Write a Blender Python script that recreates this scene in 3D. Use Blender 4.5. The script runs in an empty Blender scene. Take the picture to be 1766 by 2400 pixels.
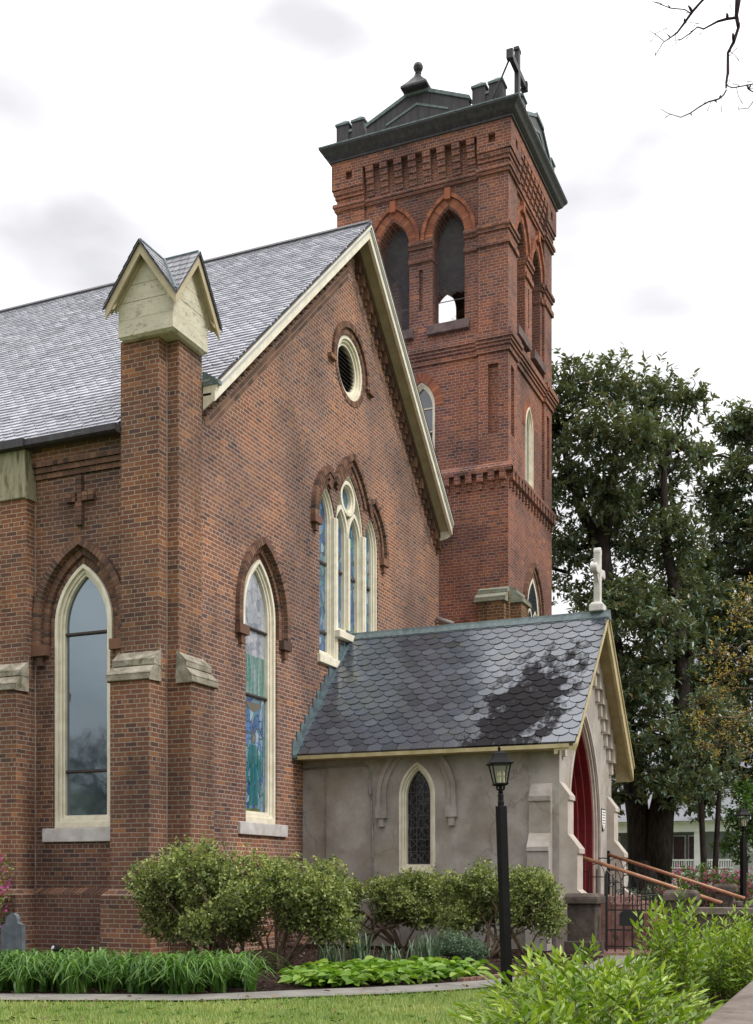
import bpy, bmesh, math, random
import numpy as np
from mathutils import Vector, Matrix
from mathutils.geometry import tessellate_polygon

random.seed(7)
rng = np.random.default_rng(7)
SC = bpy.context.scene
COL = SC.collection
R = math.radians

# ------------------------------------------------------------------ camera, sky, sun, exposure
YAW = R(23.2)
CAM = (9.610, -14.545, 1.2)
cam_data = bpy.data.cameras.new("camera")
cam_data.sensor_fit = 'HORIZONTAL'
cam_data.sensor_width = 36.0
cam_data.lens = 36.0 * 2720.0 / 1766.0
cam_data.shift_y = (2060.0 - 1200.0) / 1766.0
cam_data.clip_start = 0.05
cam_data.clip_end = 3000.0
cam = bpy.data.objects.new("camera", cam_data)
cam.location = CAM
cam.rotation_euler = (math.pi / 2, 0, YAW)
COL.objects.link(cam)
SC.camera = cam

SUN_EL, SUN_AZ = R(46), R(84)          # azimuth measured clockwise from -Y towards +X
sdir = Vector((math.cos(SUN_EL) * math.sin(SUN_AZ), -math.cos(SUN_EL) * math.cos(SUN_AZ), math.sin(SUN_EL)))
sun_data = bpy.data.lights.new("sun", 'SUN')
sun_data.energy = 2.0
sun_data.angle = R(12)
sun_data.color = (1.0, 0.965, 0.91)
sun = bpy.data.objects.new("sun", sun_data)
sun.rotation_euler = sdir.to_track_quat('Z', 'Y').to_euler()
sun.location = sdir * 60
COL.objects.link(sun)

world = bpy.data.worlds.new("World")
SC.world = world
world.use_nodes = True
wt = world.node_tree
for n in list(wt.nodes):
    wt.nodes.remove(n)


def wn(t, **k):
    n = wt.nodes.new(t)
    for a, b in k.items():
        setattr(n, a, b)
    return n


w_out = wn('ShaderNodeOutputWorld')
w_bg = wn('ShaderNodeBackground')
w_bg.inputs['Strength'].default_value = 0.1
w_sky = wn('ShaderNodeTexSky', sky_type='NISHITA', sun_disc=False)
w_sky.sun_elevation = SUN_EL
w_sky.sun_rotation = math.atan2(sdir.x, sdir.y)
w_tc = wn('ShaderNodeTexCoord')
w_sep = wn('ShaderNodeSeparateXYZ')
wt.links.new(w_tc.outputs['Generated'], w_sep.inputs[0])
# overcast brightness rising towards the zenith
w_abs = wn('ShaderNodeMath', operation='MAXIMUM')
w_abs.inputs[1].default_value = 0.0
wt.links.new(w_sep.outputs['Z'], w_abs.inputs[0])
w_pow = wn('ShaderNodeMath', operation='POWER')
w_pow.inputs[1].default_value = 1.7
wt.links.new(w_abs.outputs[0], w_pow.inputs[0])
w_el = wn('ShaderNodeMath', operation='MULTIPLY_ADD')
w_el.inputs[1].default_value = 21.0
w_el.inputs[2].default_value = 9.9
wt.links.new(w_pow.outputs[0], w_el.inputs[0])
# soft grey clouds
w_map = wn('ShaderNodeMapping')
w_map.inputs['Scale'].default_value = (1.0, 1.0, 2.4)
w_map.inputs['Location'].default_value = (2.2, 6.6, 3.3)
wt.links.new(w_tc.outputs['Generated'], w_map.inputs['Vector'])
w_nz = wn('ShaderNodeTexNoise')
w_nz.inputs['Scale'].default_value = 4.2
w_nz.inputs['Detail'].default_value = 5.0
w_nz.inputs['Roughness'].default_value = 0.42
wt.links.new(w_map.outputs[0], w_nz.inputs['Vector'])
w_rmp = wn('ShaderNodeValToRGB')
w_rmp.color_ramp.elements[0].position = 0.32
w_rmp.color_ramp.elements[0].color = (0.45, 0.445, 0.455, 1)
w_rmp.color_ramp.elements[1].position = 0.62
w_rmp.color_ramp.elements[1].color = (1, 0.99, 1.0, 1)
wt.links.new(w_nz.outputs['Fac'], w_rmp.inputs['Fac'])
w_mul = wn('ShaderNodeVectorMath', operation='SCALE')
wt.links.new(w_rmp.outputs['Color'], w_mul.inputs[0])
wt.links.new(w_el.outputs[0], w_mul.inputs['Scale'])
w_mix = wn('ShaderNodeMix', data_type='RGBA')
w_mix.inputs['Factor'].default_value = 0.88
wt.links.new(w_sky.outputs['Color'], w_mix.inputs['A'])
wt.links.new(w_mul.outputs['Vector'], w_mix.inputs['B'])
wt.links.new(w_mix.outputs['Result'], w_bg.inputs['Color'])
wt.links.new(w_bg.outputs[0], w_out.inputs['Surface'])

SC.view_settings.view_transform = 'Standard'
SC.view_settings.look = 'None'
SC.view_settings.exposure = 0.2
SC.view_settings.gamma = 1.0
SC.view_settings.use_curve_mapping = False
SC.render.engine = 'CYCLES'
SC.cycles.max_bounces = 6


# ------------------------------------------------------------------ helpers: meshes
class MB:
    """collects polygons; build() links them as one mesh object"""

    def __init__(self):
        self.v = []
        self.f = []
        self.r = []

    def add(self, verts, faces, rnd=0.5):
        o = len(self.v)
        self.v.extend(tuple(p) for p in verts)
        for fc in faces:
            self.f.append(tuple(o + i for i in fc))
            self.r.append(rnd)

    def box(self, x0, x1, y0, y1, z0, z1, rnd=0.5):
        v = [(x0, y0, z0), (x1, y0, z0), (x1, y1, z0), (x0, y1, z0), (x0, y0, z1), (x1, y0, z1), (x1, y1, z1), (x0, y1, z1)]
        self.add(v, [(3, 2, 1, 0), (4, 5, 6, 7), (0, 1, 5, 4), (1, 2, 6, 5), (2, 3, 7, 6), (3, 0, 4, 7)], rnd)

    def obox(self, c, ax, ay, az, rnd=0.5):
        """box with centre c and half-axis vectors"""
        c, ax, ay, az = Vector(c), Vector(ax), Vector(ay), Vector(az)
        v = [c - ax - ay - az, c + ax - ay - az, c + ax + ay - az, c - ax + ay - az, c - ax - ay + az, c + ax - ay + az, c + ax + ay + az, c - ax + ay + az]
        self.add(v, [(3, 2, 1, 0), (4, 5, 6, 7), (0, 1, 5, 4), (1, 2, 6, 5), (2, 3, 7, 6), (3, 0, 4, 7)], rnd)

    def frustum(self, r0, z0, r1, z1, rnd=0.5):
        a, b = r0, r1
        v = [(a[0], a[2], z0), (a[1], a[2], z0), (a[1], a[3], z0), (a[0], a[3], z0), (b[0], b[2], z1), (b[1], b[2], z1), (b[1], b[3], z1), (b[0], b[3], z1)]
        self.add(v, [(3, 2, 1, 0), (4, 5, 6, 7), (0, 1, 5, 4), (1, 2, 6, 5), (2, 3, 7, 6), (3, 0, 4, 7)], rnd)

    def prism(self, poly, off, rnd=0.5):
        """polygon (3-D points, any simple outline) swept along off"""
        n = len(poly)
        off = Vector(off)
        a = [Vector(p) for p in poly]
        b = [p + off for p in a]
        tri = tessellate_polygon([a])
        faces = [tuple(t) for t in tri] + [tuple(n + i for i in reversed(t)) for t in tri]
        faces += [(i, (i + 1) % n, n + (i + 1) % n, n + i) for i in range(n)]
        self.add(a + b, faces, rnd)

    def tube(self, pts, rad, n=6, rnd=0.5, caps=True):
        pts = [Vector(p) for p in pts]
        if not hasattr(rad, '__len__'):
            rad = [rad] * len(pts)
        rings = []
        prev = None
        for i, p in enumerate(pts):
            if i == 0:
                t = pts[1] - pts[0]
            elif i == len(pts) - 1:
                t = pts[-1] - pts[-2]
            else:
                t = (pts[i + 1] - pts[i - 1])
            t.normalize()
            if prev is None:
                u = t.orthogonal().normalized()
            else:
                u = prev - t * prev.dot(t)
                if u.length < 1e-6:
                    u = t.orthogonal()
                u.normalize()
            prev = u
            w = t.cross(u)
            rings.append([p + (u * math.cos(2 * math.pi * k / n) + w * math.sin(2 * math.pi * k / n)) * rad[i] for k in range(n)])
        v = [q for rg in rings for q in rg]
        f = []
        for i in range(len(pts) - 1):
            for k in range(n):
                k2 = (k + 1) % n
                f.append((i * n + k, i * n + k2, (i + 1) * n + k2, (i + 1) * n + k))
        if caps:
            f.append(tuple(reversed(range(n))))
            f.append(tuple((len(pts) - 1) * n + k for k in range(n)))
        self.add(v, f, rnd)

    def lathe(self, prof, c, n=12, rnd=0.5, rot=0.0):
        v = []
        for r_, z in prof:
            for k in range(n):
                a = 2 * math.pi * k / n + rot
                v.append((c[0] + r_ * math.cos(a), c[1] + r_ * math.sin(a), c[2] + z))
        f = []
        for i in range(len(prof) - 1):
            for k in range(n):
                k2 = (k + 1) % n
                f.append((i * n + k, i * n + k2, (i + 1) * n + k2, (i + 1) * n + k))
        f.append(tuple(reversed(range(n))))
        f.append(tuple((len(prof) - 1) * n + k for k in range(n)))
        self.add(v, f, rnd)

    def build(self, name, mat, parent=None, smooth=False, bevel=0.0):
        me = bpy.data.meshes.new(name)
        me.from_pydata(self.v, [], self.f)
        at = me.attributes.new('rnd', 'FLOAT', 'FACE')
        at.data.foreach_set('value', np.array(self.r, dtype=np.float32))
        return link(name, me, mat, parent, smooth, bevel)


def link(name, me, mat, parent=None, smooth=False, bevel=0.0):
    me.materials.append(mat)
    if smooth:
        me.polygons.foreach_set('use_smooth', np.ones(len(me.polygons), dtype=bool))
    o = bpy.data.objects.new(name, me)
    COL.objects.link(o)
    if parent is not None:
        o.parent = parent
        root = parent if parent.parent is None else parent.parent
        if parent.parent is None:
            o.matrix_parent_inverse = Matrix.Translation(-Vector(parent.location)) if parent.type == 'EMPTY' else Matrix.Identity(4)
    if bevel:
        m = o.modifiers.new('bevel', 'BEVEL')
        m.width = bevel
        m.segments = 2
        m.limit_method = 'ANGLE'
    return o


def np_mesh(name, verts, quads, rnd, mat, parent=None, smooth=False):
    """fast mesh from numpy arrays: verts (N,3), quads (M,4), rnd (M,)"""
    me = bpy.data.meshes.new(name)
    nv, nf = len(verts), len(quads)
    me.vertices.add(nv)
    me.vertices.foreach_set('co', np.asarray(verts, dtype=np.float32).ravel())
    me.loops.add(nf * 4)
    me.loops.foreach_set('vertex_index', np.asarray(quads, dtype=np.int32).ravel())
    me.polygons.add(nf)
    me.polygons.foreach_set('loop_start', np.arange(0, nf * 4, 4, dtype=np.int32))
    me.update(calc_edges=True)
    at = me.attributes.new('rnd', 'FLOAT', 'FACE')
    at.data.foreach_set('value', np.asarray(rnd, dtype=np.float32))
    return link(name, me, mat, parent, smooth)


def tag(o, label=None, cat=None, group=None, kind=None):
    if label:
        o['label'] = label
    if cat:
        o['category'] = cat
    if group:
        o['group'] = group
    if kind:
        o['kind'] = kind
    return o


def thing(name, loc, label, cat, group=None):
    o = bpy.data.objects.new(name, None)
    o.empty_display_size = 0.2
    COL.objects.link(o)
    o.location = loc
    return tag(o, label, cat, group)


def copy_tree(o, parent=None):
    c = o.copy()
    COL.objects.link(c)
    if parent is not None:
        c.parent = parent
        c.matrix_parent_inverse = o.matrix_parent_inverse.copy()
    for ch in list(o.children):
        copy_tree(ch, c)
    return c


# ------------------------------------------------------------------ helpers: materials
def new_mat(name):
    m = bpy.data.materials.new(name)
    m.use_nodes = True
    t = m.node_tree
    return m, t, t.nodes['Principled BSDF']


def N(t, kind, **k):
    n = t.nodes.new(kind)
    for a, b in k.items():
        setattr(n, a, b)
    return n


def ramp(t, fac, stops, interp='LINEAR'):
    n = N(t, 'ShaderNodeValToRGB')
    n.color_ramp.interpolation = interp
    e = n.color_ramp.elements
    while len(e) < len(stops):
        e.new(0.5)
    for el, (p, c) in zip(e, stops):
        el.position = p
        el.color = (c[0], c[1], c[2], 1)
    t.links.new(fac, n.inputs['Fac'])
    return n.outputs['Color']


def noise(t, vec, scale, detail=4, rough=0.55, dist=0.0):
    n = N(t, 'ShaderNodeTexNoise')
    n.inputs['Scale'].default_value = scale
    n.inputs['Detail'].default_value = detail
    n.inputs['Roughness'].default_value = rough
    n.inputs['Distortion'].default_value = dist
    if vec is not None:
        t.links.new(vec, n.inputs['Vector'])
    return n.outputs['Fac']


def mixc(t, fac, a, b, blend='MIX'):
    n = N(t, 'ShaderNodeMix', data_type='RGBA', blend_type=blend)
    for sock, v in (('Factor', fac), ('A', a), ('B', b)):
        if isinstance(v, (int, float)):
            n.inputs[sock].default_value = v
        elif isinstance(v, tuple):
            n.inputs[sock].default_value = (v[0], v[1], v[2], 1)
        else:
            t.links.new(v, n.inputs[sock])
    return n.outputs['Result']


def math_n(t, op, a, b=0.0, clamp=False):
    n = N(t, 'ShaderNodeMath', operation=op, use_clamp=clamp)
    for i, v in enumerate((a, b)):
        if isinstance(v, (int, float)):
            n.inputs[i].default_value = v
        else:
            t.links.new(v, n.inputs[i])
    return n.outputs[0]


def pos(t):
    return N(t, 'ShaderNodeNewGeometry').outputs['Position']


def scaled(t, vec, s):
    n = N(t, 'ShaderNodeMapping')
    n.inputs['Scale'].default_value = s
    t.links.new(vec, n.inputs['Vector'])
    return n.outputs[0]


def bump(t, bs, height, strength, dist):
    n = N(t, 'ShaderNodeBump')
    n.inputs['Strength'].default_value = strength
    n.inputs['Distance'].default_value = dist
    t.links.new(height, n.inputs['Height'])
    t.links.new(n.outputs[0], bs.inputs['Normal'])


def wall_uv(t):
    """(horizontal along the wall, height) from world position and face direction"""
    g = N(t, 'ShaderNodeNewGeometry')
    sp = N(t, 'ShaderNodeSeparateXYZ')
    t.links.new(g.outputs['Position'], sp.inputs[0])
    sn = N(t, 'ShaderNodeSeparateXYZ')
    t.links.new(g.outputs['True Normal'], sn.inputs[0])
    ax = math_n(t, 'ABSOLUTE', sn.outputs[0])
    ay = math_n(t, 'ABSOLUTE', sn.outputs[1])
    az = math_n(t, 'ABSOLUTE', sn.outputs[2])
    gx = math_n(t, 'GREATER_THAN', ax, ay)
    up = math_n(t, 'GREATER_THAN', az, 0.9)
    # u = y where the face looks along x, else x
    u = math_n(t, 'ADD', math_n(t, 'MULTIPLY', sp.outputs[1], gx), math_n(t, 'MULTIPLY', sp.outputs[0], math_n(t, 'SUBTRACT', 1.0, gx)))
    v = math_n(t, 'ADD', math_n(t, 'MULTIPLY', sp.outputs[2], math_n(t, 'SUBTRACT', 1.0, up)), math_n(t, 'MULTIPLY', sp.outputs[1], up))
    c = N(t, 'ShaderNodeCombineXYZ')
    t.links.new(u, c.inputs[0])
    t.links.new(v, c.inputs[1])
    return c.outputs[0], g.outputs['Position'], sp.outputs[2]


BRICK_STOPS = [(0.0, (0.078, 0.046, 0.047)), (0.12, (0.112, 0.057, 0.049)), (0.32, (0.145, 0.067, 0.050)), (0.56, (0.172, 0.079, 0.053)),
               (0.76, (0.148, 0.072, 0.057)), (0.94, (0.190, 0.090, 0.055)), (1.0, (0.27, 0.125, 0.066))]
HOOD_STOPS = [(0.0, (0.070, 0.045, 0.036)), (0.3, (0.120, 0.066, 0.048)), (0.7, (0.165, 0.085, 0.058)), (1.0, (0.215, 0.120, 0.078))]


def brick_mat(name, mortar=(0.40, 0.335, 0.29), gain=(1, 1, 1), wash=0.0, stain=0.5, course=0.0695, msize=0.0072):
    m, t, bs = new_mat(name)
    uv, p, z = wall_uv(t)
    wob = N(t, 'ShaderNodeTexNoise')
    wob.inputs['Scale'].default_value = 7.0
    wob.inputs['Detail'].default_value = 2.0
    t.links.new(p, wob.inputs['Vector'])
    off = N(t, 'ShaderNodeVectorMath', operation='MULTIPLY_ADD')
    off.inputs[1].default_value = (0.016, 0.014, 0)
    t.links.new(wob.outputs['Color'], off.inputs[0])
    t.links.new(uv, off.inputs[2])
    b = N(t, 'ShaderNodeTexBrick', offset=0.5, offset_frequency=2, squash=0.5, squash_frequency=6)
    b.inputs['Color1'].default_value = (0, 0, 0, 1)
    b.inputs['Color2'].default_value = (1, 1, 1, 1)
    b.inputs['Mortar'].default_value = (0.5, 0.5, 0.5, 1)
    b.inputs['Scale'].default_value = 1.0
    b.inputs['Mortar Size'].default_value = msize
    b.inputs['Mortar Smooth'].default_value = 0.25
    b.inputs['Bias'].default_value = 0.0
    b.inputs['Brick Width'].default_value = 0.208
    b.inputs['Row Height'].default_value = course
    t.links.new(off.outputs[0], b.inputs['Vector'])
    tone = math_n(t, 'ADD', b.outputs['Color'], math_n(t, 'MULTIPLY', math_n(t, 'SUBTRACT', noise(t, p, 0.9, 3), 0.5), 0.40), clamp=True)
    col = ramp(t, tone, BRICK_STOPS)
    col = mixc(t, 1.0, col, gain, 'MULTIPLY')
    # grain inside each brick
    gr = noise(t, p, 55, 3, 0.7)
    col = mixc(t, math_n(t, 'MULTIPLY', math_n(t, 'SUBTRACT', gr, 0.35, clamp=True), 0.8), col, mixc(t, 1.0, col, (1.55, 1.5, 1.45), 'MULTIPLY'))
    mor = mixc(t, noise(t, p, 3.0, 5, 0.6), tuple(c * 0.7 for c in mortar), mortar)
    col = mixc(t, b.outputs['Fac'], col, mor)
    # weathering: damp runs, soot patches, rebuilt patches in other bricks, pale bloom
    run = ramp(t, noise(t, scaled(t, p, (5.0, 5.0, 0.22)), 1.4, 5, 0.7), [(0.56, (0, 0, 0)), (0.74, (1, 1, 1))])
    col = mixc(t, math_n(t, 'MULTIPLY', run, stain), col, mixc(t, 1.0, col, (0.46, 0.42, 0.40), 'MULTIPLY'))
    pat = ramp(t, noise(t, p, 0.55, 3, 0.5), [(0.36, (0.64, 0.66, 0.70)), (0.5, (0.98, 0.97, 0.96)), (0.64, (1.30, 1.16, 1.02))])
    col = mixc(t, 1.0, col, pat, 'MULTIPLY')
    if wash:
        w1 = ramp(t, noise(t, p, 1.3, 6, 0.62), [(0.42, (0, 0, 0)), (0.72, (1, 1, 1))])
        col = mixc(t, math_n(t, 'MULTIPLY', w1, wash), col, (0.36, 0.25, 0.215))
    st = ramp(t, noise(t, scaled(t, p, (1.6, 1.6, 0.45)), 1.5, 6, 0.65), [(0.50, (0, 0, 0)), (0.78, (1, 1, 1))])
    col = mixc(t, math_n(t, 'MULTIPLY', st, stain), col, mixc(t, 1.0, col, (0.42, 0.38, 0.36), 'MULTIPLY'))
    mo = ramp(t, noise(t, scaled(t, p, (1.2, 1.2, 0.5)), 2.3, 5, 0.6), [(0.60, (0, 0, 0)), (0.80, (1, 1, 1))])
    col = mixc(t, math_n(t, 'MULTIPLY', mo, 0.42), col, (0.105, 0.085, 0.035))
    t.links.new(col, bs.inputs['Base Color'])
    bs.inputs['Roughness'].default_value = 0.9
    bs.inputs['Specular IOR Level'].default_value = 0.25
    h = math_n(t, 'SUBTRACT', math_n(t, 'MULTIPLY', noise(t, p, 70, 3), 0.35), b.outputs['Fac'])
    bump(t, bs, h, 0.7, 0.008)
    return m


def rnd_attr(t):
    return N(t, 'ShaderNodeAttribute', attribute_type='GEOMETRY', attribute_name='rnd').outputs['Fac']


def unit_mat(name, stops, rough=0.88, grain=45, gain=0.5, soot=0.3):
    """one colour per block from its face attribute, plus grain and soot"""
    m, t, bs = new_mat(name)
    p = pos(t)
    col = ramp(t, rnd_attr(t), stops)
    gr = noise(t, p, grain, 4, 0.65)
    col = mixc(t, math_n(t, 'MULTIPLY', gr, gain), col, mixc(t, 1.0, col, (1.5, 1.45, 1.4), 'MULTIPLY'))
    so = ramp(t, noise(t, p, 1.8, 5, 0.65), [(0.48, (0, 0, 0)), (0.75, (1, 1, 1))])
    col = mixc(t, math_n(t, 'MULTIPLY', so, soot), col, mixc(t, 1.0, col, (0.4, 0.38, 0.33), 'MULTIPLY'))
    t.links.new(col, bs.inputs['Base Color'])
    bs.inputs['Roughness'].default_value = rough
    bs.inputs['Specular IOR Level'].default_value = 0.25
    bump(t, bs, gr, 0.35, 0.006)
    return m


def plain_mat(name, c0, c1, scale=6, rough=0.7, spec=0.4, metal=0.0, bmp=0.25, bdist=0.004, stretch=(1, 1, 1), lo=0.35, hi=0.68, extra=None, crack=0.0):
    """two-tone noise surface; extra = (colour, scale, threshold, amount) second blotch layer"""
    m, t, bs = new_mat(name)
    p = scaled(t, pos(t), stretch)
    n1 = noise(t, p, scale, 6, 0.62)
    col = ramp(t, n1, [(lo, c0), (hi, c1)])
    fine = noise(t, p, scale * 9, 4, 0.6)
    col = mixc(t, math_n(t, 'MULTIPLY', fine, 0.35), col, mixc(t, 1.0, col, (1.35, 1.35, 1.35), 'MULTIPLY'))
    if extra:
        for (ec, es, eth, ea) in (extra if isinstance(extra, list) else [extra]):
            e = ramp(t, noise(t, p, es, 6, 0.68, 0.4), [(eth, (0, 0, 0)), (eth + 0.14, (1, 1, 1))])
            col = mixc(t, math_n(t, 'MULTIPLY', e, ea), col, ec)
    if crack:
        dn = N(t, 'ShaderNodeTexNoise')
        dn.inputs['Scale'].default_value = 3.5
        dn.inputs['Detail'].default_value = 5.0
        t.links.new(p, dn.inputs['Vector'])
        dv = N(t, 'ShaderNodeVectorMath', operation='MULTIPLY_ADD')
        dv.inputs[1].default_value = (0.5, 0.5, 0.5)
        t.links.new(dn.outputs['Color'], dv.inputs[0])
        t.links.new(p, dv.inputs[2])
        ck = N(t, 'ShaderNodeTexVoronoi', feature='DISTANCE_TO_EDGE')
        ck.inputs['Scale'].default_value = 0.75
        t.links.new(dv.outputs[0], ck.inputs['Vector'])
        cl_ = ramp(t, ck.outputs['Distance'], [(0.004, (1, 1, 1)), (0.012, (0, 0, 0))])
        cm_ = ramp(t, noise(t, p, 0.8, 2), [(0.48, (0, 0, 0)), (0.58, (1, 1, 1))])
        col = mixc(t, math_n(t, 'MULTIPLY', math_n(t, 'MULTIPLY', cl_, cm_), crack), col, (0.07, 0.055, 0.045))
    t.links.new(col, bs.inputs['Base Color'])
    bs.inputs['Roughness'].default_value = rough
    bs.inputs['Specular IOR Level'].default_value = spec
    bs.inputs['Metallic'].default_value = metal
    if bmp:
        bump(t, bs, fine, bmp, bdist)
    return m


def leaf_mat(name, stops, rough=0.45, trans=0.28, back=None, spec=0.5):
    m, t, bs = new_mat(name)
    col = ramp(t, rnd_attr(t), stops)
    if back:
        g = N(t, 'ShaderNodeNewGeometry')
        col = mixc(t, math_n(t, 'MULTIPLY', g.outputs['Backfacing'], 0.75), col, back)
    t.links.new(col, bs.inputs['Base Color'])
    bs.inputs['Roughness'].default_value = rough
    bs.inputs['Specular IOR Level'].default_value = spec
    tr = N(t, 'ShaderNodeBsdfTranslucent')
    t.links.new(mixc(t, 1.0, col, (1.3, 1.4, 0.6), 'MULTIPLY'), tr.inputs['Color'])
    mx = N(t, 'ShaderNodeMixShader')
    mx.inputs['Fac'].default_value = trans
    t.links.new(bs.outputs[0], mx.inputs[1])
    t.links.new(tr.outputs[0], mx.inputs[2])
    t.links.new(mx.outputs[0], t.nodes['Material Output'].inputs['Surface'])
    return m


def glass_mat(name, kind, kind2=False):
    """window panes seen from outside in daylight"""
    m, t, bs = new_mat(name)
    uv, p, z = wall_uv(t)
    bs.inputs['Roughness'].default_value = 0.06
    bs.inputs['Specular IOR Level'].default_value = 0.9
    bs.inputs['IOR'].default_value = 1.6
    bs.inputs['Coat Weight'].default_value = 0.5
    bs.inputs['Coat Roughness'].default_value = 0.02
    if kind == 'stained':
        vo = N(t, 'ShaderNodeTexVoronoi', feature='F1')
        vo.inputs['Scale'].default_value = 6.5
        ed = N(t, 'ShaderNodeTexVoronoi', feature='DISTANCE_TO_EDGE')
        ed.inputs['Scale'].default_value = 6.5
        wv = N(t, 'ShaderNodeVectorMath', operation='MULTIPLY_ADD')
        wv.inputs[1].default_value = (0.12, 0.12, 0)
        nz = N(t, 'ShaderNodeTexNoise')
        nz.inputs['Scale'].default_value = 3.0
        t.links.new(p, nz.inputs['Vector'])
        t.links.new(nz.outputs['Color'], wv.inputs[0])
        t.links.new(scaled(t, uv, (1.5, 0.9, 1)), wv.inputs[2])
        t.links.new(wv.outputs[0], vo.inputs['Vector'])
        t.links.new(wv.outputs[0], ed.inputs['Vector'])
        sc = N(t, 'ShaderNodeSeparateColor')
        t.links.new(vo.outputs['Color'], sc.inputs[0])
        col = ramp(t, sc.outputs[0], [(0.0, (0.012, 0.04, 0.13)), (0.22, (0.03, 0.10, 0.26)), (0.4, (0.03, 0.16, 0.17)), (0.55, (0.18, 0.24, 0.36)),
                                      (0.7, (0.02, 0.08, 0.10)), (0.85, (0.05, 0.13, 0.33)), (1.0, (0.26, 0.31, 0.40))])
        col = mixc(t, math_n(t, 'MULTIPLY', noise(t, p, 14, 4), 0.6), col, mixc(t, 1.0, col, (2.0, 1.9, 1.7), 'MULTIPLY'))
        col = mixc(t, 1.0, col, (0.85, 0.95, 0.95), 'MULTIPLY')
        if kind2:
            # pale sky reflection painted into the upper lights, green drapery just below it
            pale = ramp(t, sc.outputs[1], [(0.0, (0.20, 0.22, 0.27)), (0.5, (0.32, 0.34, 0.38)), (1.0, (0.42, 0.42, 0.46))])
            up1 = math_n(t, 'GREATER_THAN', z, 5.02)
            green = ramp(t, noise(t, scaled(t, p, (1, 9, 0.8)), 2.2, 4), [(0.35, (0.02, 0.13, 0.085)), (0.5, (0.10, 0.22, 0.19)), (0.65, (0.30, 0.34, 0.35))])
            up0 = math_n(t, 'GREATER_THAN', z, 4.34)
            col = mixc(t, up0, col, green)
            col = mixc(t, up1, col, pale)
            lead_amt = math_n(t, 'SUBTRACT', 1.0, math_n(t, 'MULTIPLY', up0, 0.72))
        lead = ramp(t, ed.outputs['Distance'], [(0.02, (1, 1, 1)), (0.045, (0, 0, 0))])
        if kind2:
            lead = math_n(t, 'MULTIPLY', lead, lead_amt)
        col = mixc(t, lead, col, (0.012, 0.014, 0.016))
    elif kind == 'leaded':
        vo = N(t, 'ShaderNodeTexVoronoi', feature='DISTANCE_TO_EDGE')
        vo.inputs['Scale'].default_value = 9.0
        t.links.new(scaled(t, uv, (1.4, 0.8, 1)), vo.inputs['Vector'])
        lead = ramp(t, vo.outputs['Distance'], [(0.025, (1, 1, 1)), (0.06, (0, 0, 0))])
        br = N(t, 'ShaderNodeTexBrick', offset=0.0)
        br.inputs['Brick Width'].default_value = 0.115
        br.inputs['Row Height'].default_value = 0.21
        br.inputs['Mortar Size'].default_value = 0.005
        br.inputs['Scale'].default_value = 1.0
        t.links.new(uv, br.inputs['Vector'])
        lead2 = math_n(t, 'MAXIMUM', lead, br.outputs['Fac'])
        col = mixc(t, lead2, mixc(t, noise(t, p, 5, 2), (0.008, 0.007, 0.010), (0.030, 0.026, 0.026)), (0.085, 0.085, 0.09))
        bs.inputs['Coat Weight'].default_value = 0.0
        bs.inputs['IOR'].default_value = 1.45
        bs.inputs['Specular IOR Level'].default_value = 0.25
    elif kind == 'storm':
        vo = N(t, 'ShaderNodeTexVoronoi', feature='DISTANCE_TO_EDGE')
        vo.inputs['Scale'].default_value = 5.0
        t.links.new(scaled(t, uv, (1.4, 0.8, 1)), vo.inputs['Vector'])
        lead = ramp(t, vo.outputs['Distance'], [(0.012, (1, 1, 1)), (0.04, (0, 0, 0))])
        base = mixc(t, noise(t, p, 1.6, 4), (0.020, 0.030, 0.036), (0.060, 0.085, 0.100))
        col = mixc(t, math_n(t, 'MULTIPLY', lead, 0.5), base, (0.05, 0.06, 0.065))
        br = N(t, 'ShaderNodeTexBrick', offset=0.0)
        br.inputs['Brick Width'].default_value = 8.0
        br.inputs['Row Height'].default_value = 0.47
        br.inputs['Mortar Size'].default_value = 0.004
        br.inputs['Scale'].default_value = 1.0
        t.links.new(uv, br.inputs['Vector'])
        col = mixc(t, br.outputs['Fac'], col, (0.04, 0.05, 0.055))
        bs.inputs['Roughness'].default_value = 0.05
        bs.inputs['IOR'].default_value = 2.1
        bs.inputs['Specular Tint'].default_value = (0.74, 0.90, 1.0, 1)
    else:
        col = mixc(t, noise(t, p, 2.0, 4), (0.018, 0.024, 0.032), (0.05, 0.06, 0.075))
    t.links.new(col, bs.inputs['Base Color'])
    wavy = noise(t, p, 3.5, 2)
    bump(t, bs, wavy, 0.05, 0.02)
    return m


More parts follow.
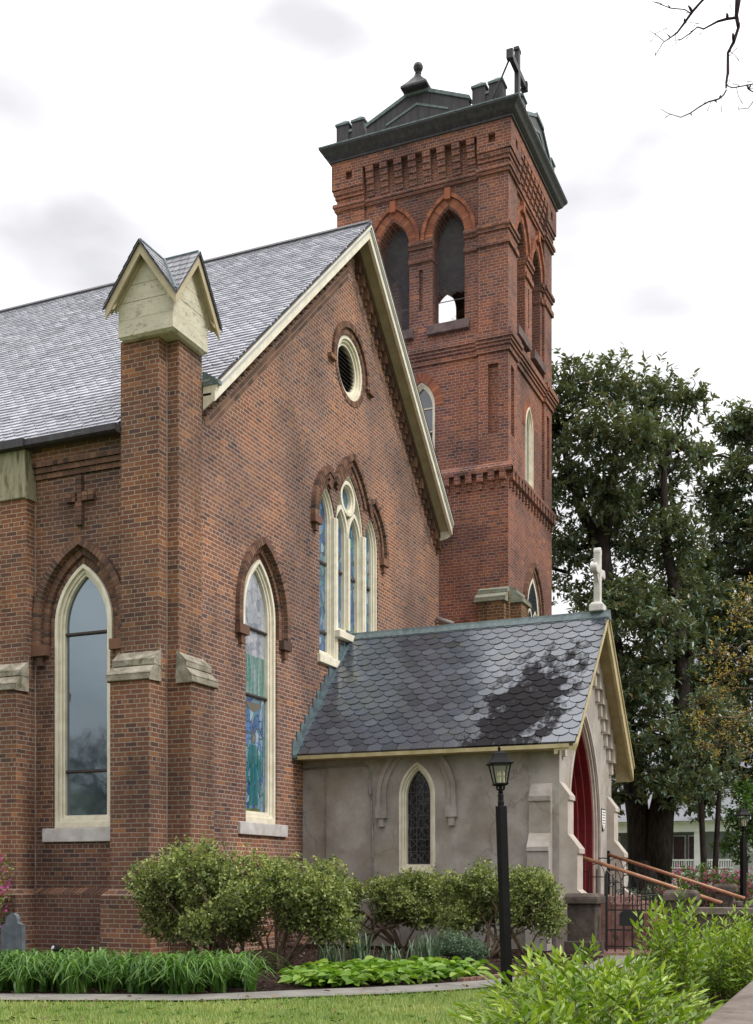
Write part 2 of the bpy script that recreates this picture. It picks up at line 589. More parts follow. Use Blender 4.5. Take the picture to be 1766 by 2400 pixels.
def slate_mat(name, dark, light, rough=(0.34, 0.52), stain=None, lichen=0.0):
    m, t, bs = new_mat(name)
    p = pos(t)
    r_ = rnd_attr(t)
    col = ramp(t, r_, [(0.0, dark), (0.55, tuple((a + b) / 2 for a, b in zip(dark, light))), (1.0, light)])
    cl = noise(t, scaled(t, p, (6, 18, 18)), 1.6, 5, 0.7)
    col = mixc(t, math_n(t, 'MULTIPLY', cl, 0.55), col, mixc(t, 1.0, col, (1.6, 1.6, 1.6), 'MULTIPLY'))
    rr = N(t, 'ShaderNodeMapRange')
    rr.inputs['To Min'].default_value = rough[0]
    rr.inputs['To Max'].default_value = rough[1]
    t.links.new(math_n(t, 'FRACT', math_n(t, 'MULTIPLY', r_, 7.31)), rr.inputs['Value'])
    ro = rr.outputs[0]
    if lichen:
        li = ramp(t, noise(t, p, 1.7, 6, 0.7, 0.6), [(0.55, (0, 0, 0)), (0.72, (1, 1, 1))])
        col = mixc(t, math_n(t, 'MULTIPLY', li, lichen), col, (0.075, 0.085, 0.03))
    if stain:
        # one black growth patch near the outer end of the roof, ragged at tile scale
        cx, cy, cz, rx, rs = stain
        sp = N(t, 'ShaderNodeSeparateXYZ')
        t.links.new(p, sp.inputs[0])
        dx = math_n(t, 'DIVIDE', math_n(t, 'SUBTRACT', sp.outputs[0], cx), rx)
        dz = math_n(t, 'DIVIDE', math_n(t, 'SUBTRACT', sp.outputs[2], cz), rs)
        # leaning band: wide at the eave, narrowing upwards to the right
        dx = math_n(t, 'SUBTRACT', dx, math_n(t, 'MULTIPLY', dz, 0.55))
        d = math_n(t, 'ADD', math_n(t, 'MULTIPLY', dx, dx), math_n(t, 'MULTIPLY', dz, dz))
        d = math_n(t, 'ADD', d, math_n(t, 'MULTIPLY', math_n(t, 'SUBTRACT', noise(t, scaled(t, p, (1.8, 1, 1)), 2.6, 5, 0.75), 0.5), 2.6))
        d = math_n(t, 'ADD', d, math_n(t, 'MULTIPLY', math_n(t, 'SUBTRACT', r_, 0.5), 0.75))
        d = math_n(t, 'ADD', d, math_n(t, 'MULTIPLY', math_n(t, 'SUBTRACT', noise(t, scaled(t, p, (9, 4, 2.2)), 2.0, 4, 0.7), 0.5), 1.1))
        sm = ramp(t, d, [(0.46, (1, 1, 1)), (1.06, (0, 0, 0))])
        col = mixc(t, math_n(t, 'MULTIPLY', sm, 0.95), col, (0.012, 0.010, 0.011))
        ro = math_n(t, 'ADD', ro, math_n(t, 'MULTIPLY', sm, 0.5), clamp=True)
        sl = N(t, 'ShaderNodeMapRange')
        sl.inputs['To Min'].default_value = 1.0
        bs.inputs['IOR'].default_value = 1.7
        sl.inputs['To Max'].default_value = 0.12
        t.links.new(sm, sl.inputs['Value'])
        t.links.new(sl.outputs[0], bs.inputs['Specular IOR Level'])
    else:
        bs.inputs['Specular IOR Level'].default_value = 0.9
    t.links.new(col, bs.inputs['Base Color'])
    t.links.new(ro, bs.inputs['Roughness'])
    bump(t, bs, cl, 0.25, 0.006)
    return m


M = {}
M['brick_side'] = brick_mat('brick_side_wall', mortar=(0.34, 0.285, 0.225), gain=(0.90, 0.90, 0.84), wash=0.08, stain=0.55)
M['brick_pier'] = brick_mat('brick_buttress', mortar=(0.36, 0.30, 0.23), gain=(0.98, 0.96, 0.84), wash=0.06, stain=0.62)
M['brick_gable'] = brick_mat('brick_gable_wall', mortar=(0.47, 0.40, 0.335), gain=(1.12, 1.08, 1.0), wash=0.16, stain=0.34)
M['brick_tower'] = brick_mat('brick_tower_wall', mortar=(0.36, 0.285, 0.25), gain=(1.20, 0.96, 0.92), wash=0.05, stain=0.62)
M['brick_far'] = brick_mat('brick_far_building', mortar=(0.22, 0.12, 0.10), gain=(1.0, 0.7, 0.7))
M['units'] = unit_mat('moulded_brick', HOOD_STOPS, soot=0.5)
M['units_tower'] = unit_mat('tower_moulded_brick', [(0.0, (0.17, 0.060, 0.042)), (0.4, (0.235, 0.085, 0.050)), (0.8, (0.29, 0.105, 0.058)), (1.0, (0.34, 0.135, 0.072))], soot=0.3)
M['mortar'] = plain_mat('lime_mortar', (0.22, 0.17, 0.145), (0.34, 0.28, 0.24), 4, 0.95, 0.2)
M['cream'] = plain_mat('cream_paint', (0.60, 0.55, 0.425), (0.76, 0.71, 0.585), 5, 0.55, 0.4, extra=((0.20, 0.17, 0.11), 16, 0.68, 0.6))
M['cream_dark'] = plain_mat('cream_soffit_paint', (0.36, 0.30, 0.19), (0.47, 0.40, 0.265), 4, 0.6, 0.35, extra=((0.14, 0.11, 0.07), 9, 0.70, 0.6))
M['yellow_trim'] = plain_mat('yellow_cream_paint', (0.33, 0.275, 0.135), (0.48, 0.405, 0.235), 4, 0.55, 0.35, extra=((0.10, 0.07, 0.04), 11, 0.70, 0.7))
M['peeling'] = plain_mat('peeling_cream_paint', (0.47, 0.43, 0.325), (0.58, 0.54, 0.425), 4, 0.65, 0.3, stretch=(1, 1, 2.2),
                         extra=[((0.13, 0.105, 0.08), 5.0, 0.555, 0.9), ((0.085, 0.07, 0.055), 15.0, 0.575, 0.85)])
M['stone'] = plain_mat('weathered_limestone', (0.19, 0.165, 0.125), (0.37, 0.335, 0.28), 5, 0.9, 0.2, extra=[((0.085, 0.085, 0.045), 4, 0.50, 0.8), ((0.05, 0.045, 0.035), 9, 0.60, 0.6)], bmp=0.8, bdist=0.015)
M['stone_green'] = plain_mat('mossy_stone', (0.22, 0.205, 0.13), (0.36, 0.33, 0.235), 5, 0.92, 0.2, stretch=(3, 3, 0.7), extra=[((0.065, 0.075, 0.022), 3.0, 0.50, 0.85), ((0.42, 0.39, 0.32), 9.0, 0.66, 0.6)], bmp=0.6, bdist=0.008)
M['sill'] = plain_mat('sill_stone', (0.40, 0.37, 0.34), (0.56, 0.54, 0.53), 5, 0.85, 0.25, extra=((0.17, 0.15, 0.13), 8, 0.62, 0.6))
M['stucco'] = plain_mat('stucco', (0.250, 0.220, 0.197), (0.39, 0.358, 0.328), 1.6, 0.93, 0.15, lo=0.36, hi=0.62, bmp=0.5, bdist=0.008, stretch=(1, 1, 0.8),
                        extra=[((0.275, 0.220, 0.155), 0.9, 0.52, 0.55), ((0.085, 0.072, 0.065), 1.9, 0.61, 0.6), ((0.50, 0.465, 0.43), 1.7, 0.56, 0.55), ((0.52, 0.48, 0.44), 6.0, 0.63, 0.45), ((0.11, 0.085, 0.07), 9.0, 0.66, 0.5)], crack=0.28)
M['stucco_pale'] = plain_mat('pale_stucco_trim', (0.36, 0.31, 0.265), (0.50, 0.45, 0.395), 2.5, 0.9, 0.2, bmp=0.35, extra=((0.22, 0.18, 0.14), 3.5, 0.58, 0.55))
M['brownstone'] = plain_mat('dark_brownstone', (0.050, 0.040, 0.035), (0.135, 0.108, 0.090), 4, 0.92, 0.2, bmp=0.7, bdist=0.012, extra=[((0.20, 0.165, 0.14), 5, 0.62, 0.6), ((0.075, 0.08, 0.02), 3, 0.62, 0.5)])
M['copper'] = plain_mat('copper_verdigris', (0.020, 0.017, 0.020), (0.050, 0.045, 0.050), 3, 0.5, 0.4, metal=0.0, stretch=(4.5, 4.5, 0.5), extra=((0.085, 0.18, 0.185), 2.6, 0.61, 0.6))
M['verdigris'] = plain_mat('green_copper', (0.075, 0.098, 0.104), (0.155, 0.205, 0.210), 5, 0.55, 0.45, stretch=(2.2, 2.2, 1), extra=((0.05, 0.05, 0.055), 5, 0.57, 0.7))
M['dark_metal'] = plain_mat('dark_flashing', (0.030, 0.028, 0.032), (0.060, 0.056, 0.062), 4, 0.5, 0.5)
M['bar'] = plain_mat('glazing_bar_paint', (0.035, 0.025, 0.024), (0.060, 0.045, 0.042), 8, 0.5, 0.4)
M['slate_main'] = slate_mat('pale_grey_slate', (0.27, 0.27, 0.315), (0.44, 0.44, 0.49), (0.24, 0.38))
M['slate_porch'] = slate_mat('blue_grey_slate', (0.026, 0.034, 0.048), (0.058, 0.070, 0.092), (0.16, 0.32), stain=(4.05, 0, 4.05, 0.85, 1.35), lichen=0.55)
M['slate_small'] = slate_mat('cap_slate', (0.10, 0.10, 0.115), (0.22, 0.22, 0.24), (0.3, 0.45))
M['glass_storm'] = glass_mat('storm_glass', 'storm')
M['glass_stained'] = glass_mat('stained_glass', 'stained')
M['glass_figure'] = glass_mat('stained_glass_painted_sheen', 'stained', True)
M['glass_leaded'] = glass_mat('leaded_glass', 'leaded')
M['glass_plain'] = glass_mat('plain_dark_glass', 'plain')
M['void'] = plain_mat('dark_interior', (0.012, 0.011, 0.011), (0.022, 0.020, 0.020), 3, 0.9, 0.1, bmp=0)
M['belfry_in'] = plain_mat('belfry_inside', (0.13, 0.12, 0.125), (0.22, 0.20, 0.205), 4, 0.95, 0.1)
M['screen'] = plain_mat('wire_screen', (0.10, 0.09, 0.10), (0.16, 0.145, 0.155), 6, 0.6, 0.3, bmp=0)
M['red_door'] = plain_mat('red_door_paint', (0.105, 0.009, 0.012), (0.165, 0.017, 0.019), 3, 0.4, 0.5)
M['black_iron'] = plain_mat('black_iron', (0.008, 0.008, 0.009), (0.018, 0.017, 0.018), 12, 0.42, 0.5, bmp=0.15)
M['rail_copper'] = plain_mat('copper_handrail', (0.25, 0.115, 0.060), (0.40, 0.20, 0.110), 7, 0.42, 0.5)
M['bronze_black'] = plain_mat('lamp_post_black', (0.003, 0.0025, 0.003), (0.006, 0.005, 0.006), 8, 0.5, 0.18, bmp=0.1)
M['conduit'] = plain_mat('conduit_paint', (0.20, 0.185, 0.175), (0.33, 0.31, 0.30), 10, 0.6, 0.4, extra=((0.12, 0.06, 0.03), 4, 0.6, 0.7))
M['white_paint'] = plain_mat('white_paint', (0.66, 0.66, 0.67), (0.80, 0.80, 0.81), 3, 0.6, 0.35)
M['black_paint'] = plain_mat('black_sign_paint', (0.012, 0.012, 0.013), (0.02, 0.02, 0.022), 6, 0.5, 0.4, bmp=0)
M['house_siding'] = plain_mat('grey_green_siding', (0.20, 0.215, 0.195), (0.27, 0.285, 0.26), 2, 0.8, 0.2)  # grey-green siding colour of the house wall
M['house_roof'] = plain_mat('pale_metal_roof', (0.13, 0.135, 0.15), (0.19, 0.195, 0.215), 2, 0.5, 0.4)
M['headstone'] = plain_mat('slate_headstone', (0.075, 0.088, 0.098), (0.13, 0.15, 0.165), 6, 0.8, 0.3, bmp=0.4)
M['paver'] = plain_mat('brick_paver', (0.13, 0.065, 0.052), (0.24, 0.145, 0.12), 7, 0.9, 0.2, bmp=0.5)
M['concrete'] = plain_mat('path_concrete', (0.155, 0.145, 0.130), (0.235, 0.222, 0.20), 3, 0.9, 0.2, bmp=0.4, extra=((0.17, 0.15, 0.12), 2.2, 0.6, 0.5))
M['coping'] = plain_mat('coping_stone', (0.115, 0.092, 0.078), (0.215, 0.180, 0.155), 5, 0.92, 0.2, bmp=0.7, bdist=0.012, extra=[((0.42, 0.38, 0.35), 8, 0.60, 0.6), ((0.10, 0.085, 0.07), 6, 0.6, 0.6)])
M['mulch'] = plain_mat('bark_mulch', (0.022, 0.012, 0.010), (0.080, 0.045, 0.036), 22, 0.95, 0.15, bmp=1.0, bdist=0.05, extra=((0.14, 0.09, 0.065), 30, 0.64, 0.6))
M['lawn'] = plain_mat('lawn_soil_green', (0.085, 0.125, 0.030), (0.17, 0.20, 0.060), 3, 0.95, 0.1, bmp=0.8, bdist=0.03, extra=((0.21, 0.175, 0.085), 2.0, 0.56, 0.55))
M['asphalt'] = plain_mat('asphalt', (0.040, 0.039, 0.040), (0.065, 0.063, 0.062), 20, 0.92, 0.2, bmp=0.6, bdist=0.01)
M['bark_dark'] = plain_mat('dark_bark', (0.018, 0.014, 0.012), (0.055, 0.044, 0.038), 6, 0.95, 0.1, stretch=(3, 3, 0.6), bmp=1.0, bdist=0.03)
M['bark_shrub'] = plain_mat('shrub_bark', (0.085, 0.060, 0.038), (0.19, 0.145, 0.10), 14, 0.95, 0.1, stretch=(2, 2, 0.5), bmp=0.8, bdist=0.01)
M['bark_twig'] = plain_mat('bare_twig', (0.028, 0.018, 0.022), (0.060, 0.042, 0.045), 14, 0.9, 0.1)
M['leaf_magnolia'] = leaf_mat('magnolia_leaf', [(0.0, (0.055, 0.096, 0.066)), (0.5, (0.115, 0.175, 0.112)), (0.86, (0.21, 0.275, 0.175)), (0.93, (0.20, 0.16, 0.06)), (1.0, (0.29, 0.175, 0.065))], 0.28, 0.22, back=(0.150, 0.150, 0.075), spec=0.6)
M['leaf_holly'] = leaf_mat('clipped_shrub_leaf', [(0.0, (0.055, 0.080, 0.024)), (0.35, (0.155, 0.200, 0.058)), (0.7, (0.29, 0.335, 0.100)), (1.0, (0.44, 0.44, 0.16))], 0.5, 0.25)
M['leaf_spirea'] = leaf_mat('spirea_leaf', [(0.0, (0.055, 0.120, 0.010)), (0.5, (0.165, 0.275, 0.020)), (1.0, (0.34, 0.44, 0.050))], 0.28, 0.28)
M['leaf_lily'] = leaf_mat('daylily_leaf', [(0.0, (0.032, 0.090, 0.014)), (0.55, (0.090, 0.195, 0.032)), (1.0, (0.20, 0.33, 0.080))], 0.4, 0.25)
M['leaf_hosta'] = leaf_mat('hosta_leaf', [(0.0, (0.095, 0.20, 0.020)), (0.6, (0.17, 0.30, 0.035)), (1.0, (0.29, 0.40, 0.07))], 0.45, 0.3)
M['leaf_iris'] = leaf_mat('iris_leaf', [(0.0, (0.055, 0.11, 0.060)), (1.0, (0.15, 0.225, 0.13))], 0.5, 0.15)
M['leaf_gold'] = leaf_mat('golden_leaf', [(0.0, (0.22, 0.20, 0.06)), (0.5, (0.42, 0.30, 0.09)), (1.0, (0.58, 0.38, 0.13))], 0.5, 0.35)
M['leaf_fresh'] = leaf_mat('fresh_leaf', [(0.0, (0.045, 0.110, 0.016)), (1.0, (0.13, 0.23, 0.045))], 0.45, 0.3)
M['leaf_far'] = leaf_mat('distant_leaf', [(0.0, (0.040, 0.060, 0.026)), (1.0, (0.115, 0.140, 0.060))], 0.6, 0.25)
M['petal_pink'] = leaf_mat('azalea_petal', [(0.0, (0.42, 0.045, 0.23)), (1.0, (0.62, 0.13, 0.40))], 0.5, 0.4)
M['grass'] = leaf_mat('grass_blade', [(0.0, (0.10, 0.185, 0.028)), (0.55, (0.21, 0.30, 0.058)), (1.0, (0.40, 0.41, 0.15))], 0.55, 0.3)


# ------------------------------------------------------------------ helpers: walls, arches, slates
class Plane:
    """a vertical wall plane: u along it, z up, p outwards"""

    def __init__(self, axis, c, sign):
        self.axis, self.c, self.s = axis, c, sign

    def __call__(self, u, z, p=0.0):
        return (u, self.c + self.s * p, z) if self.axis == 'y' else (self.c + self.s * p, u, z)

    def box(self, mb, u0, u1, z0, z1, p0, p1, rnd=0.5):
        a, b = self(u0, z0, p0), self(u1, z1, p1)
        mb.box(min(a[0], b[0]), max(a[0], b[0]), min(a[1], b[1]), max(a[1], b[1]), z0, z1, rnd)


SIDE = Plane('y', 0.0, -1)        # nave side wall
FRONT = Plane('x', 0.0, 1)        # gable wall
TFRONT = Plane('y', 11.65, -1)    # tower face parallel to the nave side wall
TRIGHT = Plane('x', 1.74, 1)      # tower face parallel to the gable wall
TBACK = Plane('y', 15.65, 1)
TLEFT = Plane('x', -2.69, -1)
PSIDE = Plane('y', 4.45, -1)      # porch side wall
PFRONT = Plane('x', 4.79, 1)      # porch entrance wall


def arch(uc, a, zs, z0, t=0.0, n=12):
    Rr = 2 * a + t
    th = math.acos(a / Rr)
    right = [(uc - a + Rr * math.cos(th * i / n), zs + Rr * math.sin(th * i / n)) for i in range(n + 1)]
    left = [(2 * uc - u, z) for u, z in reversed(right[:-1])]
    return [(uc - a - t, z0), (uc + a + t, z0)] + right + left


def arch_wide(uc, a, zs, z0, t, leg):
    """window outline that widens by t above the label stops, for recessed brick orders"""
    w = arch(uc, a, zs, z0, t)[2:]
    return [(uc - a, z0), (uc + a, z0), (uc + a, zs - leg), (uc + a + t, zs - leg)] + w + [(uc - a - t, zs - leg), (uc - a, zs - leg)]


def circle(uc, zc, r_, n=32):
    return [(uc + r_ * math.cos(2 * math.pi * i / n), zc + r_ * math.sin(2 * math.pi * i / n)) for i in range(n)]


def panel(mb, F, outer, holes, p=0.0, reveal=0.22):
    polys = [[Vector((u, z, 0)) for u, z in outer]] + [[Vector((u, z, 0)) for u, z in h] for h in holes]
    flat = [q for pl in polys for q in pl]
    tri = tessellate_polygon(polys)
    mb.add([F(q.x, q.y, p) for q in flat], [tuple(x) for x in tri])
    for h in holes:
        k = len(h)
        v = [F(u, z, p) for u, z in h] + [F(u, z, p - reveal) for u, z in h]
        mb.add(v, [(i, (i + 1) % k, k + (i + 1) % k, k + i) for i in range(k)])


def sheet(mb, F, outline, p):
    tri = tessellate_polygon([[Vector((u, z, 0)) for u, z in outline]])
    mb.add([F(u, z, p) for u, z in outline], [tuple(x) for x in tri])


def ring(mb, F, outer, inner, p0, p1, rnd=0.5):
    k = len(outer)
    v = [F(u, z, p1) for u, z in outer] + [F(u, z, p1) for u, z in inner] + [F(u, z, p0) for u, z in outer] + [F(u, z, p0) for u, z in inner]
    f = []
    for i in range(k):
        j = (i + 1) % k
        f += [(i, j, k + j, k + i), (i, 2 * k + i, 2 * k + j, j), (k + i, k + j, 3 * k + j, 3 * k + i)]
    mb.add(v, f, rnd)


def arch_bricks(units, mortar, F, uc, a, zs, t0, t1, p0, p1, pitch=0.072, leg=0.0, gap=0.008, halves=(1, -1), zmin=None):
    """a ring of wedge bricks round a pointed arch, with straight legs below the springing"""
    R0, R1 = 2 * a + t0, 2 * a + t1
    Rm = (R0 + R1) / 2
    th = math.acos(a / R1)
    n = max(4, int(th * Rm / pitch))
    for s in halves:
        def P(Rr, ang, p):
            u = -a + Rr * math.cos(ang)
            u = max(u, 0.0)
            return F(uc + s * u, zs + Rr * math.sin(ang), p)
        for i in range(n):
            g = gap / Rm / 2
            if zmin is not None and zs + Rm * math.sin(th * (i + 0.5) / n) < zmin:
                continue
            A, B = th * i / n + g, th * (i + 1) / n - g
            v = [P(R0 + 0.003, A, p0), P(R1 - 0.003, A, p0), P(R1 - 0.003, B, p0), P(R0 + 0.003, B, p0), P(R0 + 0.003, A, p1), P(R1 - 0.003, A, p1), P(R1 - 0.003, B, p1), P(R0 + 0.003, B, p1)]
            units.add(v, [(0, 1, 2, 3), (4, 5, 6, 7), (0, 1, 5, 4), (1, 2, 6, 5), (2, 3, 7, 6), (3, 0, 4, 7)], random.random())
        m = 14
        for i in range(m):
            A, B = th * i / m, th * (i + 1) / m
            if zmin is not None and zs + Rm * math.sin(A) < zmin:
                continue
            r0_, r1_ = R0 + 0.008, R1 - 0.008
            v = [P(r0_, A, p0), P(r1_, A, p0), P(r1_, B, p0), P(r0_, B, p0), P(r0_, A, p1 - 0.008), P(r1_, A, p1 - 0.008), P(r1_, B, p1 - 0.008), P(r0_, B, p1 - 0.008)]
            mortar.add(v, [(4, 5, 6, 7), (0, 1, 5, 4), (2, 3, 7, 6), (1, 2, 6, 5), (3, 0, 4, 7)])
        if leg:
            k = max(1, int(round(leg / pitch)))
            for i in range(k):
                z1 = zs - leg * i / k
                z0 = zs - leg * (i + 1) / k
                F.box(units, uc + s * (a + t0 + 0.003), uc + s * (a + t1 - 0.003), z0 + gap / 2, z1 - gap / 2, p0, p1, random.random())
            F.box(mortar, uc + s * (a + t0 + 0.008), uc + s * (a + t1 - 0.008), zs - leg + 0.004, zs, p0, p1 - 0.008)


def slates(o, A, S, L, W, tw, ex, shape, thick=0.012, skip=None, rnd_rows=None, sag=0.004):
    """individual roof slates on a plane: o lower corner, A along the eave, S up the slope; shape(row) gives the lower outline"""
    A, S = np.array(A, float), np.array(S, float)
    Nn = np.cross(A, S)
    if Nn[2] < 0:
        Nn = -Nn
    o = np.array(o, float)
    V, Q, Rn = [], [], []
    rows = int(W / ex) + 1
    cols = int(L / tw) + 2
    for r_ in range(rows):
        sh = shape(r_)
        for c in range(cols):
            a0 = (c - (0.5 if r_ % 2 else 0.0)) * tw
            cx, s0 = a0 + tw / 2, r_ * ex
            if cx < -tw * 0.2 or cx > L + tw * 0.2:
                continue
            if skip is not None and skip(o + A * cx + S * s0):
                continue
            top = min(s0 + ex * 1.9, W)
            dz = random.uniform(0, sag)
            ds = random.uniform(-0.006, 0.006)
            tilt = random.uniform(-0.004, 0.004)
            pts = [(a0 + tw * (0.015 + 0.97 * x), s0 + ds + y * ex) for x, y in sh]
            base = len(V)
            k = len(pts)
            for (aa, ss) in pts + [(a0 + tw * 0.985, top), (a0 + tw * 0.015, top)]:
                aa = min(max(aa, 0.0), L)
                fr = (ss - s0) / (ex * 1.9)
                h = thick * (2.0 * (1 - fr) + 0.1) + dz + tilt * ((aa - cx) / tw)
                V.append(o + A * aa + S * min(ss, W) + Nn * h)
            for (aa, ss) in pts:
                aa = min(max(aa, 0.0), L)
                V.append(o + A * aa + S * min(ss, W) + Nn * (dz - 0.002))
            rv = random.random()
            Q.append(tuple(base + i for i in range(k + 2)))
            Rn.append(rv)
            for i in range(k - 1):
                Q.append((base + i, base + k + 2 + i, base + k + 3 + i, base + i + 1))
                Rn.append(rv)
    mb = MB()
    mb.v = [tuple(p) for p in V]
    mb.f = Q
    mb.r = Rn
    return mb


HEX = [(0.0, 0.42), (0.10, 0.25), (0.29, 0.02), (0.40, 0.0), (0.60, 0.0), (0.71, 0.02), (0.90, 0.25), (1.0, 0.42)]
FLAT = [(0.0, 0.0), (1.0, 0.0)]
SCAL = [(0.0, 0.30), (0.10, 0.10), (0.30, 0.0), (0.70, 0.0), (0.90, 0.10), (1.0, 0.30)]


def lancet(parent, name, F, uc, a, zs, z0, depth, glass, fr_mat, fw=0.09, bars=(), sill=None, sill_mat=None, fp=None, gdepth=None, label=None):
    """pointed window: moulded frame, pane, dark bars, sill"""
    apex_out = arch(uc, a, zs, z0)
    fm = MB()
    p1 = -depth + 0.13 if fp is None else fp
    ring(fm, F, arch(uc, a, zs, z0), arch(uc, a, zs, z0 + fw * 0.9, -fw * 0.55), -depth - 0.02, p1)
    ring(fm, F, arch(uc, a, zs, z0 + fw * 0.9, -fw * 0.55), arch(uc, a, zs, z0 + fw * 1.5, -fw), -depth - 0.02, p1 - 0.045)
    ring(fm, F, arch(uc, a, zs, z0 + fw * 1.5, -fw), arch(uc, a, zs, z0 + fw * 1.9, -fw * 1.35), -depth - 0.02, p1 - 0.075)
    w = fm.build(name, fr_mat, parent, bevel=0.004)
    if label:
        w['label'] = label
    g = MB()
    sheet(g, F, arch(uc, a, zs, z0 + fw, -fw), -depth if gdepth is None else gdepth)
    g.build('pane', glass, w)
    for zb in bars:
        b = MB()
        half = a - fw * 0.8
        if zb > zs:
            half = max(0.05, 2 * a * math.cos(math.asin(min(0.99, (zb - zs) / (2 * a)))) - a - fw * 0.8)
        F.box(b, uc - half, uc + half, zb - 0.022, zb + 0.022, -depth - 0.01, -depth + 0.035)
        F.box(b, uc - half, uc + half, zb - 0.011, zb + 0.011, -depth + 0.035, -depth + 0.047)
        b.build('glazing_bar', M['bar'], w)
    if sill:
        s = MB()
        F.box(s, sill[0], sill[1], sill[2], sill[3], -depth, 0.055)
        s.build('sill', sill_mat or M['sill'], w, bevel=0.01)
    return w


# ================================================================== THE CHURCH
church = thing('church', (0, 0, 0), 'red brick gothic church with slate roofs, square bell tower and stuccoed entrance porch', 'church')
YC = 6.55                     # centre line of gable and porch
RA, RS = 14.20, 0.926         # roof apex height and slope
ROOF_S = Vector((0, 1, RS)).normalized()


def roof_z(y):
    return RA - RS * abs(y - YC)


# ---- nave side wall with its windows
SIDE_BAYS = [-1.545, -3.965]
mb = MB()
W1 = dict(a=0.535, zs=5.11, z0=1.98)
panel(mb, SIDE, [(-15, -0.4), (0, -0.4), (0, 7.96), (-15, 7.96)], [arch_wide(u, W1['a'], W1['zs'], W1['z0'], 0.226, 0.30) for u in SIDE_BAYS], 0, 0.24)
# plinth
SIDE.box(mb, -15, 0.12, -0.4, 0.955, -0.05, 0.12)
nave_wall = mb.build('nave_wall', M['brick_side'], church)
# sloping brick-on-edge water table along the plinth
mb, mm = MB(), MB()
u = -9.0
while u < 0.1:
    w_ = 0.060
    sk = 0.03
    v = [SIDE(u + sk, 0.962, 0.0), SIDE(u + sk + w_, 0.962, 0.0), SIDE(u + w_, 0.962, 0.127), SIDE(u, 0.962, 0.127), SIDE(u + sk, 1.06, 0.0), SIDE(u + sk + w_, 1.06, 0.0), SIDE(u + w_, 0.985, 0.127), SIDE(u, 0.985, 0.127)]
    mb.add(v, [(0, 1, 2, 3), (4, 5, 6, 7), (0, 1, 5, 4), (1, 2, 6, 5), (2, 3, 7, 6), (3, 0, 4, 7)], random.random())
    u += 0.0765
v = [SIDE(-9, 0.955, 0), SIDE(0.1, 0.955, 0), SIDE(0.1, 0.955, 0.12), SIDE(-9, 0.955, 0.12), SIDE(-9, 1.052, 0), SIDE(0.1, 1.052, 0), SIDE(0.1, 0.975, 0.12), SIDE(-9, 0.975, 0.12)]
mm.add(v, [(4, 5, 6, 7), (2, 3, 7, 6)])
wtab = mb.build('water_table', M['units'], church)
mm.build('mortar_bed', M['mortar'], wtab)
# corbelled brick band below the gutter
mb, mm = MB(), MB()
for k, (z0, z1, p) in enumerate(((7.40, 7.475, 0.035), (7.485, 7.56, 0.07), (7.57, 7.645, 0.105))):
    u = -9.0 + 0.03 * k
    while u < -0.62:
        SIDE.box(mb, u, u + 0.092, z0, z1, -0.02, p, random.random())
        u += 0.102
    SIDE.box(mm, -9, -0.6, z0, z1 + 0.01, -0.02, p - 0.008)
band = mb.build('corbel_band', M['units'], church)
mm.build('mortar_bed', M['mortar'], band)
mb = MB()
SIDE.box(mb, -15, -0.6, 7.655, 7.90, 0.0, 0.10)
mb.build('frieze', M['brick_side'], church)
# raised brick cross above the first window
mb = MB()
z = 6.60
while z < 7.30:
    SIDE.box(mb, -1.545 - 0.055, -1.545 + 0.055, z, z + 0.062, -0.01, 0.075, random.random())
    z += 0.0695
for du in (-0.235, -0.125, 0.065, 0.175):
    for dz in (0, 0.0695):
        SIDE.box(mb, -1.545 + du, -1.545 + du + 0.10, 6.965 + dz, 7.027 + dz, -0.01, 0.075, random.random())
mb.build('brick_cross', M['units'], church)

# ---- gable wall
WB2 = dict(uc=2.91, a=0.56, zs=5.69, z0=2.15)
TRI = [(5.495, 0.375, 8.08, 5.45), (YC, 0.68, 8.12, 6.03), (7.605, 0.375, 8.08, 5.45)]
panel_m = MB()
gl = [(0.0, -0.4), (11.65, -0.4), (11.65, roof_z(11.65) - 0.2), (YC, RA - 0.2), (0.0, roof_z(0) - 0.2)]
holes = [arch_wide(WB2['uc'], WB2['a'], WB2['zs'], WB2['z0'], 0.226, 0.30), circle(YC, 11.40, 0.62)]
for (uc, a, zs, z0) in TRI:
    g = 0.02
    holes.append(arch(uc, a - g, zs, z0))
panel(panel_m, FRONT, gl, holes, 0, 0.24)
FRONT.box(panel_m, 0.0, 4.45, -0.4, 0.955, -0.05, 0.12)
gable_wall = panel_m.build('gable_wall', M['brick_gable'], church)
# rear shell so the nave is closed
mb = MB()
mb.box(-15, -14.9, 0, 13.1, -0.4, 8.0)
mb.box(-15, 0, 13.0, 13.1, -0.4, 8.0)
mb.prism([(-15, 0, 8.0), (-15, 13.1, 8.0), (-15, YC, RA - 0.2)], (0.1, 0, 0))
mb.build('rear_wall', M['brick_side'], church)

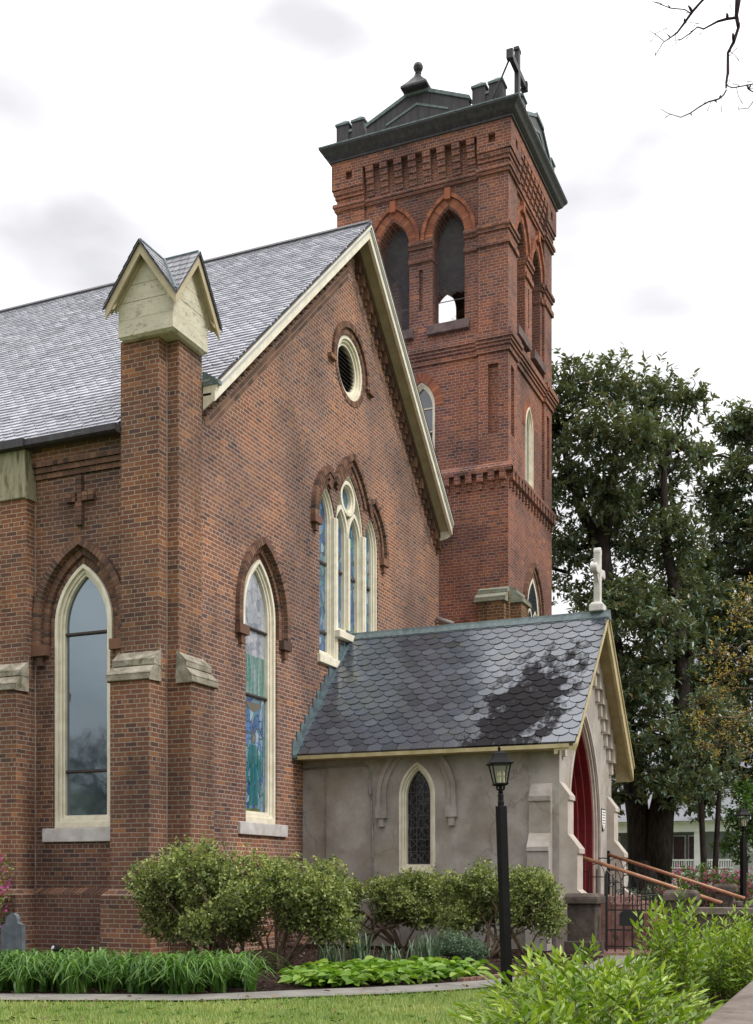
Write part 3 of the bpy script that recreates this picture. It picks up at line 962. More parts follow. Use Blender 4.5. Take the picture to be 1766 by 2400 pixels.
# two raking courses laid parallel to the verge, and stepped dentils under it
for s, ylim in ((-1, 5.85), (1, 5.08)):
    mb, mm, dn = MB(), MB(), MB()
    d = Vector((0, s, -RS)).normalized()
    nrm = Vector((0, -s * RS, -1)).normalized()      # perpendicular, into the wall field
    if nrm.z > 0:
        nrm = -nrm
    top = Vector((0, YC, RA))
    for row in (0, 1):
        off = top + nrm * (0.60 + row * 0.083)
        L = ylim * math.sqrt(1 + RS * RS)
        q = 0.66 + 0.1 * row
        while q < L - 0.1:
            c = off + d * (q + 0.10)
            if c.y > 0.66:
                mb.obox(c + Vector((0.002, 0, 0)), Vector((0.004, 0, 0)), d * 0.100, nrm * 0.035, random.random())
            q += 0.211
    q0, q1 = 0.70, ylim * math.sqrt(1 + RS * RS) - 0.05
    c = top + nrm * 0.6415 + d * ((q0 + q1) / 2)
    mm.obox(c, Vector((0.003, 0, 0)), d * ((q1 - q0) / 2), nrm * 0.088)
    # dentils: two tiers of header blocks stepping with the slope
    y = 0.28
    while y < ylim - 0.1:
        yy = YC + s * y
        if yy > 0.68:
            zt = roof_z(yy) - 0.36
            FRONT.box(dn, yy - 0.058, yy + 0.058, zt - 0.17, zt + 0.06, -0.02, 0.105, random.random())
            FRONT.box(dn, yy - 0.035, yy + 0.035, zt - 0.285, zt - 0.175, -0.02, 0.06, random.random())
        y += 0.195
    # continuous corbel course above the dentils
    a0 = (YC + s * 0.05)
    a1 = (YC + s * ylim)
    dn.prism([(0, a0, roof_z(a0) - 0.20), (0, a1, roof_z(a1) - 0.20), (0, a1, roof_z(a1) - 0.34), (0, a0, roof_z(a0) - 0.34)], (0.125, 0, 0), 0.3)
    rk = mb.build('raking_courses', M['units'], church)
    mm.build('mortar_bed', M['mortar'], rk)
    dn.build('dentil_course', M['units'], church)

# ---- buttresses on the corner (one per wall) and the next one along the side wall
def side_buttress(x0, x1, top, capped, name='buttress'):
    b = MB()
    b.box(x0, x1, -0.205, 0.02, 1.0, top)
    b.box(x0 - 0.015, x1, -0.445, -0.205, 1.0, 4.15)
    b.box(x0 - 0.10, x1 + 0.10, -0.57, 0.0, -0.4, 0.95)
    b.frustum((x0 - 0.10, x1 + 0.10, -0.57, 0.0), 0.95, (x0 - 0.015, x1, -0.445, 0.0), 1.055)
    o = b.build(name, M['brick_pier'], church)
    c = MB()
    e = 0.03
    c.prism([(x0 - e, -0.20, 4.55), (x0 - e, -0.355, 4.41), (x0 - e, -0.355, 4.315), (x0 - e, -0.20, 4.315)], (x1 - x0 + 2 * e, 0, 0))
    e = 0.05
    c.prism([(x0 - e, -0.20, 4.312), (x0 - e, -0.345, 4.312), (x0 - e, -0.485, 4.19), (x0 - e, -0.485, 4.085), (x0 - e, -0.20, 4.085)], (x1 - x0 + 2 * e - 0.02, 0, 0))
    c.build('coping_stone', M['stone'], o, bevel=0.012)
    if capped:
        c = MB()
        c.prism([(x0 - 0.03, 0.0, 7.97), (x0 - 0.03, -0.245, 7.85), (x0 - 0.03, -0.245, 7.08), (x0 - 0.03, 0.0, 7.08)], (x1 - x0 + 0.05, 0, 0))
        c.build('cap_stone', M['stone_green'], o, bevel=0.015)
    return o


side_buttress(-0.67, 0.0, 9.17, False)
side_buttress(-3.09, -2.42, 7.09, True)
side_buttress(-5.51, -4.84, 7.09, True)
b = MB()
b.box(0.0, 0.21, 0.0, 0.635, 1.0, 9.17)
b.box(0.21, 0.42, 0.0, 0.645, 1.0, 4.15)
b.box(0.0, 0.55, -0.10, 0.75, -0.4, 0.95)
b.frustum((0.0, 0.55, -0.10, 0.75), 0.95, (0.0, 0.42, 0.0, 0.645), 1.055)
b.box(-0.665, -0.003, 0.003, 0.63, 7.9, 9.17)
o = b.build('buttress', M['brick_pier'], church)
c = MB()
c.prism([(0.20, -0.03, 4.55), (0.355, -0.03, 4.41), (0.355, -0.03, 4.315), (0.20, -0.03, 4.315)], (0, 0.695, 0))
c.prism([(0.20, -0.05, 4.312), (0.345, -0.05, 4.312), (0.465, -0.05, 4.19), (0.465, -0.05, 4.085), (0.20, -0.05, 4.085)], (0, 0.735, 0))
c.build('coping_stone', M['stone'], o, bevel=0.012)

for (x0, x1, y0, y1, z0, z1) in ((0.0, 0.012, -0.012, 0.0, 1.05, 9.12), (0.0, 0.012, 11.637, 11.65, 5.9, 9.45), (-2.42, -2.408, -0.012, 0.0, 1.05, 7.4)):
    mb = MB()
    mb.box(x0, x1, y0, y1, z0, z1)
    mb.build('joint', M['mortar'], church)

# ---- wooden gabled cap on the corner pier
PX, PY = -0.155, 0.15
b = MB()
hb = 0.475
b.box(PX - hb + 0.012, PX + hb - 0.012, PY - hb + 0.012, PY + hb - 0.012, 9.172, 9.70)
b.box(PX - hb, PX + hb, PY - hb, PY + hb, 9.17, 9.405)
b.box(PX - hb + 0.004, PX + hb - 0.004, PY - hb + 0.004, PY + hb - 0.004, 9.412, 9.655)
b.frustum((PX - hb + 0.04, PX + hb - 0.04, PY - hb + 0.04, PY + hb - 0.04), 9.135, (PX - hb - 0.006, PX + hb + 0.006, PY - hb - 0.006, PY + hb + 0.006), 9.17)
for (dx, dy) in ((0, -1), (1, 0), (0, 1), (-1, 0)):
    # boarded gable face in two boards
    for z0, z1 in ((9.662, 9.90), (9.907, 10.33)):
        w0, w1 = hb * (10.33 - z0) / 0.67, hb * (10.33 - z1) / 0.67
        pts = [(-w0, z0), (w0, z0), (w1, z1), (-w1, z1)] if w1 > 0.01 else [(-w0, z0), (w0, z0), (0, z1)]
        if dy:
            b.prism([(PX + u, PY + dy * hb, z) for u, z in pts], (0, -dy * 0.05, 0))
        else:
            b.prism([(PX + dx * hb, PY + u, z) for u, z in pts], (-dx * 0.05, 0, 0))
pin = b.build('pier_cap', M['peeling'], church)
fr, rf = MB(), MB()
ov, half, az, ez = 0.61, 0.605, 10.44, 9.60
for (dx, dy) in ((0, -1), (1, 0), (0, 1), (-1, 0)):
    for s in (-1, 1):
        def Q(u, z, p):
            return (PX + s * u, PY + dy * p, z) if dy else (PX + dx * p, PY + s * u, z)
        for (d0, d1, p0, p1, ub) in ((0.01, 0.115, ov - 0.03, ov, half - 0.002), (0.015, 0.045, hb - 0.02, ov - 0.032, half - 0.01), (0.047, 0.085, ov - 0.07, ov - 0.034, hb + 0.075), (0.047, 0.125, hb - 0.01, hb + 0.035, hb + 0.03), (0.047, 0.09, hb + 0.037, hb + 0.07, hb + 0.06)):
            zb_ = az - (az - ez) * ub / half
            pts = [Q(0, az - d0 * 1.6, p0), Q(ub, zb_ - d0 * 1.6, p0), Q(ub, zb_ - d1 * 1.6, p0), Q(0, az - d1 * 1.6, p0)]
            off = Vector(Q(0, 0, p1)) - Vector(Q(0, 0, p0))
            fr.prism(pts, off)
        # roof plane of this gablet, running in to the valley
        v = [Q(0, az, ov + 0.03), Q(half + 0.03, ez - 0.035, ov + 0.03), Q(0, az, 0.0), Q(0, az - 0.03, ov + 0.03), Q(half + 0.03, ez - 0.065, ov + 0.03), Q(0, az - 0.03, 0.0)]
        rf.add(v, [(0, 1, 2), (0, 3, 4, 1), (3, 5, 4)], random.random())
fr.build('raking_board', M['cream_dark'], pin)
rr = rf.build('cap_roof', M['dark_metal'], church)
sl = MB()
for (dx, dy) in ((0, -1), (1, 0), (0, 1), (-1, 0)):
    for s in (-1, 1):
        k = (az - ez) / half
        W = math.hypot(half, az - ez)
        rows = 7
        for r_ in range(rows):
            f0, f1 = r_ / rows, (r_ + 1.15) / rows
            pc = ov + 0.04
            cols = 4
            for ci in range(cols):
                def Q2(f, p, h):
                    u, z = half * f, az - (az - ez) * f + h
                    return (PX + s * u, PY + dy * p, z) if dy else (PX + dx * p, PY + s * u, z)
                lim = half * (f0 + f1) / 2
                w = (pc - lim) / cols
                if pc - lim < 0.04:
                    continue
                pa, pb = lim + w * ci + 0.004, lim + w * (ci + 1) - 0.004
                fb = min(f1, 1.04)
                sl.add([Q2(f0, pa, 0.014), Q2(f0, pb, 0.014), Q2(fb, pb, 0.034), Q2(fb, pa, 0.034), Q2(fb, pb, 0.012), Q2(fb, pa, 0.012)], [(0, 1, 2, 3), (3, 2, 4, 5)], random.random())
sl.build('slate_covering', M['slate_small'], rr)
fl = MB()
for sx in (-1, 1):
    for sy in (-1, 1):
        fl.tube([(PX + sx * 0.03, PY + sy * 0.03, az + 0.0), (PX + sx * (half - 0.0), PY + sy * (half - 0.0), ez + 0.03)], [0.025, 0.03], 5)
fl.tube([(PX - ov, PY, az + 0.01), (PX + ov, PY, az + 0.01)], 0.028, 6)
fl.tube([(PX, PY - ov, az + 0.01), (PX, PY + ov, az + 0.01)], 0.028, 6)
fl.build('valley_flashing', M['verdigris'], rr)

# ---- nave roof
EY = -0.30
EZ = roof_z(EY)
slope_len = (YC - EY) * math.sqrt(1 + RS * RS)


def nave_shape(r_):
    return SCAL if (r_ % 11) in (3, 4, 5, 6) or (r_ % 11 == 9) else FLAT


mb = slates((-15.0, EY, EZ), (1, 0, 0), (0, ROOF_S.y, ROOF_S.z), 15.47, slope_len, 0.215, 0.145, nave_shape, 0.018,
            skip=lambda p: p[0] > -0.72 and p[1] < 0.64)
nave_roof = mb.build('nave_roof', M['slate_main'], church)
mb = MB()
nn = Vector((0, -RS, 1)).normalized()
for (x0, x1, y0) in ((-15, -0.70, EY + 0.13), (-0.70, 0.45, 0.66)):
    a = Vector((x0, y0, roof_z(y0)))
    c = Vector((x0, YC, RA))
    mb.prism([a - nn * 0.004, c - nn * 0.004, c - nn * 0.10, a - nn * 0.10], (x1 - x0, 0, 0))
n2 = Vector((0, RS, 1)).normalized()
for (x0, x1, y1) in ((-15, -2.7, 13.3), (-2.7, 0.45, 11.5)):
    a = Vector((x0, y1, roof_z(y1)))
    c = Vector((x0, YC, RA))
    mb.prism([a, c, c - n2 * 0.10, a - n2 * 0.10], (x1 - x0, 0, 0), 0.4)
mb.build('roof_deck', M['slate_main'], nave_roof)
mb = MB()
mb.prism([(-15, YC - 0.16, RA - 0.11), (-15, YC - 0.17, RA - 0.06), (-15, YC, RA + 0.075), (-15, YC + 0.17, RA - 0.06), (-15, YC + 0.16, RA - 0.11)], (15.46, 0, 0))
mb.build('ridge_cap', M['copper'], nave_roof)
mb = MB()
mb.prism([(-15, -0.16, 7.94), (-15, -0.33, 7.94), (-15, -0.33, 7.845), (-15, -0.29, 7.82), (-15, -0.16, 7.82)], (14.32, 0, 0))
mb.box(-3.13, -2.37, -0.36, -0.16, 7.83, 7.955)
mb.build('gutter', M['copper'], church)
mb = MB()
mb.prism([(0.215, 0.64, 8.70), (0.50, 0.64, 8.70), (0.50, 0.64, 8.76), (0.235, 0.64, 8.92), (0.215, 0.64, 8.92)], (0, 0.10, 0))
mb.build('flashing', M['verdigris'], church)

# verge: boards, mouldings and soffit on both rakes
for s, y1 in ((-1, 0.66), (1, 11.46)):
    y0 = YC

    def V3(x, y, d):
        return (x, y, roof_z(y) - d)
    b = MB()
    b.prism([V3(0.36, y0, 0.035), V3(0.36, y1, 0.035), V3(0.36, y1, 0.30), V3(0.36, y0, 0.30)], (0.065, 0, 0))
    b.prism([V3(0.425, y0, 0.03), V3(0.425, y1, 0.03), V3(0.425, y1, 0.135), V3(0.425, y0, 0.135)], (0.022, 0, 0))
    b.prism([V3(0.447, y0, 0.025), V3(0.447, y1, 0.025), V3(0.447, y1, 0.085), V3(0.447, y0, 0.085)], (0.02, 0, 0))
    bb = b.build('bargeboard', M['cream'], church)
    b = MB()
    b.prism([V3(0.0, y0, 0.16), V3(0.0, y1, 0.16), V3(0.0, y1, 0.195), V3(0.0, y0, 0.195)], (0.36, 0, 0))
    b.prism([V3(0.0, y0, 0.197), V3(0.0, y1, 0.197), V3(0.0, y1, 0.26), V3(0.0, y0, 0.26)], (0.075, 0, 0))
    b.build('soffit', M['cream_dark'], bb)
    b = MB()
    b.prism([V3(0.30, y0, -0.012), V3(0.30, y1, -0.012), V3(0.30, y1, 0.022), V3(0.30, y0, 0.022)], (0.178, 0, 0))
    b.build('verge_flashing', M['dark_metal'], bb)
    b = MB()
    if s == 1:
        b.prism([V3(0.0, y1, 0.02), V3(0.358, y1, 0.02), V3(0.358, y1, 0.32), V3(0.30, y1, 0.36), V3(0.0, y1, 0.42)], (0, 0.03, 0))
    else:
        b.prism([V3(0.215, y1, 0.03), V3(0.357, y1, 0.03), V3(0.357, y1, 0.31), V3(0.215, y1, 0.40)], (0, 0.03, 0))
    b.build('verge_end', M['cream'], bb)

# ---- windows of the nave
def brick_hood(parent, F, uc, a, zs, t0, n, leg, ps=(-0.085, -0.03, 0.085), stops=True, halves=(1, -1), zmin=None):
    un, mo = MB(), MB()
    for k in range(n):
        last = k == n - 1
        arch_bricks(un, mo, F, uc, a, zs, t0 + 0.115 * k, t0 + 0.115 * (k + 1) - (0 if last else 0.006), -0.2 if ps[k] < 0 else -0.03, ps[k], leg=leg, halves=halves, gap=0.015, zmin=zmin)
    for s in halves:
        if stops:
            u0 = uc + s * (a + t0 + 0.05)
            u1 = uc + s * (a + t0 + 0.115 * n + 0.015)
            F.box(un, min(u0, u1), max(u0, u1), zs - leg - 0.16, zs - leg, -0.02, 0.105, random.random())
            um = (u0 + u1) / 2
            F.box(un, um - 0.055, um + 0.055, zs - leg - 0.31, zs - leg - 0.163, -0.02, 0.07, random.random())
    h = un.build('hood_mould', M['units'], parent)
    mo.build('mortar_bed', M['mortar'], h)
    return h


for k, uc in enumerate(SIDE_BAYS):
    w = lancet(church, 'lancet_window', SIDE, uc, W1['a'], W1['zs'], W1['z0'], 0.17, M['glass_storm'], M['cream'], 0.105,
               bars=(4.99, 2.86, 2.10), sill=(uc - 0.70, uc + 0.66, 1.765, 1.975), label='pale lancet window behind grey storm glass')
    brick_hood(church, SIDE, uc, W1['a'], W1['zs'], 0.0, 3, 0.30)
w = lancet(church, 'lancet_window', FRONT, WB2['uc'], WB2['a'], WB2['zs'], WB2['z0'], 0.17, M['glass_figure'], M['cream'], 0.105,
           bars=(5.47, 4.33, 2.22), sill=(2.08, 3.76, 1.935, 2.145), label='lancet window with blue and teal stained glass')
brick_hood(church, FRONT, WB2['uc'], WB2['a'], WB2['zs'], 0.0, 3, 0.30)
# robed figure leaded into the lower light
fig = MB()
gx = -0.166
F = FRONT


def piece(pts, rnd):
    sheet(fig, F, [(WB2['uc'] + u * 0.9, z) for u, z in pts], gx)
    fig.r[-len(pts) + 2:] = [rnd] * (len(pts) - 2)


rf_ = random.Random(4)
# border strips, then the robe in narrow folds, sleeves, veil and face, each piece set a little apart so the dark leading shows
for s_ in (-1, 1):
    z = 2.46
    while z < 4.2:
        h_ = rf_.uniform(0.22, 0.36)
        piece([(s_ * 0.43, z), (s_ * 0.36, z), (s_ * 0.36, min(z + h_, 4.24)), (s_ * 0.43, min(z + h_, 4.24))], rf_.uniform(0.40, 0.55))
        z += h_ + 0.012
edges = [[-0.15, -0.09, -0.03, 0.02, 0.08, 0.14], [-0.12, -0.075, -0.02, 0.03, 0.075, 0.12], [-0.15, -0.10, -0.03, 0.03, 0.10, 0.16], [-0.19, -0.11, -0.05, 0.02, 0.11, 0.19]]
zs_ = [3.50, 3.14, 2.80, 2.46]
for j in range(3):
    for i in range(5):
        piece([(edges[j][i] + 0.005, zs_[j] - 0.006), (edges[j][i + 1] - 0.005, zs_[j] - 0.006), (edges[j + 1][i + 1] - 0.005, zs_[j + 1] + 0.006), (edges[j + 1][i] + 0.005, zs_[j + 1] + 0.006)], rf_.choice([0.02, 0.12, 0.2, 0.28, 0.34, 0.45]))
for s_ in (-1, 1):
    piece([(s_ * 0.155, 3.49), (s_ * 0.20, 3.30), (s_ * 0.15, 3.16), (s_ * 0.13, 3.2)], 0.30)
    piece([(s_ * 0.205, 3.28), (s_ * 0.29, 2.95), (s_ * 0.22, 2.93), (s_ * 0.155, 3.14)], 0.18)
piece([(-0.075, 3.52), (-0.085, 3.66), (-0.02, 3.84), (-0.055, 3.62), (-0.05, 3.52)], 0.74)
piece([(0.075, 3.52), (0.095, 3.66), (-0.01, 3.84), (0.055, 3.62), (0.05, 3.52)], 0.70)
piece([(-0.045, 3.60), (-0.015, 3.72), (0.045, 3.60), (0.0, 3.53)], 0.93)
piece([(-0.30, 4.22), (0.30, 4.22), (0.22, 4.12), (0.0, 4.06), (-0.22, 4.12)], 0.84)
M['figure'] = unit_mat('figure_glass', [(0.0, (0.025, 0.10, 0.19)), (0.2, (0.03, 0.14, 0.15)), (0.35, (0.025, 0.11, 0.085)), (0.5, (0.10, 0.19, 0.24)), (0.8, (0.10, 0.09, 0.075)), (1.0, (0.20, 0.17, 0.13))], 0.12, 9, 0.8, 0.0)
fig.build('glass_figure', M['figure'], w)
pl = MB()
sheet(pl, F, [(WB2['uc'] - 0.22, 2.28), (WB2['uc'] + 0.22, 2.28), (WB2['uc'] + 0.22, 2.40), (WB2['uc'] - 0.22, 2.40)], gx + 0.001)
pl.build('glass_panel', plain_mat('olive_glass', (0.06, 0.075, 0.02), (0.15, 0.17, 0.05), 6, 0.2, 0.5), w)

# triple window with tracery under three stepped hoods
tw = MB()
for k, (uc, a, zs, z0) in enumerate(TRI):
    ring(tw, FRONT, arch(uc, a, zs, z0), arch(uc, a, zs, z0 + 0.06, -0.06), -0.22, -0.03)
    if k != 1:
        ring(tw, FRONT, arch(uc, a, zs, z0 + 0.06, -0.06), arch(uc, a, zs, z0 + 0.09, -0.10), -0.22, -0.075)
        ring(tw, FRONT, arch(uc, a, zs, z0 + 0.09, -0.10), arch(uc, a, zs, z0 + 0.12, -0.13), -0.22, -0.115)
uc, a, zs, z0 = TRI[1]
for s in (-1, 1):
    sub_u, sub_a = uc + s * 0.32, 0.30
    ring(tw, FRONT, arch(sub_u, sub_a, 8.02, z0 + 0.05, 0.04), arch(sub_u, sub_a, 8.02, z0 + 0.09, -0.03), -0.22, -0.05)
    ring(tw, FRONT, arch(sub_u, sub_a, 8.02, z0 + 0.09, -0.03), arch(sub_u, sub_a, 8.02, z0 + 0.12, -0.065), -0.22, -0.09)
ring(tw, FRONT, circle(uc, 8.80, 0.345), circle(uc, 8.80, 0.27), -0.22, -0.048)
ring(tw, FRONT, circle(uc, 8.80, 0.27), circle(uc, 8.80, 0.235), -0.22, -0.09)
for um in (5.87, 7.23):
    FRONT.box(tw, um - 0.085, um + 0.085, 5.4, 8.2, -0.22, 0.012)
    FRONT.box(tw, um - 0.045, um + 0.045, 5.4, 8.2, 0.012, 0.03)
FRONT.box(tw, uc - 0.045, uc + 0.045, 6.03, 8.0, -0.22, -0.02)
tri_w = tw.build('triple_window', M['cream'], church, bevel=0.004)
for k, (uc, a, zs, z0) in enumerate(TRI):
    g = MB()
    sheet(g, FRONT, arch(uc, a, zs, z0 + 0.06, -0.06), -0.17)
    g.build('pane', M['glass_stained'], tri_w)
    half = a - 0.1
    for zb in (7.29, 5.95):
        if zb > z0 + 0.2:
            for (c_, h_) in (((uc, half),) if k != 1 else ((uc - 0.33, 0.25), (uc + 0.33, 0.25))):
                bb = MB()
                FRONT.box(bb, c_ - h_, c_ + h_, zb - 0.022, zb + 0.022, -0.18, -0.135)
                bb.build('glazing_bar', M['bar'], tri_w)
s = MB()
FRONT.box(s, 5.79, 7.31, 5.885, 6.025, -0.15, 0.13)
FRONT.box(s, 5.05, 5.93, 5.28, 5.44, -0.15, 0.07)
FRONT.box(s, 7.17, 8.05, 5.28, 5.44, -0.15, 0.07)
s.build('sill', M['cream'], tri_w, bevel=0.012)
brick_hood(church, FRONT, TRI[1][0], TRI[1][1], TRI[1][2], 0.0, 3, 0.0, ps=(0.012, 0.045, 0.10), stops=False, zmin=8.80)
for (uc, a, zs, z0), hv in ((TRI[0], (-1,)), (TRI[2], (1,))):
    un, mo = MB(), MB()
    for k in range(3):
        last = k == 2
        arch_bricks(un, mo, FRONT, uc, a, zs, 0.115 * k, 0.115 * (k + 1) - (0 if last else 0.012), -0.03, (0.012, 0.045, 0.10)[k], leg=0.10, halves=hv, gap=0.015)
    s_ = hv[0]
    u0, u1 = uc + s_ * (a + 0.06), uc + s_ * (a + 0.36)
    FRONT.box(un, min(u0, u1), max(u0, u1), zs - 0.24, zs - 0.10, -0.02, 0.105, random.random())
    FRONT.box(un, (u0 + u1) / 2 - 0.055, (u0 + u1) / 2 + 0.055, zs - 0.38, zs - 0.243, -0.02, 0.07, random.random())
    # the short inner half of each outer hood, up to the middle arch
    for k in range(3):
        Rr = 2 * a + 0.115 * (k + 0.5)
        th1 = math.acos(a / Rr)
        nb = 7
        for i in range(nb):
            ang = th1 - 0.072 / Rr * (i + 0.5)
            uu, zz = uc - s_ * (-a + Rr * math.cos(ang)), zs + Rr * math.sin(ang)
            Rc = math.hypot(abs(uu - YC) + TRI[1][1], max(0.0, zz - TRI[1][2] - 0.0))
            if Rc < 2 * TRI[1][1] + 0.36:
                break
            cpt = Vector(FRONT(uu, zz, 0.02 if k < 2 else 0.04))
            rad = Vector((0, -s_ * math.cos(ang), math.sin(ang)))
            tan = Vector((0, s_ * math.sin(ang), math.cos(ang)))
            un.obox(cpt, Vector((0.03, 0, 0)), rad * 0.052, tan * 0.031, random.random())
    h = un.build('hood_mould', M['units'], church)
    mo.build('mortar_bed', M['mortar'], h)

# round louvred window high in the gable
rw = MB()
ring(rw, FRONT, circle(YC, 11.40, 0.62, 40), circle(YC, 11.40, 0.55, 40), -0.2, -0.02)
ring(rw, FRONT, circle(YC, 11.40, 0.55, 40), circle(YC, 11.40, 0.50, 40), -0.2, -0.06)
ring(rw, FRONT, circle(YC, 11.40, 0.50, 40), circle(YC, 11.40, 0.44, 40), -0.2, -0.10)
rwin = rw.build('round_window', M['cream'], church)
g = MB()
sheet(g, FRONT, circle(YC, 11.40, 0.46), -0.215)
g.build('backing', M['void'], rwin)
g = MB()
for i in range(11):
    z = 10.99 + i * 0.081
    hw = math.sqrt(max(0.001, 0.45 ** 2 - (z - 11.40) ** 2))
    g.prism([(-0.21, YC - hw, z + 0.055), (-0.125, YC - hw, z), (-0.123, YC - hw, z + 0.006), (-0.207, YC - hw, z + 0.061)], (0, 2 * hw, 0))
g.build('louvre', M['bar'], rwin)
un, mo = MB(), MB()
for rr0, rr1, p, a0, a1 in ((0.63, 0.735, 0.012, 0, 2 * math.pi), (0.745, 0.86, 0.055, -0.18, math.pi + 0.18)):
    nb = int((a1 - a0) * (rr0 + rr1) / 2 / 0.072)
    for i in range(nb):
        A, B = a0 + (a1 - a0) * (i + 0.06) / nb, a0 + (a1 - a0) * (i + 0.94) / nb
        v = [FRONT(YC + q * math.cos(t_), 11.40 + q * math.sin(t_), pp) for pp in (-0.02, p) for q, t_ in ((rr0, A), (rr1, A), (rr1, B), (rr0, B))]
        un.add(v, [(0, 1, 2, 3), (4, 5, 6, 7), (0, 1, 5, 4), (1, 2, 6, 5), (2, 3, 7, 6), (3, 0, 4, 7)], random.random())
    n_ = 30
    o_ = [(YC + (rr1) * math.cos(a0 + (a1 - a0) * i / n_), 11.40 + rr1 * math.sin(a0 + (a1 - a0) * i / n_)) for i in range(n_ + 1)]
    i_ = [(YC + (rr0) * math.cos(a0 + (a1 - a0) * i / n_), 11.40 + rr0 * math.sin(a0 + (a1 - a0) * i / n_)) for i in range(n_ + 1)]
    for i in range(n_):
        mo.add([FRONT(*o_[i], p - 0.006), FRONT(*o_[i + 1], p - 0.006), FRONT(*i_[i + 1], p - 0.006), FRONT(*i_[i], p - 0.006)], [(0, 1, 2, 3)])
for s_ in (-1, 1):
    FRONT.box(un, YC + s_ * 0.92 - 0.13, YC + s_ * 0.92 + 0.13, 11.20, 11.28, -0.02, 0.085, random.random())
h = un.build('hood_mould', M['units'], church)
mo.build('mortar_bed', M['mortar'], h)
# small floodlight at the wall foot above the porch roof
mb = MB()
mb.tube([(0.05, 11.45, 7.40), (0.48, 11.35, 7.22)], 0.055, 10)
mb.tube([(0.0, 11.5, 7.30), (0.2, 11.42, 7.30)], 0.02, 6)
mb.build('security_camera', M['conduit'], church, smooth=True)

# ================================================================== bell tower (part of the church)
TX0, TX1, TY0, TY1 = -2.69, 1.74, 11.65, 15.65
TCX, TCY = (TX0 + TX1) / 2, (TY0 + TY1) / 2
mb = MB()
mb.box(TX0, TX1, TY0, TY1, -0.4, 10.80)                           # plain lower shaft
rec = 0.07
# middle stage: recessed panels between corner pilasters that carry sunk slots
PW = 0.74
for F, (e0, e1) in ((TFRONT, (TX0, TX1)), (TRIGHT, (TY0, TY1)), (TBACK, (TX0, TX1)), (TLEFT, (TY0, TY1))):
    c = (e0 + e1) / 2
    lw = (0.36, 12.62, 11.2) if F in (TFRONT, TBACK) else (0.34, 12.42, 10.98)
    panel(mb, F, [(e0 + PW - 0.02, 10.80), (e1 - PW + 0.02, 10.80), (e1 - PW + 0.02, 14.06), (e0 + PW - 0.02, 14.06)], [arch(c, *lw)], -rec, 0.2)
    for a0, a1 in ((e0, e0 + PW), (e1 - PW, e1)):
        m_ = (a0 + a1) / 2
        sl_ = [(m_ - 0.13, 11.70), (m_ + 0.13, 11.70), (m_ + 0.13, 13.34), (m_ - 0.13, 13.34)]
        panel(mb, F, [(a0, 10.80), (a1, 10.80), (a1, 14.06), (a0, 14.06)], [sl_], 0.0, 0.10)
        sheet(mb, F, sl_, -0.10)
        for uu in ((a1,) if a0 == e0 else (a0,)):                 # pilaster return towards the panel
            mb.add([F(uu, 10.80, 0), F(uu, 14.06, 0), F(uu, 14.06, -rec - 0.01), F(uu, 10.80, -rec - 0.01)], [(0, 1, 2, 3)])
    # belfry stage: paired pointed openings in the recessed panel
    lo, hi = 14.04, 17.86
    oc = [(c - 0.71, 0.405), (c + 0.71, 0.405)]
    slot = [(c - 0.05, 14.98), (c + 0.05, 14.98), (c + 0.05, 15.96), (c - 0.05, 15.96)]
    panel(mb, F, [(e0 + PW - 0.02, lo), (e1 - PW + 0.02, lo), (e1 - PW + 0.02, hi), (e0 + PW - 0.02, hi)], [arch(q, a_, 16.58, 14.52) for q, a_ in oc] + [slot], -rec, 0.42)
    sheet(mb, F, slot, -rec - 0.06)
    side = F in (TRIGHT, TLEFT)
    ins = 0.42 if side else 0.0
    for a0, a1 in ((e0 + ins, e0 + PW), (e1 - PW, e1 - ins)):
        F.box(mb, a0, a1, lo, hi, -0.42, 0.0)
    # frieze stage
    F.box(mb, e0 + PW - 0.02, e1 - PW + 0.02, hi, 18.80, -0.4, -rec)
    x_ = -0.4 if side else 0.10
    F.box(mb, e0 - x_, e1 + x_, 18.722, 19.0, -0.4, 0.10)
    for a0, a1 in ((e0, e0 + PW), (e1 - PW, e1)):
        m_ = (a0 + a1) / 2
        lft = a0 == e0
        for z0_, z1_, p_ in ((hi, 18.10, 0.0), (18.10, 18.20, 0.035), (18.20, 18.30, 0.07)):
            ex_ = -0.4 if side else p_
            F.box(mb, a0 - (ex_ if lft else 0), a1 + (0 if lft else ex_), z0_, z1_, -0.4, p_)
        if lft:
            a0 -= 0.10
        else:
            a1 += 0.10
        sq = [(m_ - 0.085, 18.50), (m_ + 0.085, 18.50), (m_ + 0.085, 18.70), (m_ - 0.085, 18.70)]
        panel(mb, F, [(a0, 18.30), (a1, 18.30), (a1, 18.72), (a0, 18.72)], [sq], 0.10, 0.14)
        sheet(mb, F, sq, -0.03)
        for uu in ((a1,) if lft else (a0,)):
            mb.add([F(uu, 18.30, 0.10), F(uu, 18.72, 0.10), F(uu, 18.72, -0.1), F(uu, 18.30, -0.1)], [(0, 1, 2, 3)])
        mb.add([F(a0, 18.30, 0.10), F(a1, 18.30, 0.10), F(a1, 18.30, -0.1), F(a0, 18.30, -0.1)], [(0, 1, 2, 3)])
tower = mb.build('bell_tower', M['brick_tower'], church)
mb = MB()
mb.box(TX0 + 0.3, TX1 - 0.3, TY0 + 0.3, TY1 - 0.3, 14.10, 14.16)
mb.build('belfry_floor', M['belfry_in'], tower)
mb = MB()
mb.box(TX0 + 0.3, TX1 - 0.3, TY0 + 0.3, TY1 - 0.3, 17.60, 17.70)
for (x, y) in ((TX0 + 0.5, TCY), (TX1 - 0.5, TCY)):
    mb.box(x - 0.08, x + 0.08, TY0 + 0.42, TY1 - 0.42, 17.40, 17.605)
mb.build('belfry_ceiling', M['belfry_in'], tower)


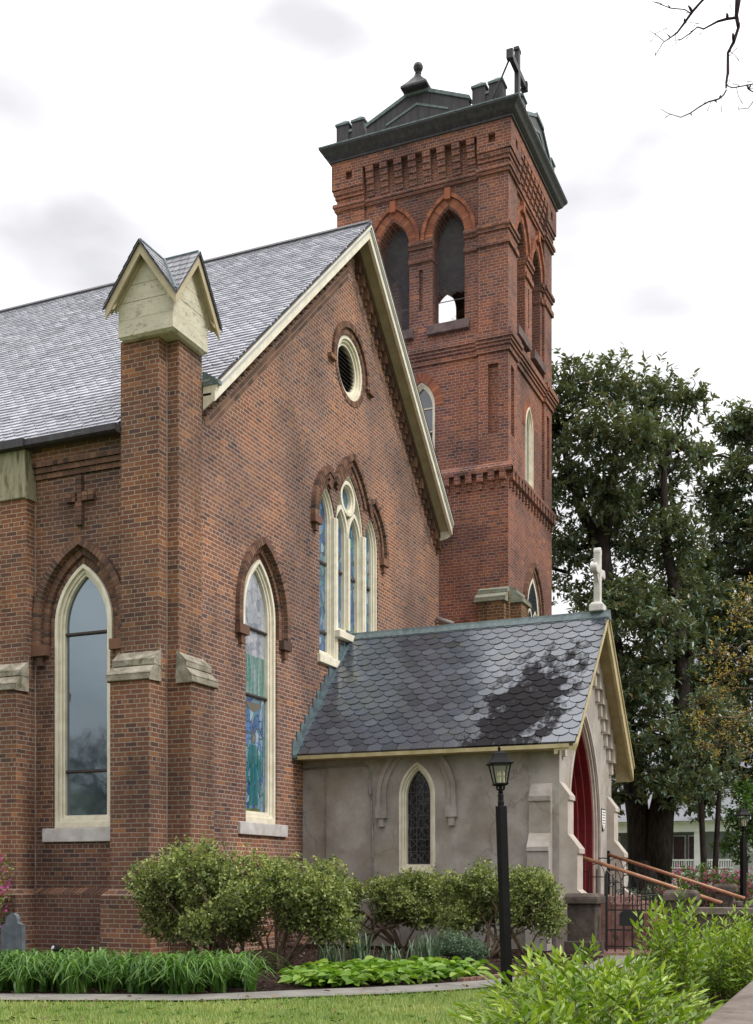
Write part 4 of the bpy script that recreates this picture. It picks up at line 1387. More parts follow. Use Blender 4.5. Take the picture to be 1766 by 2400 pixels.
def wrap(mb, z0, z1, p, pil=0.0, depth=0.3):
    """horizontal band round the tower, proud of the panel by p and of the pilasters by pil"""
    for F, (e0, e1) in ((TFRONT, (TX0, TX1)), (TRIGHT, (TY0, TY1)), (TBACK, (TX0, TX1)), (TLEFT, (TY0, TY1))):
        F.box(mb, e0 + PW, e1 - PW, z0, z1, -depth, -rec + p)
        if pil is not None:
            long_ = pil if F in (TFRONT, TBACK) else -depth
            F.box(mb, e0 - long_, e0 + PW + 0.03, z0, z1, -depth, pil)
            F.box(mb, e1 - PW - 0.03, e1 + long_, z0, z1, -depth, pil)


mb = MB()
wrap(mb, 13.60, 13.72, 0.05, 0.05)
wrap(mb, 13.72, 13.80, 0.085, 0.085)
wrap(mb, 13.80, 13.88, 0.12, 0.12)
wrap(mb, 13.88, 13.97, 0.155, 0.155)
wrap(mb, 13.97, 14.10, 0.10, 0.10)
mb.build('belt_course', M['brick_tower'], tower)
mb = MB()
wrap(mb, 17.80, 17.88, 0.05, 0.05)
wrap(mb, 17.88, 17.96, 0.085, 0.085)
mb.build('string_course', M['brick_tower'], tower)
mb = MB()
for F, (e0, e1) in ((TFRONT, (TX0, TX1)), (TRIGHT, (TY0, TY1)), (TBACK, (TX0, TX1)), (TLEFT, (TY0, TY1))):
    c = (e0 + e1) / 2
    lo_ = {TFRONT: 1, TBACK: 1}.get(F, 0)
    for z0, z1, p in ((16.12, 16.25, 0.05), (16.46, 16.54, 0.04), (16.54, 16.63, 0.075)):
        for u0, u1 in ((e0 - (p if lo_ else -0.3), e0 + PW + 0.02), (e1 - PW - 0.02, e1 + (p if lo_ else -0.3))):
            mb = MB()
            F.box(mb, u0, u1, z0, z1, -0.3, p)
            mb.build('impost', M['brick_tower'], tower)
        for u0, u1 in ((e0 + PW - 0.02, c - 0.71 - 0.395), (c - 0.315, c + 0.315), (c + 0.71 + 0.395, e1 - PW + 0.02)):
            mb = MB()
            F.box(mb, u0, u1, z0, z1, -0.38, -rec + p)
            mb.build('impost', M['brick_tower'], tower)
for F, (e0, e1) in ((TFRONT, (TX0, TX1)), (TRIGHT, (TY0, TY1))):
    # lower corbel table
    nbl = int((e1 - e0 - 0.2) / 0.27)
    for i in range(nbl + 1):
        uu = e0 + 0.11 + (e1 - e0 - 0.22) * i / nbl
        mb = MB()
        F.box(mb, uu - 0.075, uu + 0.075, 10.56, 10.765, -0.02, 0.115)
        F.box(mb, uu - 0.045, uu + 0.045, 10.40, 10.56, -0.02, 0.055)
        mb.build('corbel', M['brick_tower'], tower)
    # stepped brick corbels of the frieze
    ncb = 8
    for i in range(ncb):
        uu = e0 + PW + 0.17 + (e1 - e0 - 2 * PW - 0.34) * i / (ncb - 1)
        hw = 0.098
        mb = MB()
        for k in range(5):
            F.box(mb, uu - hw, uu + hw, 18.02 + 0.14 * k, 18.02 + 0.14 * (k + 1), -0.15, -rec + 0.03 + 0.033 * k)
        mb.build('frieze_corbel', M['brick_tower'], tower)
mb = MB()
for F, (e0, e1) in ((TFRONT, (TX0, TX1)), (TRIGHT, (TY0, TY1)), (TBACK, (TX0, TX1)), (TLEFT, (TY0, TY1))):
    x_ = 0.12 if F in (TFRONT, TBACK) else -0.002
    v = [F(e0 - x_, 10.765, -0.1), F(e1 + x_, 10.765, -0.1), F(e1 + x_, 10.765, 0.12), F(e0 - x_, 10.765, 0.12), F(e0 - x_, 11.0, -0.1), F(e1 + x_, 11.0, -0.1), F(e1 + x_, 11.0, 0.004), F(e0 - x_, 11.0, 0.004),
         F(e1 + x_, 10.86, 0.12), F(e0 - x_, 10.86, 0.12)]
    mb.add(v, [(0, 1, 2, 3), (3, 2, 8, 9), (9, 8, 6, 7), (7, 6, 5, 4)])
mb.build('weathering_course', M['brick_tower'], tower)
# hoods of belfry openings and tower windows
for F, (e0, e1) in ((TFRONT, (TX0, TX1)), (TRIGHT, (TY0, TY1))):
    c = (e0 + e1) / 2
    for q in (c - 0.71, c + 0.71):
        un, mo = MB(), MB()
        arch_bricks(un, mo, F, q, 0.405, 16.63, 0.0, 0.20, -rec - 0.05, -rec + 0.022, pitch=0.062, gap=0.011)
        arch_bricks(un, mo, F, q, 0.405, 16.63, 0.205, 0.295, -rec - 0.03, -rec + 0.075, pitch=0.062, gap=0.011)
        F.box(un, q - 0.07, q + 0.07, 17.47, 17.74, -rec - 0.03, -rec + 0.10, 0.8)
        un.build('hood_mould', M['units_tower'], tower)
        mo.build('voussoir_mortar', M['mortar'], tower)
    un, mo = MB(), MB()
    lw = (0.36, 12.62) if F is TFRONT else (0.34, 12.42)
    arch_bricks(un, mo, F, c, lw[0], lw[1], 0.0, 0.21, -rec - 0.03, -rec + 0.012)
    un.build('window_arch', M['units_tower'], tower)
    mo.build('voussoir_mortar', M['mortar'], tower)
sill_m = plain_mat('belfry_sill_stone', (0.085, 0.055, 0.055), (0.17, 0.125, 0.12), 4, 0.85, 0.25)
for F, (e0, e1) in ((TFRONT, (TX0, TX1)), (TRIGHT, (TY0, TY1)), (TBACK, (TX0, TX1)), (TLEFT, (TY0, TY1))):
    c = (e0 + e1) / 2
    for q in (c - 0.71, c + 0.71):
        mb = MB()
        F.box(mb, q - 0.53, q + 0.53, 14.30, 14.52, -0.45, 0.05)
        mb.build('belfry_sill', sill_m, tower, bevel=0.012)
# expanded-metal screens in the two visible faces (a lattice of thin strands)
for F, (e0, e1) in ((TFRONT, (TX0, TX1)), (TRIGHT, (TY0, TY1))):
    c = (e0 + e1) / 2
    for q in (c - 0.71, c + 0.71):
        mb = MB()
        a_ = 0.405
        step = 0.052

        def half_w(z):
            return a_ if z <= 16.58 else max(0.0, 2 * a_ * math.cos(math.asin(min(1, (z - 16.58) / (2 * a_)))) - a_)
        z = 14.0
        while z < 18.2:
            for s_ in (-1, 1):
                # strand climbing 60 degrees across the opening, clipped to the arch in short pieces
                segs = 10
                prev = None
                for i in range(segs + 1):
                    uu = -a_ + 2 * a_ * i / segs
                    zz = z + s_ * uu * 1.5
                    ok = 14.52 <= zz <= 17.28 and abs(uu) <= half_w(zz)
                    if q == c + 0.71 and F is TFRONT and zz < 15.32:
                        ok = ok and zz < 14.74 + 0.09 * math.sin(uu * 13 + 1.0) + 0.05 * math.sin(uu * 31)      # torn away low down
                    if prev and ok:
                        (pu, pz) = prev
                        w_ = 0.008
                        mb.add([F(q + pu, pz - w_, -0.33), F(q + uu, zz - w_, -0.33), F(q + uu, zz + w_, -0.33), F(q + pu, pz + w_, -0.33)], [(0, 1, 2, 3)])
                    prev = (uu, zz) if ok else None
            z += step * 1.35
        mb.tube([F(q - a_, 15.2, -0.34), F(q + a_, 15.2, -0.34)], 0.012, 5)
        mb.build('wire_screen', M['screen'], tower)

# copper cornice: a mitred moulding
mb = MB()
prof = [(0.10, 18.98), (0.14, 18.98), (0.14, 19.03), (0.17, 19.05), (0.23, 19.10), (0.27, 19.17), (0.32, 19.23), (0.34, 19.25), (0.34, 19.30), (0.0, 19.36)]
loops = [[(TX0 - o_, TY0 - o_, z), (TX1 + o_, TY0 - o_, z), (TX1 + o_, TY1 + o_, z), (TX0 - o_, TY1 + o_, z)] for o_, z in prof]
v = [p for lp in loops for p in lp]
f = []
for i in range(len(loops) - 1):
    for k in range(4):
        f.append((4 * i + k, 4 * i + (k + 1) % 4, 4 * (i + 1) + (k + 1) % 4, 4 * (i + 1) + k))
f.append((4 * len(loops) - 4, 4 * len(loops) - 3, 4 * len(loops) - 2, 4 * len(loops) - 1))
mb.add(v, f)
mb.build('cornice', M['copper'], tower)
mb = MB()
for F, (e0, e1) in ((TFRONT, (TX0, TX1)), (TRIGHT, (TY0, TY1)), (TBACK, (TX0, TX1)), (TLEFT, (TY0, TY1))):
    x_ = 0.35 if F in (TFRONT, TBACK) else 0.326
    F.box(mb, e0 - x_, e1 + x_, 19.285, 19.318, 0.30, 0.352)
mb.build('cornice_drip', M['verdigris'], tower)
# copper parapet: gablets with finials between stub merlons
PP = 0.20                                                           # parapet face stands near the cornice edge
for F, (e0, e1) in ((TFRONT, (TX0, TX1)), (TRIGHT, (TY0, TY1)), (TBACK, (TX0, TX1)), (TLEFT, (TY0, TY1))):
    c = (e0 + e1) / 2
    w = (e1 - e0) / 2
    sd = F in (TRIGHT, TLEFT)
    pm, tm = MB(), MB()

    def pr(mb_, pts, p0, p1):
        mb_.prism([F(c + u_, z_, PP + p0) for u_, z_ in pts], Vector(F(0, 0, p1)) - Vector(F(0, 0, p0)))
    q = w - 0.90
    pr(pm, [(-q, 19.3), (q, 19.3), (q, 19.60), (0.28, 20.04), (-0.28, 20.04), (-q, 19.60)], -0.16, 0.0)
    for s_ in (-1, 1):
        pr(tm, [(s_ * (q + 0.02), 19.575), (s_ * (q + 0.02), 19.66), (s_ * 0.26, 20.12), (s_ * 0.26, 20.035)], -0.19, 0.035)
        pr(tm, [(s_ * 0.80, 19.47), (s_ * 0.80, 19.52), (0.0, 19.84), (0.0, 19.78)], 0.0, 0.02)
        tall = ((w - 0.82, w - 0.50),) if sd else ((w - 0.82, w - 0.50), (w - 0.41, w - 0.08))
        for u0, u1 in tall:
            zt = 19.80
            a0, a1 = min(s_ * u0, s_ * u1), max(s_ * u0, s_ * u1)
            F.box(pm, c + a0, c + a1, 19.3, zt, PP - 0.30, PP + 0.002)
            F.box(tm, c + a0 - 0.025, c + a1 + 0.025, zt, zt + 0.05, PP - 0.325, PP + 0.03)
            ap = F(c + (a0 + a1) / 2, zt + 0.22, PP - 0.15)
            q4 = [F(c + a0 - 0.02, zt + 0.05, PP + 0.025), F(c + a1 + 0.02, zt + 0.05, PP + 0.025), F(c + a1 + 0.02, zt + 0.05, PP - 0.32), F(c + a0 - 0.02, zt + 0.05, PP - 0.32)]
            tm.add(q4 + [ap], [(0, 1, 4), (1, 2, 4), (2, 3, 4), (3, 0, 4)])
        u0, u1 = w - 0.50, w - 0.41
        a0, a1 = min(s_ * u0, s_ * u1), max(s_ * u0, s_ * u1)
        F.box(pm, c + a0, c + a1, 19.3, 19.60, PP - 0.20, PP - 0.03)
        F.box(tm, c + a0, c + a1, 19.60, 19.66, PP - 0.22, PP + 0.0)
    F.box(tm, c - 0.32, c + 0.32, 20.04, 20.12, PP - 0.22, PP + 0.05)
    cc = F(c, 0, PP - 0.085)
    parapet = pm.build('parapet', M['copper'], tower)
    tm.build('parapet_coping', M['verdigris'], tower)
    if F is not TRIGHT:
        fm = MB()
        r2 = math.sqrt(2)
        fm.lathe([(0.27 * r2, 20.10), (0.33 * r2, 20.12), (0.33 * r2, 20.17), (0.19 * r2, 20.34), (0.08 * r2, 20.50), (0.055 * r2, 20.57)], cc, 4, rot=math.pi / 4)
        fm.lathe([(0.06, 20.56), (0.08, 20.60), (0.055, 20.63), (0.10, 20.68), (0.12, 20.745), (0.10, 20.81), (0.05, 20.85), (0.01, 20.86)], cc, 12)
        fm.build('finial', M['copper'], tower)
mb = MB()
mb.box(TX0 + 0.15, TX1 - 0.15, TY0 + 0.15, TY1 - 0.15, 19.2, 19.42)
mb.build('tower_roof', M['dark_metal'], tower)
# dark iron cross with its stay
cb = MB()
KX, KY = 1.92, 11.80
cb.box(KX - 0.055, KX + 0.055, KY - 0.08, KY + 0.08, 19.30, 20.66)
cb.box(KX - 0.053, KX + 0.053, KY - 0.58, KY + 0.58, 20.10, 20.25)
for (y_, z_) in ((KY - 0.60, 20.17), (KY + 0.60, 20.17)):
    cb.box(KX - 0.078, KX + 0.078, y_ - 0.055, y_ + 0.055, z_ - 0.11, z_ + 0.11)
cb.box(KX - 0.065, KX + 0.065, KY - 0.11, KY + 0.11, 20.61, 20.69)
cb.box(KX - 0.13, KX + 0.13, KY - 0.16, KY + 0.16, 19.28, 19.42)
cb.tube([(KX - 0.04, KY - 0.54, 20.10), (1.42, 11.40, 19.36)], 0.024, 6)
cb.tube([(KX - 0.05, KY + 0.5, 20.08), (KX - 0.55, KY + 0.45, 19.40)], 0.024, 6)
cb.build('tower_cross', M['copper'], tower, bevel=0.008)

# tower windows (parts of the church so that their panes stay sub-parts)
TFp = Plane('y', 11.65 + rec, -1)
TRp = Plane('x', 1.74 - rec, 1)
lancet(church, 'tower_window', TFp, TCX, 0.36, 12.62, 11.2, 0.16, M['glass_plain'], M['cream'], 0.075, bars=(), label='narrow white lancet window in the tower above the gable roof')
g = MB()
for zb in (12.62, 12.05, 11.6):
    TFp.box(g, TCX - 0.29, TCX + 0.29, zb - 0.013, zb + 0.013, -0.16, -0.13)
g.build('muntin', M['cream'], church)
lancet(church, 'tower_window', TRp, TCY, 0.34, 12.42, 10.98, 0.10, M['glass_plain'], M['cream'], 0.085, sill=(TCY - 0.42, TCY + 0.42, 10.88, 10.98), sill_mat=M['cream'], label='narrow white lancet window on the street side of the tower')
# traceried window low on the tower
LW = (13.75, 0.56, 7.78, 5.2)
mbw = MB()
ring(mbw, TRIGHT, arch(LW[0], LW[1], LW[2], LW[3]), arch(LW[0], LW[1], LW[2], LW[3] + 0.08, -0.085), -0.12, 0.012)
for s_ in (-1, 1):
    ring(mbw, TRIGHT, arch(LW[0] + s_ * 0.24, 0.225, 7.55, LW[3] + 0.08, 0.02), arch(LW[0] + s_ * 0.24, 0.225, 7.55, LW[3] + 0.1, -0.04), -0.12, 0.004)
TRIGHT.box(mbw, LW[0] - 0.04, LW[0] + 0.04, LW[3], 7.6, -0.12, 0.008)
lww = mbw.build('tracery_window', M['cream'], church)
g = MB()
sheet(g, TRIGHT, arch(LW[0], LW[1], LW[2], LW[3], -0.05), 0.003)
g.build('pane', M['glass_plain'], lww)
brick_hood(church, TRIGHT, LW[0], LW[1], LW[2], 0.0, 3, 0.35, ps=(0.02, 0.05, 0.10))
# corner buttress of the tower with weathered copings
mb = MB()
mb.box(1.10, 1.735, 11.33, 11.66, -0.4, 7.68)
mb.box(1.735, 2.05, 11.66, 12.30, -0.4, 7.68)
mb.box(1.64, 1.80, 11.50, 11.70, -0.4, 7.90)
tb = mb.build('tower_buttress', brick_mat('brick_mossy', (0.26, 0.23, 0.15), (0.62, 0.66, 0.5), 0.1, 0.9), church)
c = MB()
c.prism([(1.06, 11.66, 8.06), (1.06, 11.45, 7.97), (1.06, 11.45, 7.88), (1.06, 11.66, 7.88)], (0.72, 0, 0))
c.prism([(1.03, 11.66, 7.875), (1.03, 11.44, 7.875), (1.03, 11.28, 7.76), (1.03, 11.28, 7.66), (1.03, 11.66, 7.66)], (0.75, 0, 0))
c.prism([(1.73, 11.62, 8.06), (1.94, 11.62, 7.97), (1.94, 11.62, 7.88), (1.73, 11.62, 7.88)], (0, 0.72, 0))
c.prism([(1.73, 11.60, 7.875), (1.95, 11.60, 7.875), (2.10, 11.60, 7.76), (2.10, 11.60, 7.66), (1.73, 11.60, 7.66)], (0, 0.75, 0))
c.build('coping_stone', plain_mat('green_stained_stone', (0.17, 0.16, 0.115), (0.33, 0.32, 0.26), 5, 0.9, 0.2, extra=((0.13, 0.21, 0.175), 5, 0.50, 0.8)), tb, bevel=0.01)

# ================================================================== entrance porch (part of the church)
PRZ, PEY0, PEY1, PXE = 6.03, 4.05, 8.98, 5.17
PS = (PRZ - 3.42) / (YC - PEY0)


def pz(y):
    return PRZ - PS * abs(y - YC)


PW0, PW1 = 4.45, 8.62
mb = MB()
PWIN = (2.245, 0.34, 2.66, 1.29)
panel(mb, PSIDE, [(0.0, -0.4), (4.79, -0.4), (4.79, pz(4.45) - 0.12), (0.0, pz(4.45) - 0.12)], [arch(*PWIN)], 0, 0.16)
DO = (6.30, 1.20, 2.05, 0.90)
panel(mb, PFRONT, [(PW0, -0.4), (PW1, -0.4), (PW1, pz(PW1) - 0.12), (YC, PRZ - 0.15), (PW0, pz(PW0) - 0.12)], [arch(DO[0], DO[1], DO[2], DO[3])], 0, 0.12)
mb.box(0.0, 4.78, PW1 - 0.2, PW1, -0.4, pz(PW1) - 0.12)
porch = mb.build('porch', M['stucco'], church)
mb = MB()
mb.box(-0.0, 4.55, PW0 + 0.25, PW1 - 0.25, 0.84, 0.90)
mb.box(0.02, 0.06, PW0 + 0.2, PW1 - 0.2, 0.9, 3.4)
mb.build('porch_interior', M['void'], porch)
# side window with two-step stucco hood
lancet(church, 'porch_window', PSIDE, PWIN[0], PWIN[1], PWIN[2], PWIN[3], 0.14, M['glass_leaded'], M['cream'], 0.085, fp=0.02, label='small lancet with cream frame and dark leaded glass in stucco wall')
b = MB()
for t0, t1, p in ((0.235, 0.325, 0.045), (0.325, 0.40, 0.085)):
    o_, i_ = arch(PWIN[0], PWIN[1], PWIN[2], 2.44, t1), arch(PWIN[0], PWIN[1], PWIN[2], 2.44, t0)
    k = len(o_)
    v = [PSIDE(u, z, p) for u, z in o_] + [PSIDE(u, z, p) for u, z in i_] + [PSIDE(u, z, -0.01) for u, z in o_] + [PSIDE(u, z, -0.01) for u, z in i_]
    f = []
    for i in range(1, k):
        j = (i + 1) % k
        f += [(i, j, k + j, k + i), (i, 2 * k + i, 2 * k + j, j), (k + i, k + j, 3 * k + j, 3 * k + i)]
    b.add(v, f)
for s_ in (-1, 1):
    u0, u1 = PWIN[0] + s_ * (PWIN[1] + 0.215), PWIN[0] + s_ * (PWIN[1] + 0.42)
    PSIDE.box(b, min(u0, u1), max(u0, u1), 2.27, 2.475, -0.01, 0.10)
    um = (u0 + u1) / 2
    PSIDE.box(b, um - 0.05, um + 0.05, 2.12, 2.27, -0.01, 0.075)
b.build('hood_mould', M['stucco'], porch)
# stepped buttresses at the two front corners
def stucco_butt(y0, y1):
    """projects from the front wall"""
    b = MB()
    X = 4.79
    prof = [(X - 0.02, -0.4), (X + 0.50, -0.4), (X + 0.50, 0.86), (X + 0.30, 1.02), (X + 0.30, 1.62), (X + 0.335, 1.62), (X + 0.335, 1.70), (X + 0.14, 1.95), (X + 0.14, 2.52), (X + 0.17, 2.52), (X + 0.17, 2.59), (X + 0.0, 2.82), (X - 0.02, 2.82)]
    b.prism([(x, y0, z) for x, z in prof], (0, y1 - y0, 0))
    return b.build('porch_buttress', M['stucco_pale'], church, bevel=0.008)


stucco_butt(4.455, 4.86)
stucco_butt(8.20, 8.60)
b = MB()
prof = [(0.02, -0.4), (-0.34, -0.4), (-0.34, 0.62), (-0.24, 0.72), (-0.24, 1.66), (-0.27, 1.66), (-0.27, 1.73), (-0.12, 1.96), (-0.12, 2.50), (-0.15, 2.50), (-0.15, 2.58), (0.0, 2.80), (0.02, 2.80)]
b.prism([(4.30, 4.45 + y, z) for y, z in prof], (0.37, 0, 0))
b.build('porch_buttress', M['stucco'], church, bevel=0.008)
b = MB()
b.box(4.74, 5.35, 4.40, 4.93, -0.4, 0.84)
b.frustum((4.74, 5.35, 4.40, 4.93), 0.84, (4.76, 5.30, 4.44, 4.88), 0.93)
b.build('porch_plinth', M['stucco'], porch, bevel=0.01)
b = MB()
b.box(4.75, 5.30, 8.12, 8.72, -0.4, 0.88)
b.build('porch_plinth', M['stucco'], porch, bevel=0.01)
# door surround: receding stone orders, then red orders, then the doors
b = MB()
for k, (t, p0, p1) in enumerate(((0.10, -0.10, 0.025), (0.03, -0.16, -0.03))):
    ring(b, PFRONT, arch(DO[0], DO[1], DO[2], DO[3], t), arch(DO[0], DO[1], DO[2], DO[3], t - 0.075), p0, p1)
for k, (t, p0, p1) in enumerate(((-0.04, -0.16, -0.075),)):
    ring(b, PFRONT, arch(DO[0], DO[1], DO[2], DO[3], t), arch(DO[0], DO[1], DO[2], DO[3], t - 0.035), p0, p1)
b.build('door_surround', M['stucco_pale'], porch, bevel=0.008)
b = MB()
for t, p0, p1 in ((-0.05, -0.36, -0.10), (-0.13, -0.50, -0.22), (-0.21, -0.62, -0.34), (-0.29, -0.62, -0.46)):
    ring(b, PFRONT, arch(DO[0], DO[1], DO[2], DO[3], t), arch(DO[0], DO[1], DO[2], DO[3], t - 0.08), p0, p1)
dsur = b.build('church_door', M['red_door'], church, bevel=0.01)
dsur['label'] = 'tall pointed red double door set deep in a stone arch'
for s_ in (-1, 1):
    b = MB()
    A_ = arch(DO[0], DO[1], DO[2], DO[3], -0.40)
    half = [(u, z) for u, z in A_ if s_ * (u - DO[0]) >= -1e-6]
    if s_ == 1:
        half = [(DO[0] + 0.008, DO[3])] + [q for q in half if q[0] > DO[0] + 0.01] + [(DO[0] + 0.008, max(z for u, z in A_))]
    else:
        half = [(DO[0] - 0.008, max(z for u, z in A_))] + [q for q in half if q[0] < DO[0] - 0.01 and q[1] > DO[3] + 0.001] + [(DO[0] - 0.795, DO[3]), (DO[0] - 0.008, DO[3])]
    b.prism([PFRONT(u, z, -0.60) for u, z in half], (0.05, 0, 0))
    for (z0, z1) in ((1.0, 1.22), (1.85, 2.02), (2.75, 2.90)):
        PFRONT.box(b, DO[0] + (0.02 if s_ > 0 else -0.78), DO[0] + (0.78 if s_ > 0 else -0.02), z0, z1, -0.56, -0.525)
    for uu in (0.05, 0.70):
        PFRONT.box(b, DO[0] + s_ * uu - 0.045, DO[0] + s_ * uu + 0.045, 0.92, 2.75, -0.56, -0.527)
    b.build('door_leaf', M['red_door'], dsur)
# stepped dentils under the porch verge
for s_ in (-1, 1):
    b = MB()
    y = 0.42
    while y < 2.05:
        yy = YC + s_ * y
        zt = pz(yy) - 0.30
        PFRONT.box(b, yy - 0.115, yy + 0.115, zt - 0.27, zt + 0.12, -0.02, 0.115)
        PFRONT.box(b, yy - 0.06, yy + 0.06, zt - 0.50, zt - 0.275, -0.02, 0.065)
        y += 0.245
    b.build('porch_dentils', M['stucco_pale'], porch, bevel=0.006)
# porch roof
pS = Vector((0, 1, PS)).normalized()
plen = (YC - PEY0) * math.sqrt(1 + PS * PS)
mb = slates((0.02, PEY0, pz(PEY0)), (1, 0, 0), (0, pS.y, pS.z), PXE - 0.02, plen - 0.10, 0.285, 0.172, lambda r_: FLAT if r_ == 0 else HEX, 0.011)
proof = mb.build('porch_roof', M['slate_porch'], church)
mb = MB()
nn = Vector((0, -PS, 1)).normalized()
a, c = Vector((0.02, PEY0, pz(PEY0))), Vector((0.02, YC, PRZ))
mb.prism([a - nn * 0.004, c - nn * 0.004, c - nn * 0.08, a - nn * 0.08], (PXE - 0.04, 0, 0))
n2 = Vector((0, PS, 1)).normalized()
a = Vector((0.02, PEY1, pz(PEY1)))
mb.prism([a, c, c - n2 * 0.08, a - n2 * 0.08], (PXE - 0.04, 0, 0), 0.3)
mb.build('roof_deck', M['slate_porch'], proof)
mb = MB()
mb.prism([(0.03, YC - 0.11, PRZ - 0.115), (0.03, YC - 0.12, PRZ - 0.075), (0.03, YC - 0.05, PRZ + 0.02), (0.03, YC - 0.035, PRZ + 0.065), (0.03, YC + 0.035, PRZ + 0.065), (0.03, YC + 0.05, PRZ + 0.02), (0.03, YC + 0.12, PRZ - 0.075), (0.03, YC + 0.11, PRZ - 0.115)], (PXE + 0.0, 0, 0))
mb.build('ridge_cap', M['verdigris'], proof)
mb = MB()
mb.prism([(0.10, PEY0 - 0.015, pz(PEY0) - 0.015), (0.10, PEY0 + 0.03, pz(PEY0) - 0.015), (0.10, PEY0 + 0.03, pz(PEY0) - 0.082), (0.10, PEY0 - 0.015, pz(PEY0) - 0.082)], (4.95, 0, 0))
mb.box(0.02, 4.78, PEY0 + 0.03, PW0 - 0.002, pz(PEY0) - 0.080, pz(PEY0) - 0.06)
mb.build('eaves_board', M['yellow_trim'], proof)
# stepped copper flashing where the porch roof meets the gable wall
mb = MB()
k = 15
for i in range(k):
    y0, y1 = PEY0 - 0.04 + (YC - PEY0) * i / k, PEY0 - 0.04 + (YC - PEY0) * (i + 1) / k
    mb.box(0.004, 0.02 + 0.004 * (i % 2), y0, y1 + 0.02, pz(y0) - 0.05, pz(y1) + 0.14, random.random())
mb.prism([(0.012, PEY0 - 0.05, pz(PEY0) - 0.06), (0.012, YC, PRZ), (0.012, YC, PRZ + 0.05), (0.012, PEY0 - 0.05, pz(PEY0) - 0.0)], (0.075, 0, 0))
mb.build('step_flashing', plain_mat('blue_green_flashing', (0.05, 0.065, 0.08), (0.11, 0.17, 0.175), 6, 0.5, 0.5, extra=((0.035, 0.035, 0.045), 5, 0.55, 0.7)), proof)
for s_, ye in ((-1, PEY0), (1, PEY1)):
    def V4(x, y, d):
        return (x, y, pz(y) - d)
    b = MB()
    dd = 0.14 if s_ < 0 else 0.33
    b.prism([V4(PXE - 0.055, YC, 0.03), V4(PXE - 0.055, ye, 0.03), V4(PXE - 0.055, ye, dd), V4(PXE - 0.055, YC, dd)], (0.05, 0, 0))
    b.prism([V4(PXE - 0.005, YC, 0.02), V4(PXE - 0.005, ye, 0.02), V4(PXE - 0.005, ye, 0.08), V4(PXE - 0.005, YC, 0.08)], (0.025, 0, 0))
    bb = b.build('porch_bargeboard', M['yellow_trim'], church)
    b = MB()
    b.prism([V4(4.80, YC, 0.085), V4(4.80, ye, 0.085), V4(4.80, ye, 0.12), V4(4.80, YC, 0.12)], (PXE - 0.058 - 4.80, 0, 0))
    b.prism([V4(4.80, YC, 0.122), V4(4.80, ye, 0.122), V4(4.80, ye, 0.18), V4(4.80, YC, 0.18)], (0.06, 0, 0))
    if s_ == 1:
        b.prism([V4(4.80, ye, 0.05), V4(PXE - 0.058, ye, 0.05), V4(PXE - 0.058, ye, 0.34), V4(4.80, ye, 0.34)], (0, 0.025, 0))
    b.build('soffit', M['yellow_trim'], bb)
# stone cross on the porch ridge
cb = MB()
QX = 4.97
cb.box(QX - 0.13, QX + 0.13, YC - 0.14, YC + 0.14, PRZ + 0.05, PRZ + 0.17)
cb.frustum((QX - 0.12, QX + 0.12, YC - 0.13, YC + 0.13), PRZ + 0.17, (QX - 0.085, QX + 0.085, YC - 0.095, YC + 0.095), PRZ + 0.22)
cb.box(QX - 0.06, QX + 0.06, YC - 0.075, YC + 0.075, PRZ + 0.2, PRZ + 1.14)
cb.box(QX - 0.055, QX + 0.055, YC - 0.30, YC + 0.30, PRZ + 0.72, PRZ + 0.86)
for (dy, dz) in ((-0.30, 0.79), (0.30, 0.79), (0, 1.14)):
    cb.tube([(QX - 0.062, YC + dy, PRZ + dz), (QX + 0.062, YC + dy, PRZ + dz)], 0.085, 12)
for s_ in (-1, 1):
    cb.prism([(QX - 0.04, YC + s_ * 0.07, PRZ + 0.56), (QX - 0.04, YC + s_ * 0.07, PRZ + 0.72), (QX - 0.04, YC + s_ * 0.20, PRZ + 0.72)], (0.08, 0, 0))
cb.build('ridge_cross', plain_mat('pale_cross_stone', (0.44, 0.42, 0.39), (0.62, 0.60, 0.57), 6, 0.85, 0.25, extra=((0.22, 0.20, 0.17), 8, 0.62, 0.5)), church, bevel=0.01)
# conduit on the stucco wall
mb = MB()
yw = 4.425
mb.tube([(0.02, yw, 3.20), (1.20, yw, 3.235), (1.30, yw, 3.20), (1.345, yw, 3.10), (1.36, yw, 2.85), (1.41, yw, 1.9), (1.40, yw, 0.3)], 0.017, 6)
mb.tube([(1.345, yw - 0.005, 2.86), (1.37, yw - 0.005, 2.68)], 0.032, 8)
mb.tube([(0.52, yw, 3.20), (0.47, yw, 3.08), (0.46, yw, 0.3)], 0.010, 6)
mb.build('conduit', M['conduit'], porch, smooth=True)
# wall plaques on the entrance front: a shield with faint lines of lettering, and a small dark plate
sg = MB()
shield = [(7.56, 2.545), (7.92, 2.545), (7.92, 2.32), (7.86, 2.20), (7.74, 2.11), (7.62, 2.20), (7.56, 2.32)]
sg.prism([PFRONT(u, z, 0.004) for u, z in shield], (0.03, 0, 0))
sh = sg.build('wall_sign', M['black_paint'], porch)
sg = MB()
inner = [(7.74 + (u - 7.74) * 0.88, 2.35 + (z - 2.35) * 0.88) for u, z in shield]
sg.prism([PFRONT(u, z, 0.034) for u, z in inner], (0.004, 0, 0))
sg.build('sign_face', M['white_paint'], porch)
sg = MB()
for i in range(6):
    wd = (0.12, 0.13, 0.11, 0.12, 0.09, 0.05)[i]
    q = -wd
    while q < wd - 0.01:
        ln = random.uniform(0.018, 0.05)
        PFRONT.box(sg, 7.74 + q, 7.74 + min(q + ln, wd), 2.47 - i * 0.052, 2.488 - i * 0.052, 0.038, 0.040)
        q += ln + 0.014
sg.build('sign_lettering', M['black_paint'], porch)
sg = MB()
PFRONT.box(sg, 4.94, 5.06, 2.16, 2.62, 0.002, 0.022)
